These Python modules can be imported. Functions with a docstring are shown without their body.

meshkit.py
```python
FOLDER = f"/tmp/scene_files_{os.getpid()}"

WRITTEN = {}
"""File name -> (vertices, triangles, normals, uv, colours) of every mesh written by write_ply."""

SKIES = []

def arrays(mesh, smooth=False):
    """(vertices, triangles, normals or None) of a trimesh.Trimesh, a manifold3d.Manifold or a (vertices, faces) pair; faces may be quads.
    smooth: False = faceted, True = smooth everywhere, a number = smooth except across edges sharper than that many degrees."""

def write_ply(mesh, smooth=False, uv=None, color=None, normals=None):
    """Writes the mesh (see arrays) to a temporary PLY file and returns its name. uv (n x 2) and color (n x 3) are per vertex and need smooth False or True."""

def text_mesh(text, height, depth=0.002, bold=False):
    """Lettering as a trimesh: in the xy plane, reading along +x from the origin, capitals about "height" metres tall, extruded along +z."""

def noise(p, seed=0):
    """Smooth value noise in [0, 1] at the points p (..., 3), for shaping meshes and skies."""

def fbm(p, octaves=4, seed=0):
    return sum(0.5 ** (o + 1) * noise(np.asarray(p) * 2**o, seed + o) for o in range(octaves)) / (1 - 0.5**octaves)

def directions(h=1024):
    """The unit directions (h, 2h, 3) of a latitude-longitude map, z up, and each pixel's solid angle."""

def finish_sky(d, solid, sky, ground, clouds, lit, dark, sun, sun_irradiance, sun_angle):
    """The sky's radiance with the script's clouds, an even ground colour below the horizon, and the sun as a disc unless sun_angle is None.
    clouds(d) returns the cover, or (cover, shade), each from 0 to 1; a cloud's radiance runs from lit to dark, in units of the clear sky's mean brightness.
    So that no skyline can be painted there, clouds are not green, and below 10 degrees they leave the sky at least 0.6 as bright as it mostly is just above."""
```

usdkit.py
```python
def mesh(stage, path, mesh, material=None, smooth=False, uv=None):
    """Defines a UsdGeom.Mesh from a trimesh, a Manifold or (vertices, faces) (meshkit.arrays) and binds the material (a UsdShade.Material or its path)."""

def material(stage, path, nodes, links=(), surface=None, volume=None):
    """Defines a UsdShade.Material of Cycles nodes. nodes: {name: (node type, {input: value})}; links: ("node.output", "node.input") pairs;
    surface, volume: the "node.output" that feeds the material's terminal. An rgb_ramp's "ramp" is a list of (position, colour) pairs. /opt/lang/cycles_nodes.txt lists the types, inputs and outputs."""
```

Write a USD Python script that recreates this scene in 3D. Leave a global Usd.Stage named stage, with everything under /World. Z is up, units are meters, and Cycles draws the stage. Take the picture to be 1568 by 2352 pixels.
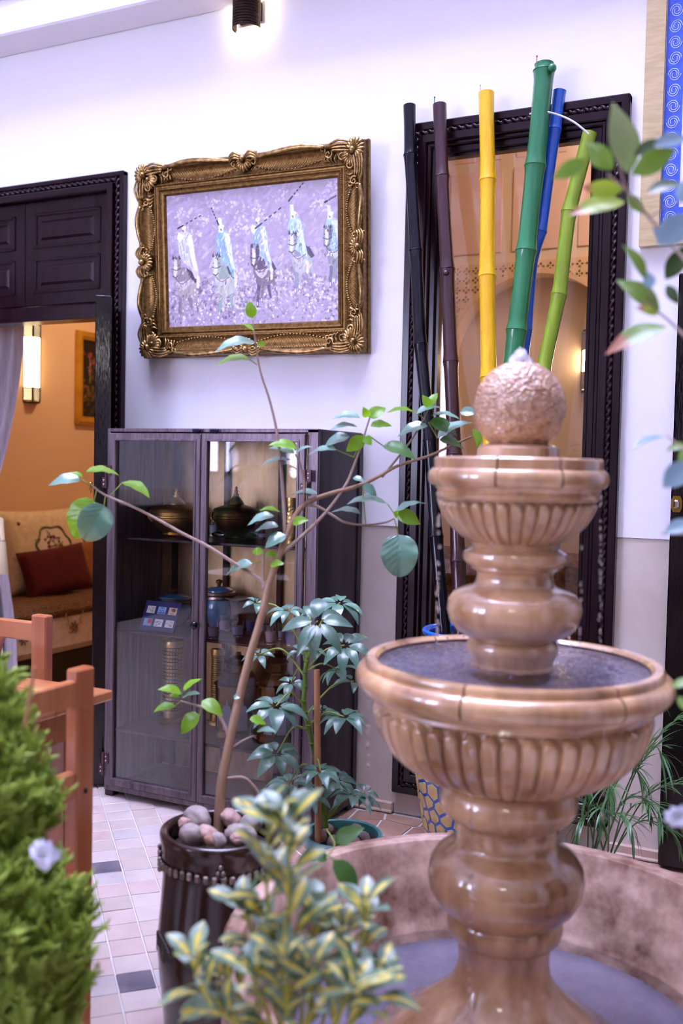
import math, random
import numpy as np, trimesh, manifold3d
from scipy.spatial import ConvexHull
from pxr import Usd, UsdGeom, UsdLux, UsdShade, Sdf, Gf, Vt
import usdkit, meshkit

stage = Usd.Stage.CreateInMemory()
UsdGeom.SetStageUpAxis(stage, 'Z'); UsdGeom.SetStageMetersPerUnit(stage, 1.0)
world = UsdGeom.Xform.Define(stage, '/World'); stage.SetDefaultPrim(world.GetPrim())
UsdGeom.Scope.Define(stage, '/World/Looks')
rng = np.random.default_rng(7); random.seed(7)

# ---------------------------------------------------------------- camera
W, H = 1568, 2352
FL = 35.0; F = FL / 24.0 * W
yaw, pitch, roll = np.radians([26.1, 2.58, -1.22])
_f = np.array([-np.sin(yaw) * np.cos(pitch), np.cos(yaw) * np.cos(pitch), -np.sin(pitch)])
_r = np.cross(_f, [0, 0, 1]); _r /= np.linalg.norm(_r); _d = np.cross(_f, _r)
_c, _s = np.cos(roll), np.sin(roll)
RT, DN = _c * _r + _s * _d, -_s * _r + _c * _d
CAM = np.array([0, 0, 1.3])
cam = UsdGeom.Camera.Define(stage, '/World/camera')
m = Gf.Matrix4d(*[*RT, 0, *(-DN), 0, *(-_f), 0, *CAM, 1])
cam.AddTransformOp().Set(m)
cam.CreateFocalLengthAttr(FL); cam.CreateHorizontalApertureAttr(24.0); cam.CreateVerticalApertureAttr(36.0)
cam.CreateFStopAttr(2.3); cam.CreateFocusDistanceAttr(3.2)
cam.CreateClippingRangeAttr(Gf.Vec2f(0.02, 200))
EXPOSURE = 0.0
cam.CreateExposureAttr(EXPOSURE)
cam.GetPrim().SetCustomDataByKey('kind', 'helper')

def ray(px, py): return (px - W / 2) / F * RT + (py - H / 2) / F * DN + _f
def onY(px, py, Y): v = ray(px, py); return CAM + v * (Y / v[1])
def onZ(px, py, Z): v = ray(px, py); return CAM + v * ((Z - CAM[2]) / v[2])
def onX(px, py, X): v = ray(px, py); return CAM + v * (X / v[0])
def at(px, py, dep): return CAM + ray(px, py) * dep
def depth(p): return float((np.asarray(p) - CAM) @ _f)

# ---------------------------------------------------------------- daylight: the overcast sky above the open courtyard
dome = UsdLux.DomeLight.Define(stage, '/World/sky_light')
dome.CreateColorAttr(Gf.Vec3f(0.655, 0.665, 1.0)); dome.CreateIntensityAttr(8.0)
dome.GetPrim().SetCustomDataByKey('kind', 'helper')

# ---------------------------------------------------------------- scene bookkeeping
_names, OFF = {}, {}
def numbered(parent, name):
    k = _names.get((parent, name), 0); _names[(parent, name)] = k + 1
    return name if k == 0 else f'{name}_{k:03d}'
def tag(prim, label=None, cat=None, group=None, kind=None):
    for k, v in (('label', label), ('category', cat), ('group', group), ('kind', kind)):
        if v: prim.SetCustomDataByKey(k, v)
def thing(name, label, cat, loc=(0, 0, 0), group=None, kind=None):
    path = '/World/' + numbered('', name)
    x = UsdGeom.Xform.Define(stage, path); x.AddTranslateOp().Set(Gf.Vec3d(*map(float, loc))); x.AddRotateZOp().Set(0.0)
    tag(x.GetPrim(), label, cat, group, kind); OFF[path] = np.array(loc, float)
    return path
def part(name, mesh, mat, parent, smooth=30, label=None, kind=None, color=None):
    """One mesh under a thing (or under a part), given in world coordinates."""
    path = parent + '/' + numbered(parent, name)
    v, f, n = meshkit.arrays(mesh, False)
    p = usdkit.mesh(stage, path, (v - OFF[parent], f), mat, smooth=smooth if color is None else bool(smooth))
    if color is not None:
        pv = UsdGeom.PrimvarsAPI(p).CreatePrimvar('paint', Sdf.ValueTypeNames.Color3fArray, 'vertex')
        pv.Set(Vt.Vec3fArray.FromNumpy(np.asarray(color, np.float32)))
    tag(p.GetPrim(), label, None, None, kind); OFF[path] = OFF[parent]
    return path
def solo(name, mesh, mat, label, cat, smooth=30, group=None, kind=None, loc=None):
    """A thing that is one mesh."""
    v, f, n = meshkit.arrays(mesh, False)
    if loc is None: loc = np.array([(v[:, 0].min() + v[:, 0].max()) / 2, (v[:, 1].min() + v[:, 1].max()) / 2, v[:, 2].min()])
    path = '/World/' + numbered('', name)
    p = usdkit.mesh(stage, path, (v - loc, f), mat, smooth=smooth)
    p.AddTranslateOp().Set(Gf.Vec3d(*map(float, loc))); tag(p.GetPrim(), label, cat, group, kind); OFF[path] = np.array(loc, float)
    return path
def struct(name, mesh, mat, smooth=30, label=None): 
    v, f, n = meshkit.arrays(mesh, False)
    path = '/World/' + numbered('', name)
    p = usdkit.mesh(stage, path, (v, f), mat, smooth=smooth); tag(p.GetPrim(), label, None, None, 'structure'); OFF[path] = np.zeros(3)
    return path
def copy(src, loc, rz, label, group=None, scale=None):
    s = stage.GetPrimAtPath(src); name = src.split('/')[-1].rsplit('_0', 1)[0]
    path = '/World/' + numbered('', name)
    x = UsdGeom.Xform.Define(stage, path); x.GetPrim().GetReferences().AddInternalReference(src)
    x.GetPrim().GetAttribute('xformOp:translate').Set(Gf.Vec3d(*map(float, loc))); x.GetPrim().GetAttribute('xformOp:rotateZ').Set(float(rz))
    if scale: x.AddScaleOp().Set(Gf.Vec3f(*scale))
    x.GetPrim().SetInstanceable(True)
    tag(x.GetPrim(), label, s.GetCustomDataByKey('category'), group or s.GetCustomDataByKey('group'))
    return path

# ---------------------------------------------------------------- materials
def S(h):
    c = np.array([int(h[i:i + 2], 16) for i in (1, 3, 5)]) / 255.0
    return tuple(np.where(c <= .04045, c / 12.92, ((c + .055) / 1.055) ** 2.4))
def mat(name, col, rough=.5, metal=0., col2=None, ns=6., detail=4., lo=.35, hi=.65, stretch=None, bump=0., bs=60., bstretch=None, spec=.5, coat=0., coat_rough=.03, coat_ior=1.5,
        trans=0., ior=1.5, rough2=None, emit=None, estr=0., sheen=0., thin=False, leaf=0., sss=0., vor=None, coords='object', bdist=.002, extra=None, alpha=None):
    nodes = {'p': ('principled_bsdf', {'base_color': S(col) if isinstance(col, str) else col, 'roughness': rough, 'metallic': metal, 'specular_ior_level': spec, 'ior': ior,
                                        'coat_weight': coat, 'coat_roughness': coat_rough, 'coat_ior': coat_ior, 'transmission_weight': trans})}
    links = []
    if bump < .21 or name.startswith(('clay_floor', 'red_stone', 'cream_bro')): bump = 0.
    need = col2 is not None or bump or rough2 is not None
    if need:
        nodes['tc'] = ('texture_coordinate', {})
    src = 'tc.' + coords
    if col2 is not None or rough2 is not None:
        nodes['mp'] = ('mapping', {'scale': stretch or (1, 1, 1)}); links.append((src, 'mp.vector'))
        if vor: nodes['n'] = ('voronoi_texture', {'scale': ns, 'feature': vor})
        else: nodes['n'] = ('noise_texture', {'scale': ns, 'detail': min(detail, 4.), 'roughness': .62})
        links.append(('mp.vector', 'n.vector'))
        out = 'n.distance' if vor else 'n.fac'
        if col2 is not None:
            c1 = S(col) if isinstance(col, str) else col; c2 = S(col2) if isinstance(col2, str) else col2
            nodes['r'] = ('rgb_ramp', {'ramp': [(lo, c1), (hi, c2)]}); links += [(out, 'r.fac'), ('r.color', 'p.base_color')]
        if rough2 is not None:
            nodes['mr'] = ('map_range', {'from_min': lo, 'from_max': hi, 'to_min': rough, 'to_max': rough2, 'clamp': True}); links += [(out, 'mr.value'), ('mr.result', 'p.roughness')]
    if bump:
        nodes['bm'] = ('mapping', {'scale': bstretch or (1, 1, 1)}); links.append((src, 'bm.vector'))
        nodes['bn'] = ('noise_texture', {'scale': bs, 'detail': 1.5}); links.append(('bm.vector', 'bn.vector'))
        nodes['b'] = ('bump', {'strength': bump, 'distance': bdist}); links += [('bn.fac', 'b.height'), ('b.normal', 'p.normal')]
    if emit:
        nodes['p'][1]['emission_color'] = S(emit) if isinstance(emit, str) else emit; nodes['p'][1]['emission_strength'] = estr
    if sheen: nodes['p'][1]['sheen_weight'] = sheen
    if sss:
        nodes['p'][1]['subsurface_weight'] = sss; nodes['p'][1]['subsurface_radius'] = (1., .5, .3); nodes['p'][1]['subsurface_scale'] = .004
    if alpha is not None: nodes['p'][1]['alpha'] = alpha
    surf = 'p.BSDF'
    if leaf:
        nodes['tl'] = ('translucent_bsdf', {'color': S('#8fc01c')}); nodes['mx'] = ('mix_closure', {'fac': leaf})
        links += [('p.BSDF', 'mx.closure1'), ('tl.BSDF', 'mx.closure2')]; surf = 'mx.closure'
    if extra: surf = extra(nodes, links, surf) or surf
    return usdkit.material(stage, '/World/Looks/' + name, nodes, links, surface=surf)
def flat(name, col):
    return usdkit.material(stage, '/World/Looks/' + name, {'d': ('diffuse_bsdf', {'color': S(col)})}, [], surface='d.BSDF')
def pane_mat(name, tint=(1, 1, 1), refl=(1, 1, 1), rough=.01, ior=1.5):
    return usdkit.material(stage, '/World/Looks/' + name, {'t': ('transparent_bsdf', {'color': tint}), 'g': ('glossy_bsdf', {'color': refl, 'roughness': rough}),
        'fr': ('fresnel', {'IOR': ior}), 'm': ('mix_closure', {})}, [('fr.fac', 'm.fac'), ('t.BSDF', 'm.closure1'), ('g.BSDF', 'm.closure2')], surface='m.closure')

# ---------------------------------------------------------------- shapes
def cat(ms):
    vs, fs, n = [], [], 0
    for mm in ms:
        v, f, _ = meshkit.arrays(mm, False); vs.append(v); fs.append(f + n); n += len(v)
    return np.vstack(vs), np.vstack(fs)
def hull(pts):
    pts = np.asarray(pts, float); h = ConvexHull(pts, qhull_options='QJ Pp') if len(pts) < 8 else ConvexHull(pts)
    f = h.simplices.copy(); c = pts[h.vertices].mean(0)
    nn = np.cross(pts[f[:, 1]] - pts[f[:, 0]], pts[f[:, 2]] - pts[f[:, 0]])
    bad = (nn * (pts[f].mean(1) - c)).sum(1) < 0; f[bad] = f[bad][:, ::-1]
    u, inv = np.unique(f, return_inverse=True)
    return pts[u], inv.reshape(f.shape)
SG = np.array([[a, b, c] for a in (-1, 1) for b in (-1, 1) for c in (-1, 1)], float)
def obox(c, ax, hs, bev=0.0):
    """Box with half sizes hs along the rows of ax, edges bevelled."""
    hs = np.asarray(hs, float); bev = min(bev, hs.min() * .9)
    if bev <= 0:
        loc = SG * hs; F6 = np.array([[0, 1, 3, 2], [4, 6, 7, 5], [0, 4, 5, 1], [2, 3, 7, 6], [0, 2, 6, 4], [1, 5, 7, 3]])
        f = np.vstack([F6[:, [0, 1, 2]], F6[:, [0, 2, 3]]])
        if np.linalg.det(np.asarray(ax, float)) < 0: f = f[:, ::-1]
        return loc @ np.asarray(ax, float) + c, f
    loc = np.vstack([SG * (hs - bev * np.array(e)) for e in ((0, 1, 1), (1, 0, 1), (1, 1, 0))])
    return hull(loc @ np.asarray(ax, float) + c)
I3 = np.eye(3)
def box(x0, x1, y0, y1, z0, z1, bev=0.0):
    return obox(np.array([(x0 + x1) / 2, (y0 + y1) / 2, (z0 + z1) / 2]), I3, [abs(x1 - x0) / 2, abs(y1 - y0) / 2, abs(z1 - z0) / 2], bev)
def bar(p, q, w, t, up=(0, 0, 1), bev=0.0):
    """Rectangular bar from p to q: w across, t along up."""
    p, q = np.asarray(p, float), np.asarray(q, float); a = q - p; L = np.linalg.norm(a); a = a / L
    s = np.cross(up, a); s /= np.linalg.norm(s); u = np.cross(a, s)
    return obox((p + q) / 2, np.array([a, s, u]), [L / 2, w / 2, t / 2], bev)
def lathe(prof, c=(0, 0, 0), seg=48, mod=None, close=True):
    """Profile of (radius, height) turned about the vertical through c. mod(theta, r, z, i) may change the radius."""
    prof = np.asarray(prof, float); n = len(prof); th = np.arange(seg) / seg * 2 * np.pi
    R_ = np.repeat(prof[:, :1], seg, 1); Z_ = np.repeat(prof[:, 1:], seg, 1)
    if mod is not None: R_ = mod(th[None], R_, Z_)
    v = np.stack([R_ * np.cos(th), R_ * np.sin(th), Z_], -1).reshape(-1, 3)
    i = np.arange(n - 1)[:, None] * seg; j = np.arange(seg)[None]; k = (j + 1) % seg
    f = np.stack([i + j, i + k, i + seg + k, i + seg + j], -1).reshape(-1, 4)
    f = np.vstack([f[:, [0, 1, 2]], f[:, [0, 2, 3]]]); extra = []
    if close:
        for row, flip in ((0, True), (n - 1, False)):
            ci = len(v); v = np.vstack([v, [[0, 0, prof[row, 1]]]]); jj = np.arange(seg); kk = (jj + 1) % seg
            t = np.stack([row * seg + jj, row * seg + kk, np.full(seg, ci)], 1); extra.append(t[:, ::-1] if flip else t)
        f = np.vstack([f] + extra)
    return v + np.asarray(c, float), f
def smooth_path(pts, n):
    """Catmull-Rom through the points, n samples."""
    pts = np.asarray(pts, float); m_ = len(pts)
    if m_ == 2: t = np.linspace(0, 1, n)[:, None]; return pts[0] * (1 - t) + pts[1] * t
    P = np.vstack([2 * pts[0] - pts[1], pts, 2 * pts[-1] - pts[-2]]); out = []
    for u in np.linspace(0, m_ - 1 - 1e-9, n):
        i = int(u); t = u - i; a, b, c, d = P[i:i + 4]
        out.append(.5 * (2 * b + (c - a) * t + (2 * a - 5 * b + 4 * c - d) * t * t + (3 * b - a - 3 * c + d) * t ** 3))
    return np.array(out)
def tube(pts, rad, seg=8, caps=True, flat=1.0, up0=None):
    pts = np.asarray(pts, float); n = len(pts); rad = np.broadcast_to(np.asarray(rad, float), (n,))
    T = np.gradient(pts, axis=0); T /= np.maximum(np.linalg.norm(T, axis=1, keepdims=True), 1e-12)
    up = np.array(up0 if up0 is not None else ([0, 0, 1.] if abs(T[0][2]) < .9 else [1., 0, 0])); A = np.zeros((n, 3)); a = up - T[0] * (up @ T[0]); a /= np.linalg.norm(a)
    for i in range(n):
        a = a - T[i] * (a @ T[i]); a /= np.linalg.norm(a); A[i] = a
    B = np.cross(T, A); th = np.arange(seg) / seg * 2 * np.pi
    v = (pts[:, None] + rad[:, None, None] * (np.cos(th)[None, :, None] * A[:, None] * flat + np.sin(th)[None, :, None] * B[:, None])).reshape(-1, 3)
    i = np.arange(n - 1)[:, None] * seg; j = np.arange(seg)[None]; k = (j + 1) % seg
    f = np.stack([i + j, i + k, i + seg + k, i + seg + j], -1).reshape(-1, 4); f = np.vstack([f[:, [0, 1, 2]], f[:, [0, 2, 3]]])
    if caps:
        for row, flip in ((0, True), (n - 1, False)):
            ci = len(v); v = np.vstack([v, [pts[row]]]); jj = np.arange(seg); kk = (jj + 1) % seg
            t = np.stack([row * seg + jj, row * seg + kk, np.full(seg, ci)], 1); f = np.vstack([f, t[:, ::-1] if flip else t])
    return v, f
def grid(P, thick=None):
    """Quads over an (n, m, 3) array of points."""
    n, m_ = P.shape[:2]; i = np.arange(n - 1)[:, None] * m_; j = np.arange(m_ - 1)[None]
    f = np.stack([i + j, i + j + 1, i + m_ + j + 1, i + m_ + j], -1).reshape(-1, 4)
    return P.reshape(-1, 3), np.vstack([f[:, [0, 1, 2]], f[:, [0, 2, 3]]])
def ball(c, r, sub=2):
    s = trimesh.creation.icosphere(sub); return s.vertices * np.asarray(r, float) + np.asarray(c, float), s.faces
def rock(c, r, seed, sub=3, rough=.25):
    s = trimesh.creation.icosphere(sub); v = s.vertices.copy(); q = np.random.default_rng(seed)
    v = v * (1 + rough * (meshkit.fbm(v * 1.6 + seed * 3.1, 3, seed)[:, None] - .5) * 2)
    A = np.linalg.qr(q.normal(size=(3, 3)))[0]; return (v * np.asarray(r, float)) @ A.T + np.asarray(c, float), (s.faces if np.linalg.det(A) > 0 else s.faces[:, ::-1])
def leaf(base, tip, width, face, curl=.12, fold=.18, shape='ovate', nl=9, nw=5, seed=0, wave=0., vein=0.):
    """A leaf blade from base to tip, its upper side turned to face, sagging by curl, folded along the midrib."""
    base, tip = np.asarray(base, float), np.asarray(tip, float); a = tip - base; L = np.linalg.norm(a); a /= L
    n = np.asarray(face, float) - a * (np.asarray(face, float) @ a); n /= max(np.linalg.norm(n), 1e-9); s = np.cross(a, n)
    t = np.linspace(0, 1, nl)
    if shape == 'ovate': w = np.sin(np.pi * t ** .72) ** .85
    elif shape == 'round': w = np.sqrt(np.clip(np.sin(np.pi * t ** .8), 0, 1))
    elif shape == 'obovate': w = np.sin(np.pi * t ** 1.35) ** .9
    elif shape == 'lance': w = np.sin(np.pi * t ** .85) ** 1.0
    else: w = np.sin(np.pi * t)
    w = np.clip(w, .02, 1); q = np.linspace(-1, 1, nw)
    P = (base + t[:, None, None] * a * L + (q[None, :, None] * w[:, None, None]) * s * width / 2
         + n * ((np.abs(q)[None, :, None] * w[:, None, None]) * width / 2 * fold + (np.sin(np.pi * t) * curl * L - t ** 2 * curl * L * .6)[:, None, None]
                + vein * width * (np.abs(np.sin((t[:, None] - .30 * np.abs(q)[None]) * 22)) * (np.abs(q)[None] < .97) - .8 * np.exp(-(q[None] / .12) ** 2))[..., None]
                + wave * width * (np.sin(t * 17 + seed)[:, None] * (np.abs(q) ** 2)[None])[..., None]))
    return grid(P)
def leaf_px(b, t, wpx, dep_b, dep_t=None, ratio=.5, up=(0, 0, 1), bl=.35, **k):
    """Leaf whose base and tip stand where the picture shows them, at given depths; wpx is its apparent width."""
    B, T = at(*b, dep_b), at(*t, dep_t if dep_t else dep_b); L = np.linalg.norm(T - B); wr = ratio * L
    app = wpx * dep_b / F; cs = np.clip(app / max(wr, 1e-6), .12, 1.0); wr = max(wr, app)
    a = (T - B) / L; vd = CAM - B; vd = vd - a * (vd @ a); vd /= np.linalg.norm(vd); sd = np.cross(a, vd)
    if sd[2] < 0: sd = -sd
    n = cs * vd + math.sqrt(max(0, 1 - cs * cs)) * sd
    return leaf(B, T, wr, n, **k)
# ---------------------------------------------------------------- materials of the setting
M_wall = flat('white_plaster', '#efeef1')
M_shaft = flat('grey_upper_plaster', '#a09aa4')  # darkened to cut bounce light in the unseen upper storey
M_plain = flat('far_white_plaster', '#eeedf0')
M_dado = mat('beige_tadelakt', '#c4b5a8', .55, col2='#d4c8bd', ns=3, detail=8, bump=.15, bs=30, bdist=.003)
M_base = mat('baseboard_plaster', '#b09484', .6, col2='#c9b0a4', ns=9, bump=.2, bs=40)
M_lac = mat('lacquered_dark_wood', '#14060c', .2, col2='#220e17', ns=3, detail=8, stretch=(8, 8, 1), bump=.10, bs=25, bstretch=(6, 6, 1), bdist=.0015, spec=.32)
M_lac2 = mat('glossy_black_paint', '#0d080c', .14, bump=.35, bs=55, bstretch=(3, 3, .5), bdist=.002)
M_hinge = mat('dark_hinge_metal', '#1c141c', .35, metal=.8)
M_grout = flat('pale_floor_grout', '#c9c4bd')
TILE = [mat('clay_floor_tile_' + n, a, .33, col2=b, ns=7, detail=8, bump=.25, bs=28, bdist=.003, rough2=.55) for n, a, b in
        (('rosy', '#b7a29c', '#c6b3ac'), ('beige', '#b9aba5', '#c6bab2'), ('grey', '#b0a6a4', '#bdb5b1'), ('sand', '#bdafa5', '#b3a49b'), ('dark', '#55505a', '#7d7680'))]
M_paving = [mat('red_stone_flag_' + n, a, .4, col2=b, ns=8, detail=8, bump=.3, bs=25, bdist=.003) for n, a, b in (('brown', '#94705f', '#a88674'), ('rose', '#a07c6e', '#b39283'))]
M_peach = flat('peach_salon_plaster', '#e2bb96')
M_salonfloor = flat('salon_floor', '#8d6f58')
M_stucco = flat('carved_stucco', '#d6b190')
M_panel = flat('pink_plaster_panel', '#d9b3a4')
M_pane = pane_mat('window_glass', (.97, .97, .97), ior=1.45)
M_brass = mat('brass', '#b08a3c', .25, metal=1., col2='#7d5f26', ns=7, rough2=.42, bump=.06, bs=60)

YW = 3.43   # the plane of the courtyard's far wall
from shapely.geometry import Polygon, Point, box as sbox
from shapely.ops import unary_union
def slab_y(poly, y0, y1):
    """Polygon in (x, z) extruded from y0 to y1."""
    ms = []
    for g in getattr(poly, 'geoms', [poly]):
        e = trimesh.creation.extrude_polygon(g, y1 - y0, engine='earcut'); v = e.vertices
        ms.append((np.stack([v[:, 0], y0 + v[:, 2], v[:, 1]], 1), e.faces[:, ::-1]))
    return cat(ms)
LDX0, LDX1 = -4.30, -2.795      # the salon doorway
holes = unary_union([sbox(LDX0, -1, LDX1, 2.47), sbox(-1.375, .14, -.69, 2.49)])
struct('wall_back', slab_y(sbox(-5.4, 1.083, 2.0, 8).difference(holes), YW, YW + .2), M_wall)
struct('wall_back_dado', slab_y(sbox(-5.4, 0, 2.0, 1.0815).difference(holes), YW + .004, YW + .2), M_dado)
struct('wall_left', cat([box(-5.4, -5.2, -1.55, YW, 0, 8), box(-5.4, -5.2, -2.8, -2.35, 0, 8), box(-5.4, -5.2, -2.35, -1.55, 0, 1.2), box(-5.4, -5.2, -2.35, -1.55, 2.75, 8)]), M_plain)
struct('window_1', cat([box(-5.26, -5.18, a, b, c, d, .004) for a, b, c, d in ((-2.35, -2.31, 1.2, 2.75), (-1.59, -1.55, 1.2, 2.75), (-2.35, -1.55, 1.2, 1.24), (-2.35, -1.55, 2.71, 2.75), (-1.97, -1.93, 1.2, 2.75))]), M_lac)  # out of view, placed for the glare on the cabinet back
struct('wall_right', box(1.8, 2.0, -2.8, YW, 0, 8), M_plain)
struct('wall_front', slab_y(sbox(-5.2, 0, 1.8, 8).difference(sbox(-4.95, 1.15, -3.45, 2.8)), -2.8, -2.6), M_plain)
struct('window_2', cat([box(a, b, -2.66, -2.58, c, d, .004) for a, b, c, d in ((-4.95, -4.91, 1.15, 2.8), (-3.49, -3.45, 1.15, 2.8), (-4.95, -3.45, 1.15, 1.19), (-4.95, -3.45, 2.76, 2.8), (-4.22, -4.18, 1.15, 2.8))]), M_lac)  # out of view, placed for the pale reflection in the right cabinet pane
for x0, x1 in ((-2.72, -1.435), (-.637, .6)):
    struct('baseboard_back', cat([box(x0, x1, YW - .014, YW + .006, .0, .04, .004), box(x0, x1, YW - .022, YW + .006, .0, .012, .004)]), M_base)
# gallery edge above the wall: soffit, fascia and the parapet set back over it
struct('ceiling_soffit', box(-5.2, 1.8, 3.25, YW, 3.117, 3.19, .008), M_wall)
struct('ceiling_gallery', cat([box(-5.2, 1.8, 3.31, YW + .001, 3.19, 3.75), box(-5.2, 1.8, 3.27, YW, 3.75, 3.80, .01)]), M_plain)
struct('trim_gallery', box(-5.2, 1.8, 3.285, 3.31, 3.30, 3.40, .006), M_lac)

# unseen galleries placed to narrow the skylight; dado and dark doors darken reflections
struct('ceiling_gallery_left', box(-5.2, -3.7, -2.6, 3.25, 3.117, 3.35), M_plain); struct('ceiling_gallery_right', box(.55, 1.8, -2.6, 3.25, 3.117, 3.35), M_plain); struct('ceiling_gallery_front', box(-3.7, .55, -2.6, -.2, 3.117, 3.35), M_plain)
# unseen upper walls, placed to steepen the skylight and shade the wall top
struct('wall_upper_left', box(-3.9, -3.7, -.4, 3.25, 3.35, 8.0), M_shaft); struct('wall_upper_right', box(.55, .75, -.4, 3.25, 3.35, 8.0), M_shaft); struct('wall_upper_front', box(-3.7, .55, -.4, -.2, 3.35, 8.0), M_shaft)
struct('wall_left_dado', box(-5.2, -5.192, -2.6, YW, 0, 1.08), M_dado); struct('wall_right_dado', box(1.792, 1.8, -2.6, YW, 0, 1.08), M_dado); struct('wall_front_dado', box(-5.19, 1.79, -2.6, -2.592, 0, 1.08), M_dado)
for k_, (x0, x1, y0, y1) in enumerate(((-5.2, -5.15, 1.2, 2.6), (-1.4, .6, -2.6, -2.55), (1.75, 1.8, -1.2, .6), (1.75, 1.8, 1.4, 2.8))):
    struct(f'door_{k_ + 4}', box(x0, x1, y0, y1, .02, 2.5, .01), M_lac)  # unseen dark doors, placed to darken reflections
struct('trim_wainscot', box(-5.192, -5.15, -2.5, 1.0, 0, .95, .01), M_lac)  # unseen, placed so the lower cabinet panes mirror something dark
# ---------------------------------------------------------------- floor: square clay tiles laid on the diagonal, stone flags by the far wall
fl = struct('floor', cat([box(-5.4, 2.0, -2.8, 3.7, -.12, -.004)]), M_grout)
pitch_, q2 = .0925, math.sqrt(.5)
def tile_mesh(cx, cy, hw, hd, dz, tx, ty, ang):
    ca, sa = math.cos(ang), math.sin(ang); ax = np.array([[ca, sa, tx], [-sa, ca, ty], [0, 0, 1.]])
    return obox(np.array([cx, cy, -.010 + dz]), ax, [hw, hd, .010], .0016)
near, far = [], []
tr = np.random.default_rng(3)
dark_at = {(-2.032, 2.504), (-1.497, 1.946)}
for i in range(-70, 70):
    for j in range(-70, 70):
        u, v = .372 + i * pitch_, 4.494 + j * pitch_ * 1.0                  # (x + y)/..., (y - x)/...
        cu, cv = u * 1.0, v * 1.0
        uu = (.398 + .1308 * (i + .5)) ; vv = (4.479 + .1308 * (j + .5))
        x, y = (uu - vv) / 2, (uu + vv) / 2
        if not (-5.1 < x < 1.7 and -2.5 < y < 3.37) or (x > -1.62 and y > 2.55): continue
        p = np.array([x, y, 0]); dep = depth(p); q = p - CAM
        px = W / 2 + F * (q @ RT) / max(dep, .01); py = H / 2 + F * (q @ DN) / max(dep, .01)
        seen = dep > .3 and -30 < px < 420 and 1560 < py < 2450
        dark = min(math.hypot(x - a, y - b) for a, b in dark_at) < .045
        k = 4 if dark else int(tr.choice(4, p=[.34, .28, .14, .24]))
        me = tile_mesh(x, y, pitch_ / 2 - .0017 - tr.uniform(0, .0012), pitch_ / 2 - .0017 - tr.uniform(0, .0012), tr.uniform(-.0008, .0008), tr.normal(0, .006), tr.normal(0, .006), math.pi / 4 + tr.normal(0, .008))
        (near if seen else far).append((dep, k, me))
near.sort(key=lambda t: t[0])
for dep, k, me in near[:300]: part('tile', me, TILE[k], fl, smooth=False, label='dark grey square clay tile' if k == 4 else None)
for k in range(5):
    ms = [me for dep, kk, me in near[300:] + far if kk == k]
    if ms: part('tile_field', cat(ms), TILE[k], fl, smooth=False, kind='stuff')
# irregular stone flags
from scipy.spatial import Voronoi
vr = np.random.default_rng(11); pts = []
for x in np.arange(-1.75, 1.9, .125):
    for y in np.arange(2.45, 3.6, .115): pts.append((x + vr.uniform(-.045, .045), y + vr.uniform(-.045, .045)))
vo = Voronoi(np.array(pts)); area = sbox(-1.60, 2.56, 1.8, YW - .016); far = []
for reg in vo.point_region:
    r_ = vo.regions[reg]
    if -1 in r_ or len(r_) < 3: continue
    pg = Polygon(vo.vertices[r_]).intersection(area).buffer(-.0045, join_style=2)
    if pg.is_empty or pg.geom_type != 'Polygon' or pg.area < .0006: continue
    e = trimesh.creation.extrude_polygon(pg, .012, engine='earcut'); e.apply_translation([0, 0, -.0125 + vr.uniform(-.001, .001)])
    if pg.centroid.x < -.2: part('stone_flag', e, M_paving[int(vr.integers(2))], fl, smooth=False)
    else: far.append(e)
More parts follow.
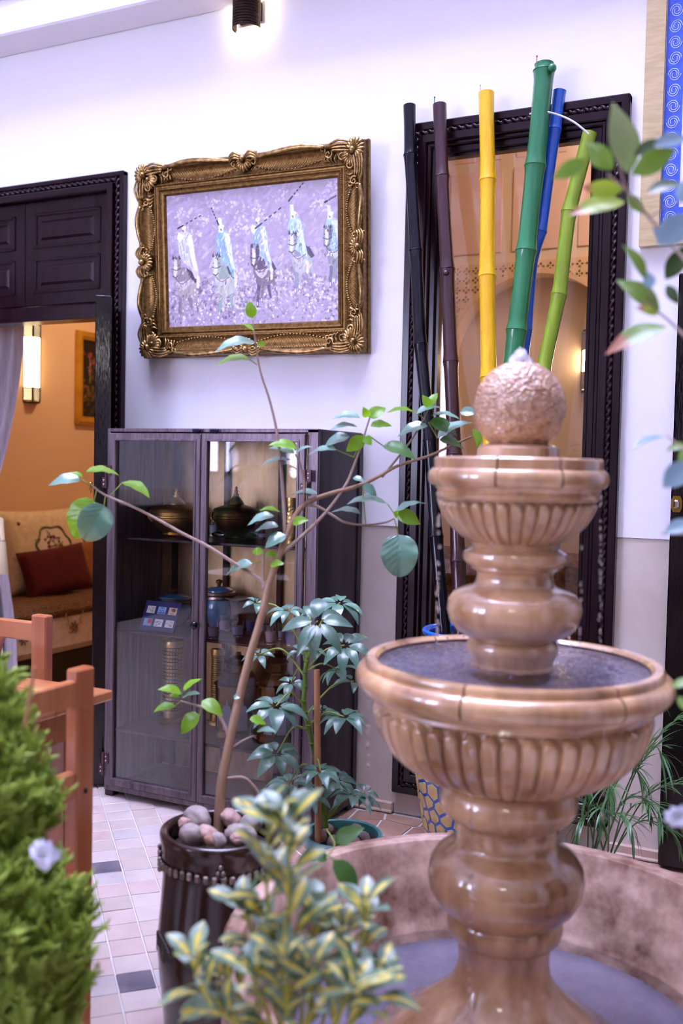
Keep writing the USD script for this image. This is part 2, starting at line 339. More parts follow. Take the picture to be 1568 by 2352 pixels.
part('stone_flag_field', cat(far), M_paving[0], fl, smooth=False, kind='stuff')
struct('trim_threshold', box(LDX0, LDX1 + .06, YW - .03, YW + .22, -.01, .022, .004), M_base)

# ---------------------------------------------------------------- joinery helpers
def rope(p, q, r=.009, pitch=.03, n=None):
    p, q = np.asarray(p, float), np.asarray(q, float); L = np.linalg.norm(q - p); n = n or int(L / pitch * 7); seg = 10
    a = (q - p) / L; up = np.array([0, -1., 0]); s = np.cross(a, up)
    t = np.linspace(0, L, n)[:, None]; th = (np.arange(seg) / seg * 2 * np.pi)[None]
    rr = r * (1 + .28 * np.cos(2 * th - t / pitch * 2 * np.pi))
    P = p + t[..., None] * a + rr[..., None] * (np.cos(th)[..., None] * up + np.sin(th)[..., None] * s)
    v = P.reshape(-1, 3); i = np.arange(n - 1)[:, None] * seg; j = np.arange(seg)[None]; k = (j + 1) % seg
    f = np.stack([i + j, i + k, i + seg + k, i + seg + j], -1).reshape(-1, 4)
    return v, np.vstack([f[:, [0, 1, 2]], f[:, [0, 2, 3]]])
def casing(x0, x1, z0, z1, steps, bottom=True):
    """Frame around an opening from stepped mouldings; steps: (outer inset, inner inset, y front)."""
    ms = []
    for a, b, y in steps:
        ms += [box(x0 + a, x0 + b, y, YW + .06, z0 + (a if bottom else 0), z1 - a, .004), box(x1 - b, x1 - a, y, YW + .06, z0 + (a if bottom else 0), z1 - a, .004), box(x0 + a, x1 - a, y - .0004, YW + .0601, z1 - b, z1 - a + .0003, .004)]
        if bottom: ms.append(box(x0 + a, x1 - a, y - .0004, YW + .0602, z0 + a, z0 + b, .004))
    return cat(ms)

# door_1: the salon doorway with panelled upper leaves
d1 = struct('door_1', casing(LDX0 - .075, -2.722, 0, 2.53, [(0, .022, 3.40), (.020, .050, 3.41), (.048, .078, 3.385)], bottom=False), M_lac, label='dark lacquered salon doorway with panelled upper leaves')
xr, zr = -2.754, 2.498
part('rope_moulding', rope((xr, 3.405, .02), (xr, 3.405, zr)), M_lac, d1, smooth=True)
part('rope_moulding', rope((LDX0 - .04, 3.405, zr), (xr, 3.405, zr)), M_lac, d1, smooth=True)
part('transom', cat([box(LDX0, LDX1, 3.405, 3.50, 1.93, 1.985, .006), box(LDX0, LDX1, 3.395, 3.50, 1.918, 1.94, .004)]), M_lac, d1)
zt, zb = 2.452, 1.99
edges = [LDX1 - .003, onY(57, 600, 3.42)[0], 2 * onY(57, 600, 3.42)[0] - LDX1, LDX0]
for k in range(3):
    x1_, x0_ = edges[k] - .002, edges[k + 1] + .002
    if x1_ - x0_ < .12: continue
    lf = part('upper_leaf', box(x0_, x1_, 3.42, 3.452, zb, zt, .003), M_lac, d1)
    zm = (zt + zb) / 2
    for a, b in ((zb + .055, zm - .022), (zm + .022, zt - .055)):
        fx0, fx1 = x0_ + .055, x1_ - .055
        ms = [box(fx0, fx1, 3.412, 3.425, a, a + .014, .004), box(fx0, fx1, 3.412, 3.425, b - .014, b, .004), box(fx0, fx0 + .014, 3.412, 3.425, a, b, .004), box(fx1 - .014, fx1, 3.412, 3.425, a, b, .004),
              hull([(x, y, z) for x, z, y in [(fx0 + .03, a + .03, 3.423), (fx1 - .03, a + .03, 3.423), (fx0 + .03, b - .03, 3.423), (fx1 - .03, b - .03, 3.423), (fx0 + .05, a + .045, 3.413), (fx1 - .05, a + .045, 3.413), (fx0 + .05, b - .045, 3.413), (fx1 - .05, b - .045, 3.413)]])]
        part('raised_panel', cat(ms), M_lac, lf)
    if k == 0:
        for zz in (2.335, 2.09): part('hinge', cat([tube([(x1_ - .008, 3.412, zz - .035), (x1_ - .008, 3.412, zz + .035)], .006, 10)]), M_hinge, lf)
# narrow folding leaf standing open, seen edge on
hg, en = np.array([-2.808, 3.405, 0]), np.array([-2.577, 3.108, 0]); a_ = (en - hg) / np.linalg.norm(en - hg)
def along(m0, zc, hz): return obox(m0 + np.array([0, 0, zc]), np.array([a_, np.cross([0, 0, 1], a_), [0, 0, 1]]), hz, .004)
zl = onY(235, 679, 3.108)[2]; mid = (hg + en) / 2; Ln = np.linalg.norm(en - hg)
dl = thing('door_leaf', 'narrow glossy black folding door leaf standing open edge-on left of the glass cabinet', 'door', loc=(mid[0], mid[1], .012))
part('panel', along(mid, (zl + .012) / 2, [Ln / 2, .026, (zl - .012) / 2]), M_lac2, dl)
part('stile', cat([along(en - a_ * .02, (zl + .012) / 2, [.022, .031, (zl - .012) / 2 + .001])]), M_lac2, dl)
hp = at(208, 1113, depth(en) + .02)
part('ring_pull', cat([lathe([(.0, 0), (.012, .001), (.014, .006), (.008, .012), (0, .013)], (0, 0, 0), 16)[0] @ np.array([[0, 0, 1], [0, 1, 0], [-1, 0, 0.]]) * -1 + hp - np.array([.0, 0, 0]), lathe([(.0, 0), (.012, .001), (.014, .006), (.008, .012), (0, .013)], (0, 0, 0), 16)[1]] and
     [tube([hp + np.array([.03, .012, 0]), hp], .006, 10), ball(hp, .012), tube([hp + .016 * np.array([math.cos(t) * .3, 0, math.sin(t)]) - np.array([0, 0, .016]) for t in np.linspace(0, 2 * np.pi, 20)], .0022, 6)]), M_brass, dl, smooth=True, label='brass ring pull')

# door_2: the tall narrow framed window door behind the bamboo
DX0, DX1, DZ0, DZ1 = -1.432, -.640, .088, 2.550
d2 = struct('door_2', casing(DX0, DX1, DZ0, DZ1, [(0, .030, 3.396), (.028, .048, 3.408), (.046, .078, 3.392), (.076, .092, 3.405), (.090, .116, 3.418)]), M_lac, label='tall narrow dark lacquered frame with rope moulding and a glass pane')
o = .038
for p, q in (((DX0 + o, 3.402, DZ0 + o), (DX0 + o, 3.402, DZ1 - o)), ((DX1 - o, 3.402, DZ0 + o), (DX1 - o, 3.402, DZ1 - o)), ((DX0 + o, 3.402, DZ1 - o), (DX1 - o, 3.402, DZ1 - o)), ((DX0 + o, 3.402, DZ0 + o), (DX1 - o, 3.402, DZ0 + o))):
    part('rope_moulding', rope(p, q, .0095, .028), M_lac, d2, smooth=True)
part('pane', box(DX0 + .1, DX1 - .1, 3.448, 3.454, DZ0 + .1, DZ1 - .1), M_pane, d2, smooth=False)
part('glazing_bead', cat([box(DX0 + .108, DX0 + .128, 3.43, 3.47, DZ0 + .11, DZ1 - .11), box(DX1 - .128, DX1 - .108, 3.43, 3.47, DZ0 + .11, DZ1 - .11), box(DX0 + .108, DX1 - .108, 3.43, 3.47, DZ1 - .126, DZ1 - .108)]), M_lac, d2)

# door_3: dark glossy leaf folded back on the wall at the right
d3 = thing('door_leaf', 'broad glossy black door leaf with brass latch plate folded against the wall', 'door', loc=(-.1, 3.38, .012))
zl3 = onY(1559, 628, 3.37)[2]
part('panel', box(-.462, .35, 3.365, 3.405, .012, zl3, .004), M_lac2, d3)
for a, b in ((.15, .85), (.95, 1.7)): part('raised_panel', cat([box(-.30, .22, 3.357, 3.368, a, b, .006)]), M_lac2, d3)
lc = onY(1553, 1158, 3.358)
lp = part('latch_plate', hull([lc + np.array([dx, dy, dz]) for dx, dz in ((-.010, .026), (.010, .026), (.017, .012), (.017, -.012), (.010, -.026), (-.010, -.026), (-.017, -.012), (-.017, .012)) for dy in (0, .006)]), M_brass, d3, label='brass latch plate')
part('latch_knob', box(lc[0] - .008, lc[0] + .008, lc[1] - .012, lc[1], lc[2] - .013, lc[2] + .013, .004), mat('steel_knob', '#c9c6c4', .2, metal=1.), lp)

# ---------------------------------------------------------------- the salon behind door_1
X_S = -4.5
struct('wall_salon_left', box(X_S - .15, X_S, YW + .2, 6.6, -.05, 2.9), M_peach)
struct('wall_salon_back', box(X_S, -2.45, 6.6, 6.75, -.05, 2.9), M_peach)
struct('wall_salon_right', box(-2.45, -2.25, YW + .2, 6.75, -.05, 2.9), M_peach)
struct('ceiling_salon', box(X_S - .15, -2.25, YW + .2, 6.75, 2.9, 3.0), M_peach)
struct('floor_salon', box(X_S - .15, -2.25, YW + .2, 6.75, -.08, .0), M_salonfloor)
struct('wall_salon_reveal', cat([box(LDX1, LDX1 + .001, YW + .06, YW + .2, .02, 2.45), box(LDX0, LDX1, YW + .06, YW + .2, 1.99, 2.45)]), M_peach)
# ---------------------------------------------------------------- the alcove room behind door_2
M_peach2 = flat('pale_alcove_plaster', '#d8bda8')
YA = 4.6
struct('wall_alcove_side', cat([box(-2.2, -2.1, YW + .2, YA + .3, 0, 3.0), box(.2, .3, YW + .2, YA + .3, 0, 3.0)]), M_peach2)
struct('ceiling_alcove', box(-2.2, .3, YW + .2, YA + .3, 3.0, 3.1), M_peach2)
struct('floor_alcove', box(-2.2, .3, YW + .2, YA + .3, -.05, .05), M_salonfloor)
ac, az, ar = -1.27, 1.80, .42
arch = unary_union([Point(ac, az).buffer(ar, 48), sbox(ac - ar * .93, 0, ac + ar * .93, az - .1)])
wa = struct('wall_alcove_back', slab_y(sbox(-2.1, 0, .2, 3.0).difference(arch), YA, YA + .12), M_peach2)
struct('wall_alcove_niche', box(-2.1, .2, YA + .12, YA + .2, 0, 3.0), M_peach2)
# carved spandrel: pierced lattice of leaves around the arch, and the frieze of scroll blocks with plain panels above
zs0, zs1 = 1.35, az + ar + .06
span = sbox(ac - ar - .32, zs0, ac + ar + .28, zs1).difference(Point(ac, az).buffer(ar + .012, 48)).difference(sbox(ac - ar * .93, 0, ac + ar * .93, az))
cells, st = [], .045
for i in range(60):
    for j in range(40):
        cx, cz = ac - ar - .32 + i * st, zs0 + j * st
        for a in (0, 90, 180, 270):
            t = math.radians(a); c_, s_ = math.cos(t), math.sin(t)
            pg = Polygon([(cx + c_ * x - s_ * z, cz + s_ * x + c_ * z) for x, z in ((.004, 0), (.012, .007), (.019, 0), (.012, -.007))])
            if span.contains(pg): cells.append(pg)
part('carved_spandrel', slab_y(span.difference(unary_union(cells)), YA - .012, YA + .001), M_stucco, wa, smooth=False)
part('spandrel_border', slab_y(Point(ac, az).buffer(ar + .022, 64).difference(Point(ac, az).buffer(ar, 64)).difference(sbox(-9, 0, 9, az)), YA - .016, YA + .001), M_stucco, wa, smooth=False)
px_ = [ac - .74, ac - .43, ac - .12, ac + .19, ac + .50]
for a in px_:
    part('plain_panel', box(a, a + .26, YA - .008, YA + .001, zs1 + .05, zs1 + .44, .003), M_panel, wa)
    for k in range(2):
        cx, cz = a + .065 + k * .13, zs1 + .57
        bl = part('scroll_block', box(cx - .055, cx + .055, YA - .006, YA + .001, cz - .085, cz + .085, .003), M_panel, wa)
        sw = []
        for sx in (-1, 1):
            for sz in (-1, 1):
                pts_ = [np.array([cx + sx * (.024 + .017 * (1 - t / 9) * math.cos(t)), YA - .008, cz + sz * (.028 + .022 * (1 - t / 9) * math.sin(t))]) for t in np.linspace(0, 8, 26)]
                sw.append(tube(pts_, .0035, 5))
        part('scroll', cat(sw), M_stucco, bl, smooth=True)
# dim reddish textile seat at the foot of the alcove
ab = thing('banquette', 'low patterned banquette glimpsed behind the glass of the tall frame', 'sofa', loc=(-1.1, 4.35, .05))
M_bq = mat('brown_patterned_fabric', '#4a2c1c', .9, col2='#7c5030', ns=40, detail=6, lo=.4, hi=.65)
part('seat', box(-2.0, .1, 4.15, 4.58, .05, .48, .03), M_bq, ab)
part('back_cushion', box(-1.95, -1.35, 4.42, 4.59, .48, .93, .05), M_bq, ab); part('back_cushion', box(-1.33, -.75, 4.42, 4.59, .48, .93, .05), M_bq, ab); part('back_cushion', box(-.73, -.1, 4.42, 4.59, .48, .93, .05), M_bq, ab)

# ---------------------------------------------------------------- lamps
M_glow = mat('lit_lamp_glass', '#fff2d8', .5, emit=(1., .74, .42), estr=9.)
M_dkmetal = mat('dark_pierced_metal', '#2a1c18', .45, metal=.6, col2='#3c2a20', ns=20)
def pierced(w, h, hole, step, margin, ox=0):
    holes_ = []
    for i in range(int((w - 2 * margin) / step) + 1):
        for j in range(int((h - 2 * margin) / step) + 1):
            cx, cz = -w / 2 + margin + i * step + (0), margin + j * step
            holes_.append(Polygon([(cx - hole * .6, cz), (cx, cz - hole), (cx + hole * .6, cz), (cx, cz + hole)]) if (i + j) % 2 else Point(cx, cz).buffer(hole * .55, 3))
    return sbox(-w / 2, 0, w / 2, h).difference(unary_union(holes_))
def lantern_sconce(name, label, c, face, h=.48, w=.055, glow=None):
    """Half-hexagonal wall lantern: three lit panes in a dark frame with pierced bands. face: unit vector away from the wall."""
    fx = np.array([face[0], face[1], 0.]); sx = np.cross([0, 0, 1], fx); t = thing(name, label, 'wall lamp', loc=tuple(c))
    R = [w * .5 + w * .72, w * .5]
    pts_ = [c + sx * -w * 1.12, c + sx * -w * .55 + fx * w * .95, c + sx * w * .55 + fx * w * .95, c + sx * w * 1.12]
    fr = []
    for p in pts_: fr.append(tube([p, p + np.array([0, 0, h])], .0035, 6))
    for z in (0.006, h * .5, h - .006):
        for a, b in zip(pts_[:-1], pts_[1:]): fr.append(tube([a + np.array([0, 0, z]), b + np.array([0, 0, z])], .0035 if z != h * .5 else .0022, 6))
    part('frame', cat(fr), M_dkmetal, t, smooth=True)
    part('base', cat([hull([p + np.array([0, 0, z]) for p in pts_ for z in (-.012, .002)])]), M_dkmetal, t); part('top', cat([hull([p + np.array([0, 0, z]) for p in pts_ for z in (h - .002, h + .012)])]), M_dkmetal, t)
    for a, b in zip(pts_[:-1], pts_[1:]):
        m_ = (a + b) / 2; d = (b - a) / np.linalg.norm(b - a); n_ = np.cross(d, [0, 0, 1]); n_ = n_ if n_ @ fx > 0 else -n_; L = np.linalg.norm(b - a)
        part('glass', obox(m_ - n_ * .004 + np.array([0, 0, h / 2]), np.array([d, n_, [0, 0, 1]]), [L / 2 - .002, .0008, h / 2 - .004]), glow or M_glow, t, smooth=False)
        for z0 in (0.006, h - .086):
            e = trimesh.creation.extrude_polygon(pierced(L - .004, .08, .0030, .0080, .006), .0012, engine='earcut'); v = e.vertices
            part('pierced_band', (m_ + n_ * (v[:, 2:3] + .0005) + d * v[:, :1] + np.array([0, 0, z0]) + np.array([[0, 0, 1.]]) * v[:, 1:2], e.faces), M_dkmetal, t, smooth=False)
    return t
sc = (onX(70, 922, X_S) + onX(70, 745, X_S)) / 2
lantern_sconce('wall_lantern', 'lit three-sided wall lantern with pierced bands on the salon wall beside the curtain', np.array([X_S, sc[1], onX(70, 922, X_S)[2]]), (1, 0))
s2 = onY(1347, 895, YA + .08)
lantern_sconce('wall_lantern', 'lit wall lantern glowing behind the glass at the right edge of the tall frame', np.array([s2[0] + .02, YA + .12, s2[2]]), (0, -1), h=.27, w=.05, glow=mat('bright_lamp_glass', '#fff2d8', .5, emit=(1., .74, .42), estr=45.))
lantern_sconce('wall_lantern', 'unseen lit wall lantern placed to light the left pier of the alcove, hidden behind the black bamboo', np.array([-1.95, YA, 1.75]), (0, -1), h=.27, w=.05)  # lantern out of view, lights the alcove from the left
cl = thing('ceiling_lamp', 'unseen warm round ceiling lamp placed to light the alcove behind the glass', 'lamp', loc=(-.6, 4.0, 2.9))  # lamp out of view, lights the alcove from above
part('shade', lathe([(.0, 2.93), (.13, 2.93), (.14, 2.96), (.10, 3.0), (0, 3.0)], (-.6, 4.0, 0), 12, close=False), mat('lit_alcove_shade', '#fff2d8', .5, emit=(1., .86, .68), estr=48.), cl, smooth=40)
cl = thing('ceiling_lamp', 'unseen warm round ceiling lamp placed to light the salon above the sofa', 'lamp', loc=(-3.5, 5.0, 2.8))  # lamp out of view, brightens the salon walls and sofa
part('shade', lathe([(.0, 2.83), (.13, 2.83), (.14, 2.86), (.10, 2.9), (0, 2.9)], (-3.5, 5.0, 0), 12, close=False), mat('lit_ceiling_shade', '#fff2d8', .5, emit=(1., .80, .54), estr=75.), cl, smooth=40)
pl_ = thing('pendant_lamp', 'unseen brass pendant lamp with two small bulbs behind the viewer, placed for glints on the wet stone', 'lamp', loc=(.05, -.75, 2.2))  # out of view, gives the paired glints on wet stone and drops
part('stem', tube([(.05, -.75, 3.117), (.05, -.75, 2.25)], .006, 8), M_brass, pl_); part('arm', tube([(-.06, -.75, 2.25), (.16, -.75, 2.25)], .005, 8), M_brass, pl_)
for x in (-.06, .16): part('bulb', ball((x, -.75, 2.215), (.028, .028, .034), 1), mat('clear_bulb', '#ffffff', .5, emit=(1., .95, .9), estr=170.) if x < 0 else '/World/Looks/clear_bulb', pl_, smooth=True)
# pierced downlight on the courtyard wall
M_bulb = mat('warm_bulb', '#fff6e0', .5, emit=(1., .80, .50), estr=330.)
lx, rad = -2.121, .056
wl = thing('downlight', 'dark pierced metal half-cylinder wall light shining down above the gilt framed painting', 'wall lamp', loc=(lx, YW - .03, 3.003))
e = trimesh.creation.extrude_polygon(pierced(.196, .110, .0026, .0105, .007), .0018, engine='earcut'); e = e.subdivide_to_size(.016, max_iter=8); v = e.vertices
th = v[:, 0] / .196 * math.pi * 1.12; rr = rad + v[:, 2]
part('pierced_shade', (np.stack([lx + rr * np.sin(th), YW - .036 - rr * np.cos(th) * .95, 3.004 + v[:, 1]], 1), e.faces), M_dkmetal, wl, smooth=False)
part('liner', (lambda a: tube([(lx + .049 * math.sin(t), YW - .036 - .047 * math.cos(t), 3.058) for t in a], .0012, 4))(np.linspace(-1.9, 1.9, 30)) and grid(np.stack([np.stack([lx + .0515 * np.sin(np.linspace(-1.75, 1.75, 30)), YW - .036 - .049 * np.cos(np.linspace(-1.75, 1.75, 30)), np.full(30, z)], -1) for z in (3.008, 3.113)])), M_dkmetal, wl, smooth=True)  # unseen liner behind the holes, placed to send light only downward
part('back_plate', box(lx - .05, lx + .05, YW - .012, YW, 3.04, 3.112, .003), M_dkmetal, wl)
part('bulb', ball((lx, YW - .040, 3.075), (.012, .012, .015), 1), M_bulb, wl, smooth=True, label='glowing bulb')
# ---------------------------------------------------------------- the stone fountain
M_stone = mat('wet_tan_stone', '#83542b', .30, col2='#d8ac7e', ns=9, detail=12, lo=.30, hi=.62, stretch=(1, 1, .4), bump=.3, bs=45, bdist=.003, coat=1., coat_rough=.10, coat_ior=1.85, rough2=.5)
M_stone2 = mat('pecked_wet_stone', '#a07048', .34, col2='#cba07a', ns=60, detail=4, lo=.35, hi=.62, bump=.9, bs=130, bdist=.004, coat=1., coat_rough=.08, coat_ior=1.85)
M_basin = mat('mottled_basin_stone', '#6a4634', .55, col2='#cbab9a', ns=6.5, detail=12, lo=.36, hi=.62, bump=.5, bs=22, bdist=.008, rough2=.38)
M_skytint = mat('sky_tinted_basin_floor', '#827a92', .5, col2='#a29ab0', ns=6, detail=10, bump=.3, bs=30)  # lavender sky reflection of the water put into the stone colour
M_joint = mat('fountain_joint_mortar', '#5c4030', .7)
M_water = mat('fountain_water', '#ffffff', .02, trans=1., ior=1.33, bump=.65, bs=60, bdist=.004)
M_drop = mat('water_drops', '#ffffff', .0, trans=1., ior=1.33)
AX0, AX1 = at(1195, 870, 1.925), at(1157, 2130, 1.925)
AC = np.array([(AX0[0] + AX1[0]) / 2, (AX0[1] + AX1[1]) / 2, 0])
SC = depth([AC[0], AC[1], .9]) / F * 1.0
_zz = np.linspace(0, 1.6, 400)
def _py(z): q = np.array([AC[0], AC[1], z]) - CAM; return H / 2 + F * (q @ DN) / (q @ _f)
_pyy = np.array([_py(z) for z in _zz])
def zpy(py): return float(np.interp(py, _pyy[::-1], _zz[::-1]))
def prof(L): return [(hw * (depth([AC[0], AC[1], zpy(py)]) / F) / 1.0, zpy(py)) for hw, py in L]
THC = math.atan2(-AC[1], -AC[0])
def arc_ring(loop, a0, a1, n):
    """Closed (r, z) loop swept from angle a0 to a1 about the fountain's axis."""
    loop = np.asarray(loop, float); m_ = len(loop); th = np.linspace(a0, a1, n)
    v = np.stack([loop[None, :, 0] * np.cos(th)[:, None], loop[None, :, 0] * np.sin(th)[:, None], np.repeat(loop[None, :, 1], n, 0)], -1).reshape(-1, 3)
    i = np.arange(n - 1)[:, None] * m_; j = np.arange(m_)[None]; k = (j + 1) % m_
    f = np.stack([i + j, i + m_ + j, i + m_ + k, i + k], -1).reshape(-1, 4); f = np.vstack([f[:, [0, 1, 2]], f[:, [0, 2, 3]]])
    for row, flip in ((0, False), (n - 1, True)):
        ci = len(v); v = np.vstack([v, v[row * m_:(row + 1) * m_].mean(0)]); jj = np.arange(m_); kk = (jj + 1) % m_
        t = np.stack([row * m_ + jj, row * m_ + kk, np.full(m_, ci)], 1); f = np.vstack([f, t[:, ::-1] if flip else t])
    # make sure it faces outward
    V = v[f]; vol = (np.cross(V[:, 0], V[:, 1]) * V[:, 2]).sum()
    if vol < 0: f = f[:, ::-1]
    return v + AC, f
def jitter(mesh, amp, sc, seed=0):
    v, f = mesh; c = v - AC; r = np.hypot(c[:, 0], c[:, 1]); d = np.stack([c[:, 0] / np.maximum(r, 1e-4), c[:, 1] / np.maximum(r, 1e-4), 0 * r], 1)
    return v + d * ((meshkit.fbm(v * sc, 3, seed) - .5) * 2 * amp)[:, None] * np.minimum(r / .05, 1)[:, None], f
def fluted(pr, nfl, rows, depth_, arch_h, zt):
    """Bowl body with convex flutes, rounded at their tops."""
    pr = np.asarray(pr); P = smooth_path(np.column_stack([pr, 0 * pr[:, 0]]), rows)[:, :2]; seg = nfl * 14
    def mod(th, R, Z):
        u = ((th - THC) * nfl / (2 * np.pi) + .5) % 1.0 * 2 - 1                 # -1..1 across one flute
        e = 1 - np.abs(u)
        groove = np.clip(e / .34, 0, 1) ** .55
        top = zt - arch_h * (1 - np.sqrt(np.clip(1 - (u * .98) ** 2, 0, 1)))
        inside = np.clip((top - Z) / (arch_h * .35), 0, 1)
        return R - depth_ * (1 - groove * inside) * np.clip(R / (R.max() * .35), .3, 1)
    return lathe(P, AC, seg, mod, close=False)

fo = thing('fountain', 'two-tier tan stone fountain with fluted bowls and a pecked ball on top, dripping water', 'fountain', loc=(AC[0], AC[1], .12))
ped = prof([(300, 2440), (262, 2385), (215, 2340), (165, 2302), (128, 2268), (109, 2235), (104, 2200), (105, 2180), (107, 2150), (120, 2145), (129, 2135), (132, 2118), (130, 2103), (126, 2096), (128, 2092), (136, 2087), (157, 2067), (173, 2040), (178, 2008), (174, 1982), (160, 1960), (140, 1944), (122, 1936), (116, 1926), (115, 1908), (117, 1899), (114, 1886), (122, 1878), (146, 1864), (157, 1846), (158, 1828), (152, 1808), (140, 1796)])
part('pedestal', jitter(lathe(ped, AC, 96), .0012, 9), M_stone, fo, smooth=40)
# lower bowl
zt1 = .853
kz = depth([AC[0], AC[1], .85]) / F
body = fluted([(r_ * kz, z_) for r_, z_ in ((120, .700), (165, .706), (210, .717), (250, .737), (285, .766), (306, .800), (316, .835), (317, .853), (314, .858))], 48, 34, .0165, .024, zt1 - .003)
lb = part('lower_bowl', body, M_stone, fo, smooth=50)
part('bowl_neck', lathe([(r_ * kz, z_) for r_, z_ in ((300, .850), (317, .855), (320, .858), (317, .864), (321, .872), (332, .878), (320, .884))], AC, 96, close=False), M_stone, lb, smooth=40)
def ring_loop(rc, zc, rr, rz, n=14): return [(rc + rr * math.cos(t), zc + rz * math.sin(t)) for t in np.linspace(0, 2 * np.pi, n, endpoint=False)]
k = depth([AC[0], AC[1], .9]) / F
tz = .905
angs = [-16, 39, 99, 159, 219, 279, 344]
lip_prof = [(.318 * 0 + 336 * k, tz + .008), (337 * k, tz + .026), (332 * k, tz + .032), (314 * k, tz + .032), (306 * k, tz + .026), (304 * k, tz - .02), (330 * k, tz - .02)]
for i in range(6):
    g = .0075; a0, a1 = THC + math.radians(angs[i]) + g, THC + math.radians(angs[i + 1]) - g
    part('rim_segment', jitter(cat([arc_ring(ring_loop(338 * k, tz - .006, 21 * k, .0225, 18), a0, a1, 28), arc_ring(lip_prof, a0, a1, 28)]), .0012, 12, i), M_stone, lb, smooth=40)
part('rim_joint', cat([arc_ring(ring_loop(338 * k, tz - .006, 18.5 * k, .020, 14), 0, 2 * np.pi - .001, 120), arc_ring([(r_ * .996, z_ - .002) for r_, z_ in lip_prof], 0, 2 * np.pi - .001, 120)]), M_joint, lb, smooth=40)
part('bowl_inside', lathe([(304 * k, tz + .02), (296 * k, tz - .01), (270 * k, tz - .045), (200 * k, tz - .075), (90 * k, tz - .085)], AC, 64, close=False), M_skytint, lb, smooth=40)
# water in the lower bowl
def water_disc(r0, r1, z, amp, sc, nr, seg, seed):
    rr = np.linspace(r0, r1, nr); th = np.arange(seg) / seg * 2 * np.pi
    X, Y = rr[:, None] * np.cos(th), rr[:, None] * np.sin(th)
    P3 = np.stack([X * sc, Y * sc, 0 * X], -1); Z = z + amp * (meshkit.fbm(P3, 3, seed) - .5) * 2
    top = np.stack([X, Y, Z], -1).reshape(-1, 3); bot = np.stack([X, Y, 0 * X + z - .02], -1).reshape(-1, 3)[[*range(0)]] if False else None
    i = np.arange(nr - 1)[:, None] * seg; j = np.arange(seg)[None]; kk = (j + 1) % seg
    f = np.stack([i + j, i + seg + j, i + seg + kk, i + kk], -1).reshape(-1, 4)
    return top + AC, np.vstack([f[:, [0, 1, 2]], f[:, [0, 2, 3]]])
part('bowl_water', water_disc(80 * k, 305 * k, tz + .022, .0016, 46, 60, 220, 5), M_water, fo, smooth=True, label='rippling water in the lower bowl')
# baluster between the bowls
bal = prof([(98, 1552), (97, 1530), (92, 1522), (96, 1508), (104, 1496), (106, 1484), (103, 1474), (96, 1467), (104, 1462), (128, 1450), (146, 1428), (153, 1402), (150, 1378), (138, 1362), (118, 1352), (96, 1346), (90, 1340), (87, 1330), (86, 1318), (91, 1311), (100, 1306), (98, 1300), (110, 1297), (118, 1288), (120, 1278), (117, 1268), (106, 1262), (98, 1257), (101, 1250), (97, 1243), (88, 1240)])
part('baluster', jitter(lathe(bal, AC, 96), .0012, 11, 3), M_stone, fo, smooth=40)
zt2 = zpy(1146)
ub = part('upper_bowl', fluted(prof([(84, 1252), (102, 1245), (122, 1235), (140, 1221), (156, 1204), (169, 1184), (179, 1162), (183, 1145), (181, 1138)]), 36, 28, .0130, .020, zt2 - .002), M_stone, fo, smooth=50)
part('bowl_neck', lathe(prof([(176, 1150), (184, 1143), (185, 1136), (181, 1130), (187, 1122), (190, 1116), (180, 1112)]), AC, 96, close=False), M_stone, ub, smooth=40)
tz2 = zpy(1098); k2 = depth([AC[0], AC[1], 1.27]) / F
angs = [-13, 28, 73, 118, 163, 208, 253, 300, 347]
slab = [(190 * k2, zpy(1078)), (191 * k2, zpy(1056)), (187 * k2, zpy(1052)), (60 * k2, zpy(1052)), (60 * k2, zpy(1082)), (184 * k2, zpy(1082))]
for i in range(8):
    g = .011; a0, a1 = THC + math.radians(angs[i]) + g, THC + math.radians(angs[i + 1]) - g
    part('rim_segment', jitter(cat([arc_ring(ring_loop(189 * k2, tz2, 15 * k2, .0175, 16), a0, a1, 20), arc_ring(slab, a0, a1, 20)]), .001, 14, i + 20), M_stone, ub, smooth=40)
part('rim_joint', cat([arc_ring(ring_loop(189 * k2, tz2, 13 * k2, .0150, 12), 0, 2 * np.pi - .001, 100), arc_ring([(190 * k2 * .99, zpy(1079)), (190 * k2 * .99, zpy(1055)), (59 * k2, zpy(1055)), (59 * k2, zpy(1080))], 0, 2 * np.pi - .001, 100)]), M_joint, ub, smooth=40)
part('collar', jitter(lathe(prof([(98, 1058), (96, 1050), (93, 1046), (92, 1032), (88, 1026), (70, 1020)]), AC, 72), .001, 20), M_stone, fo, smooth=40)
s_ = trimesh.creation.icosphere(6); v = s_.vertices.copy(); R_ = 102 * k2
bz = zpy(936); dsp = (meshkit.fbm(v * 24, 2, 4) - .5) * .085 + (meshkit.fbm(v * 5, 2, 9) - .5) * .04
v = v * (1 + dsp[:, None]) * R_ * np.array([1, 1, 1.03]); v[:, 2] = np.maximum(v[:, 2], -R_ * .93)
part('ball', (v + AC + np.array([0, 0, bz]), s_.faces), M_stone2, fo, smooth=True, label='rough pecked stone ball')
# water welling up on the ball
s_ = trimesh.creation.icosphere(4); v = s_.vertices.copy()
v = v * (1 + (meshkit.fbm(v * 2.5, 3, 2) - .5)[:, None] * .5) * np.array([.026, .026, .026]); up_ = np.clip(v[:, 2], 0, None); v[:, :2] *= (1 - up_[:, None] / .05); v[:, 2] *= 1.25
part('water_plume', (v + AC + np.array([0, 0, zpy(838)]), s_.faces), mat('foaming_water', '#f2f0fa', .12, trans=.55, ior=1.33), fo, smooth=True, label='small plume of water welling from the top')
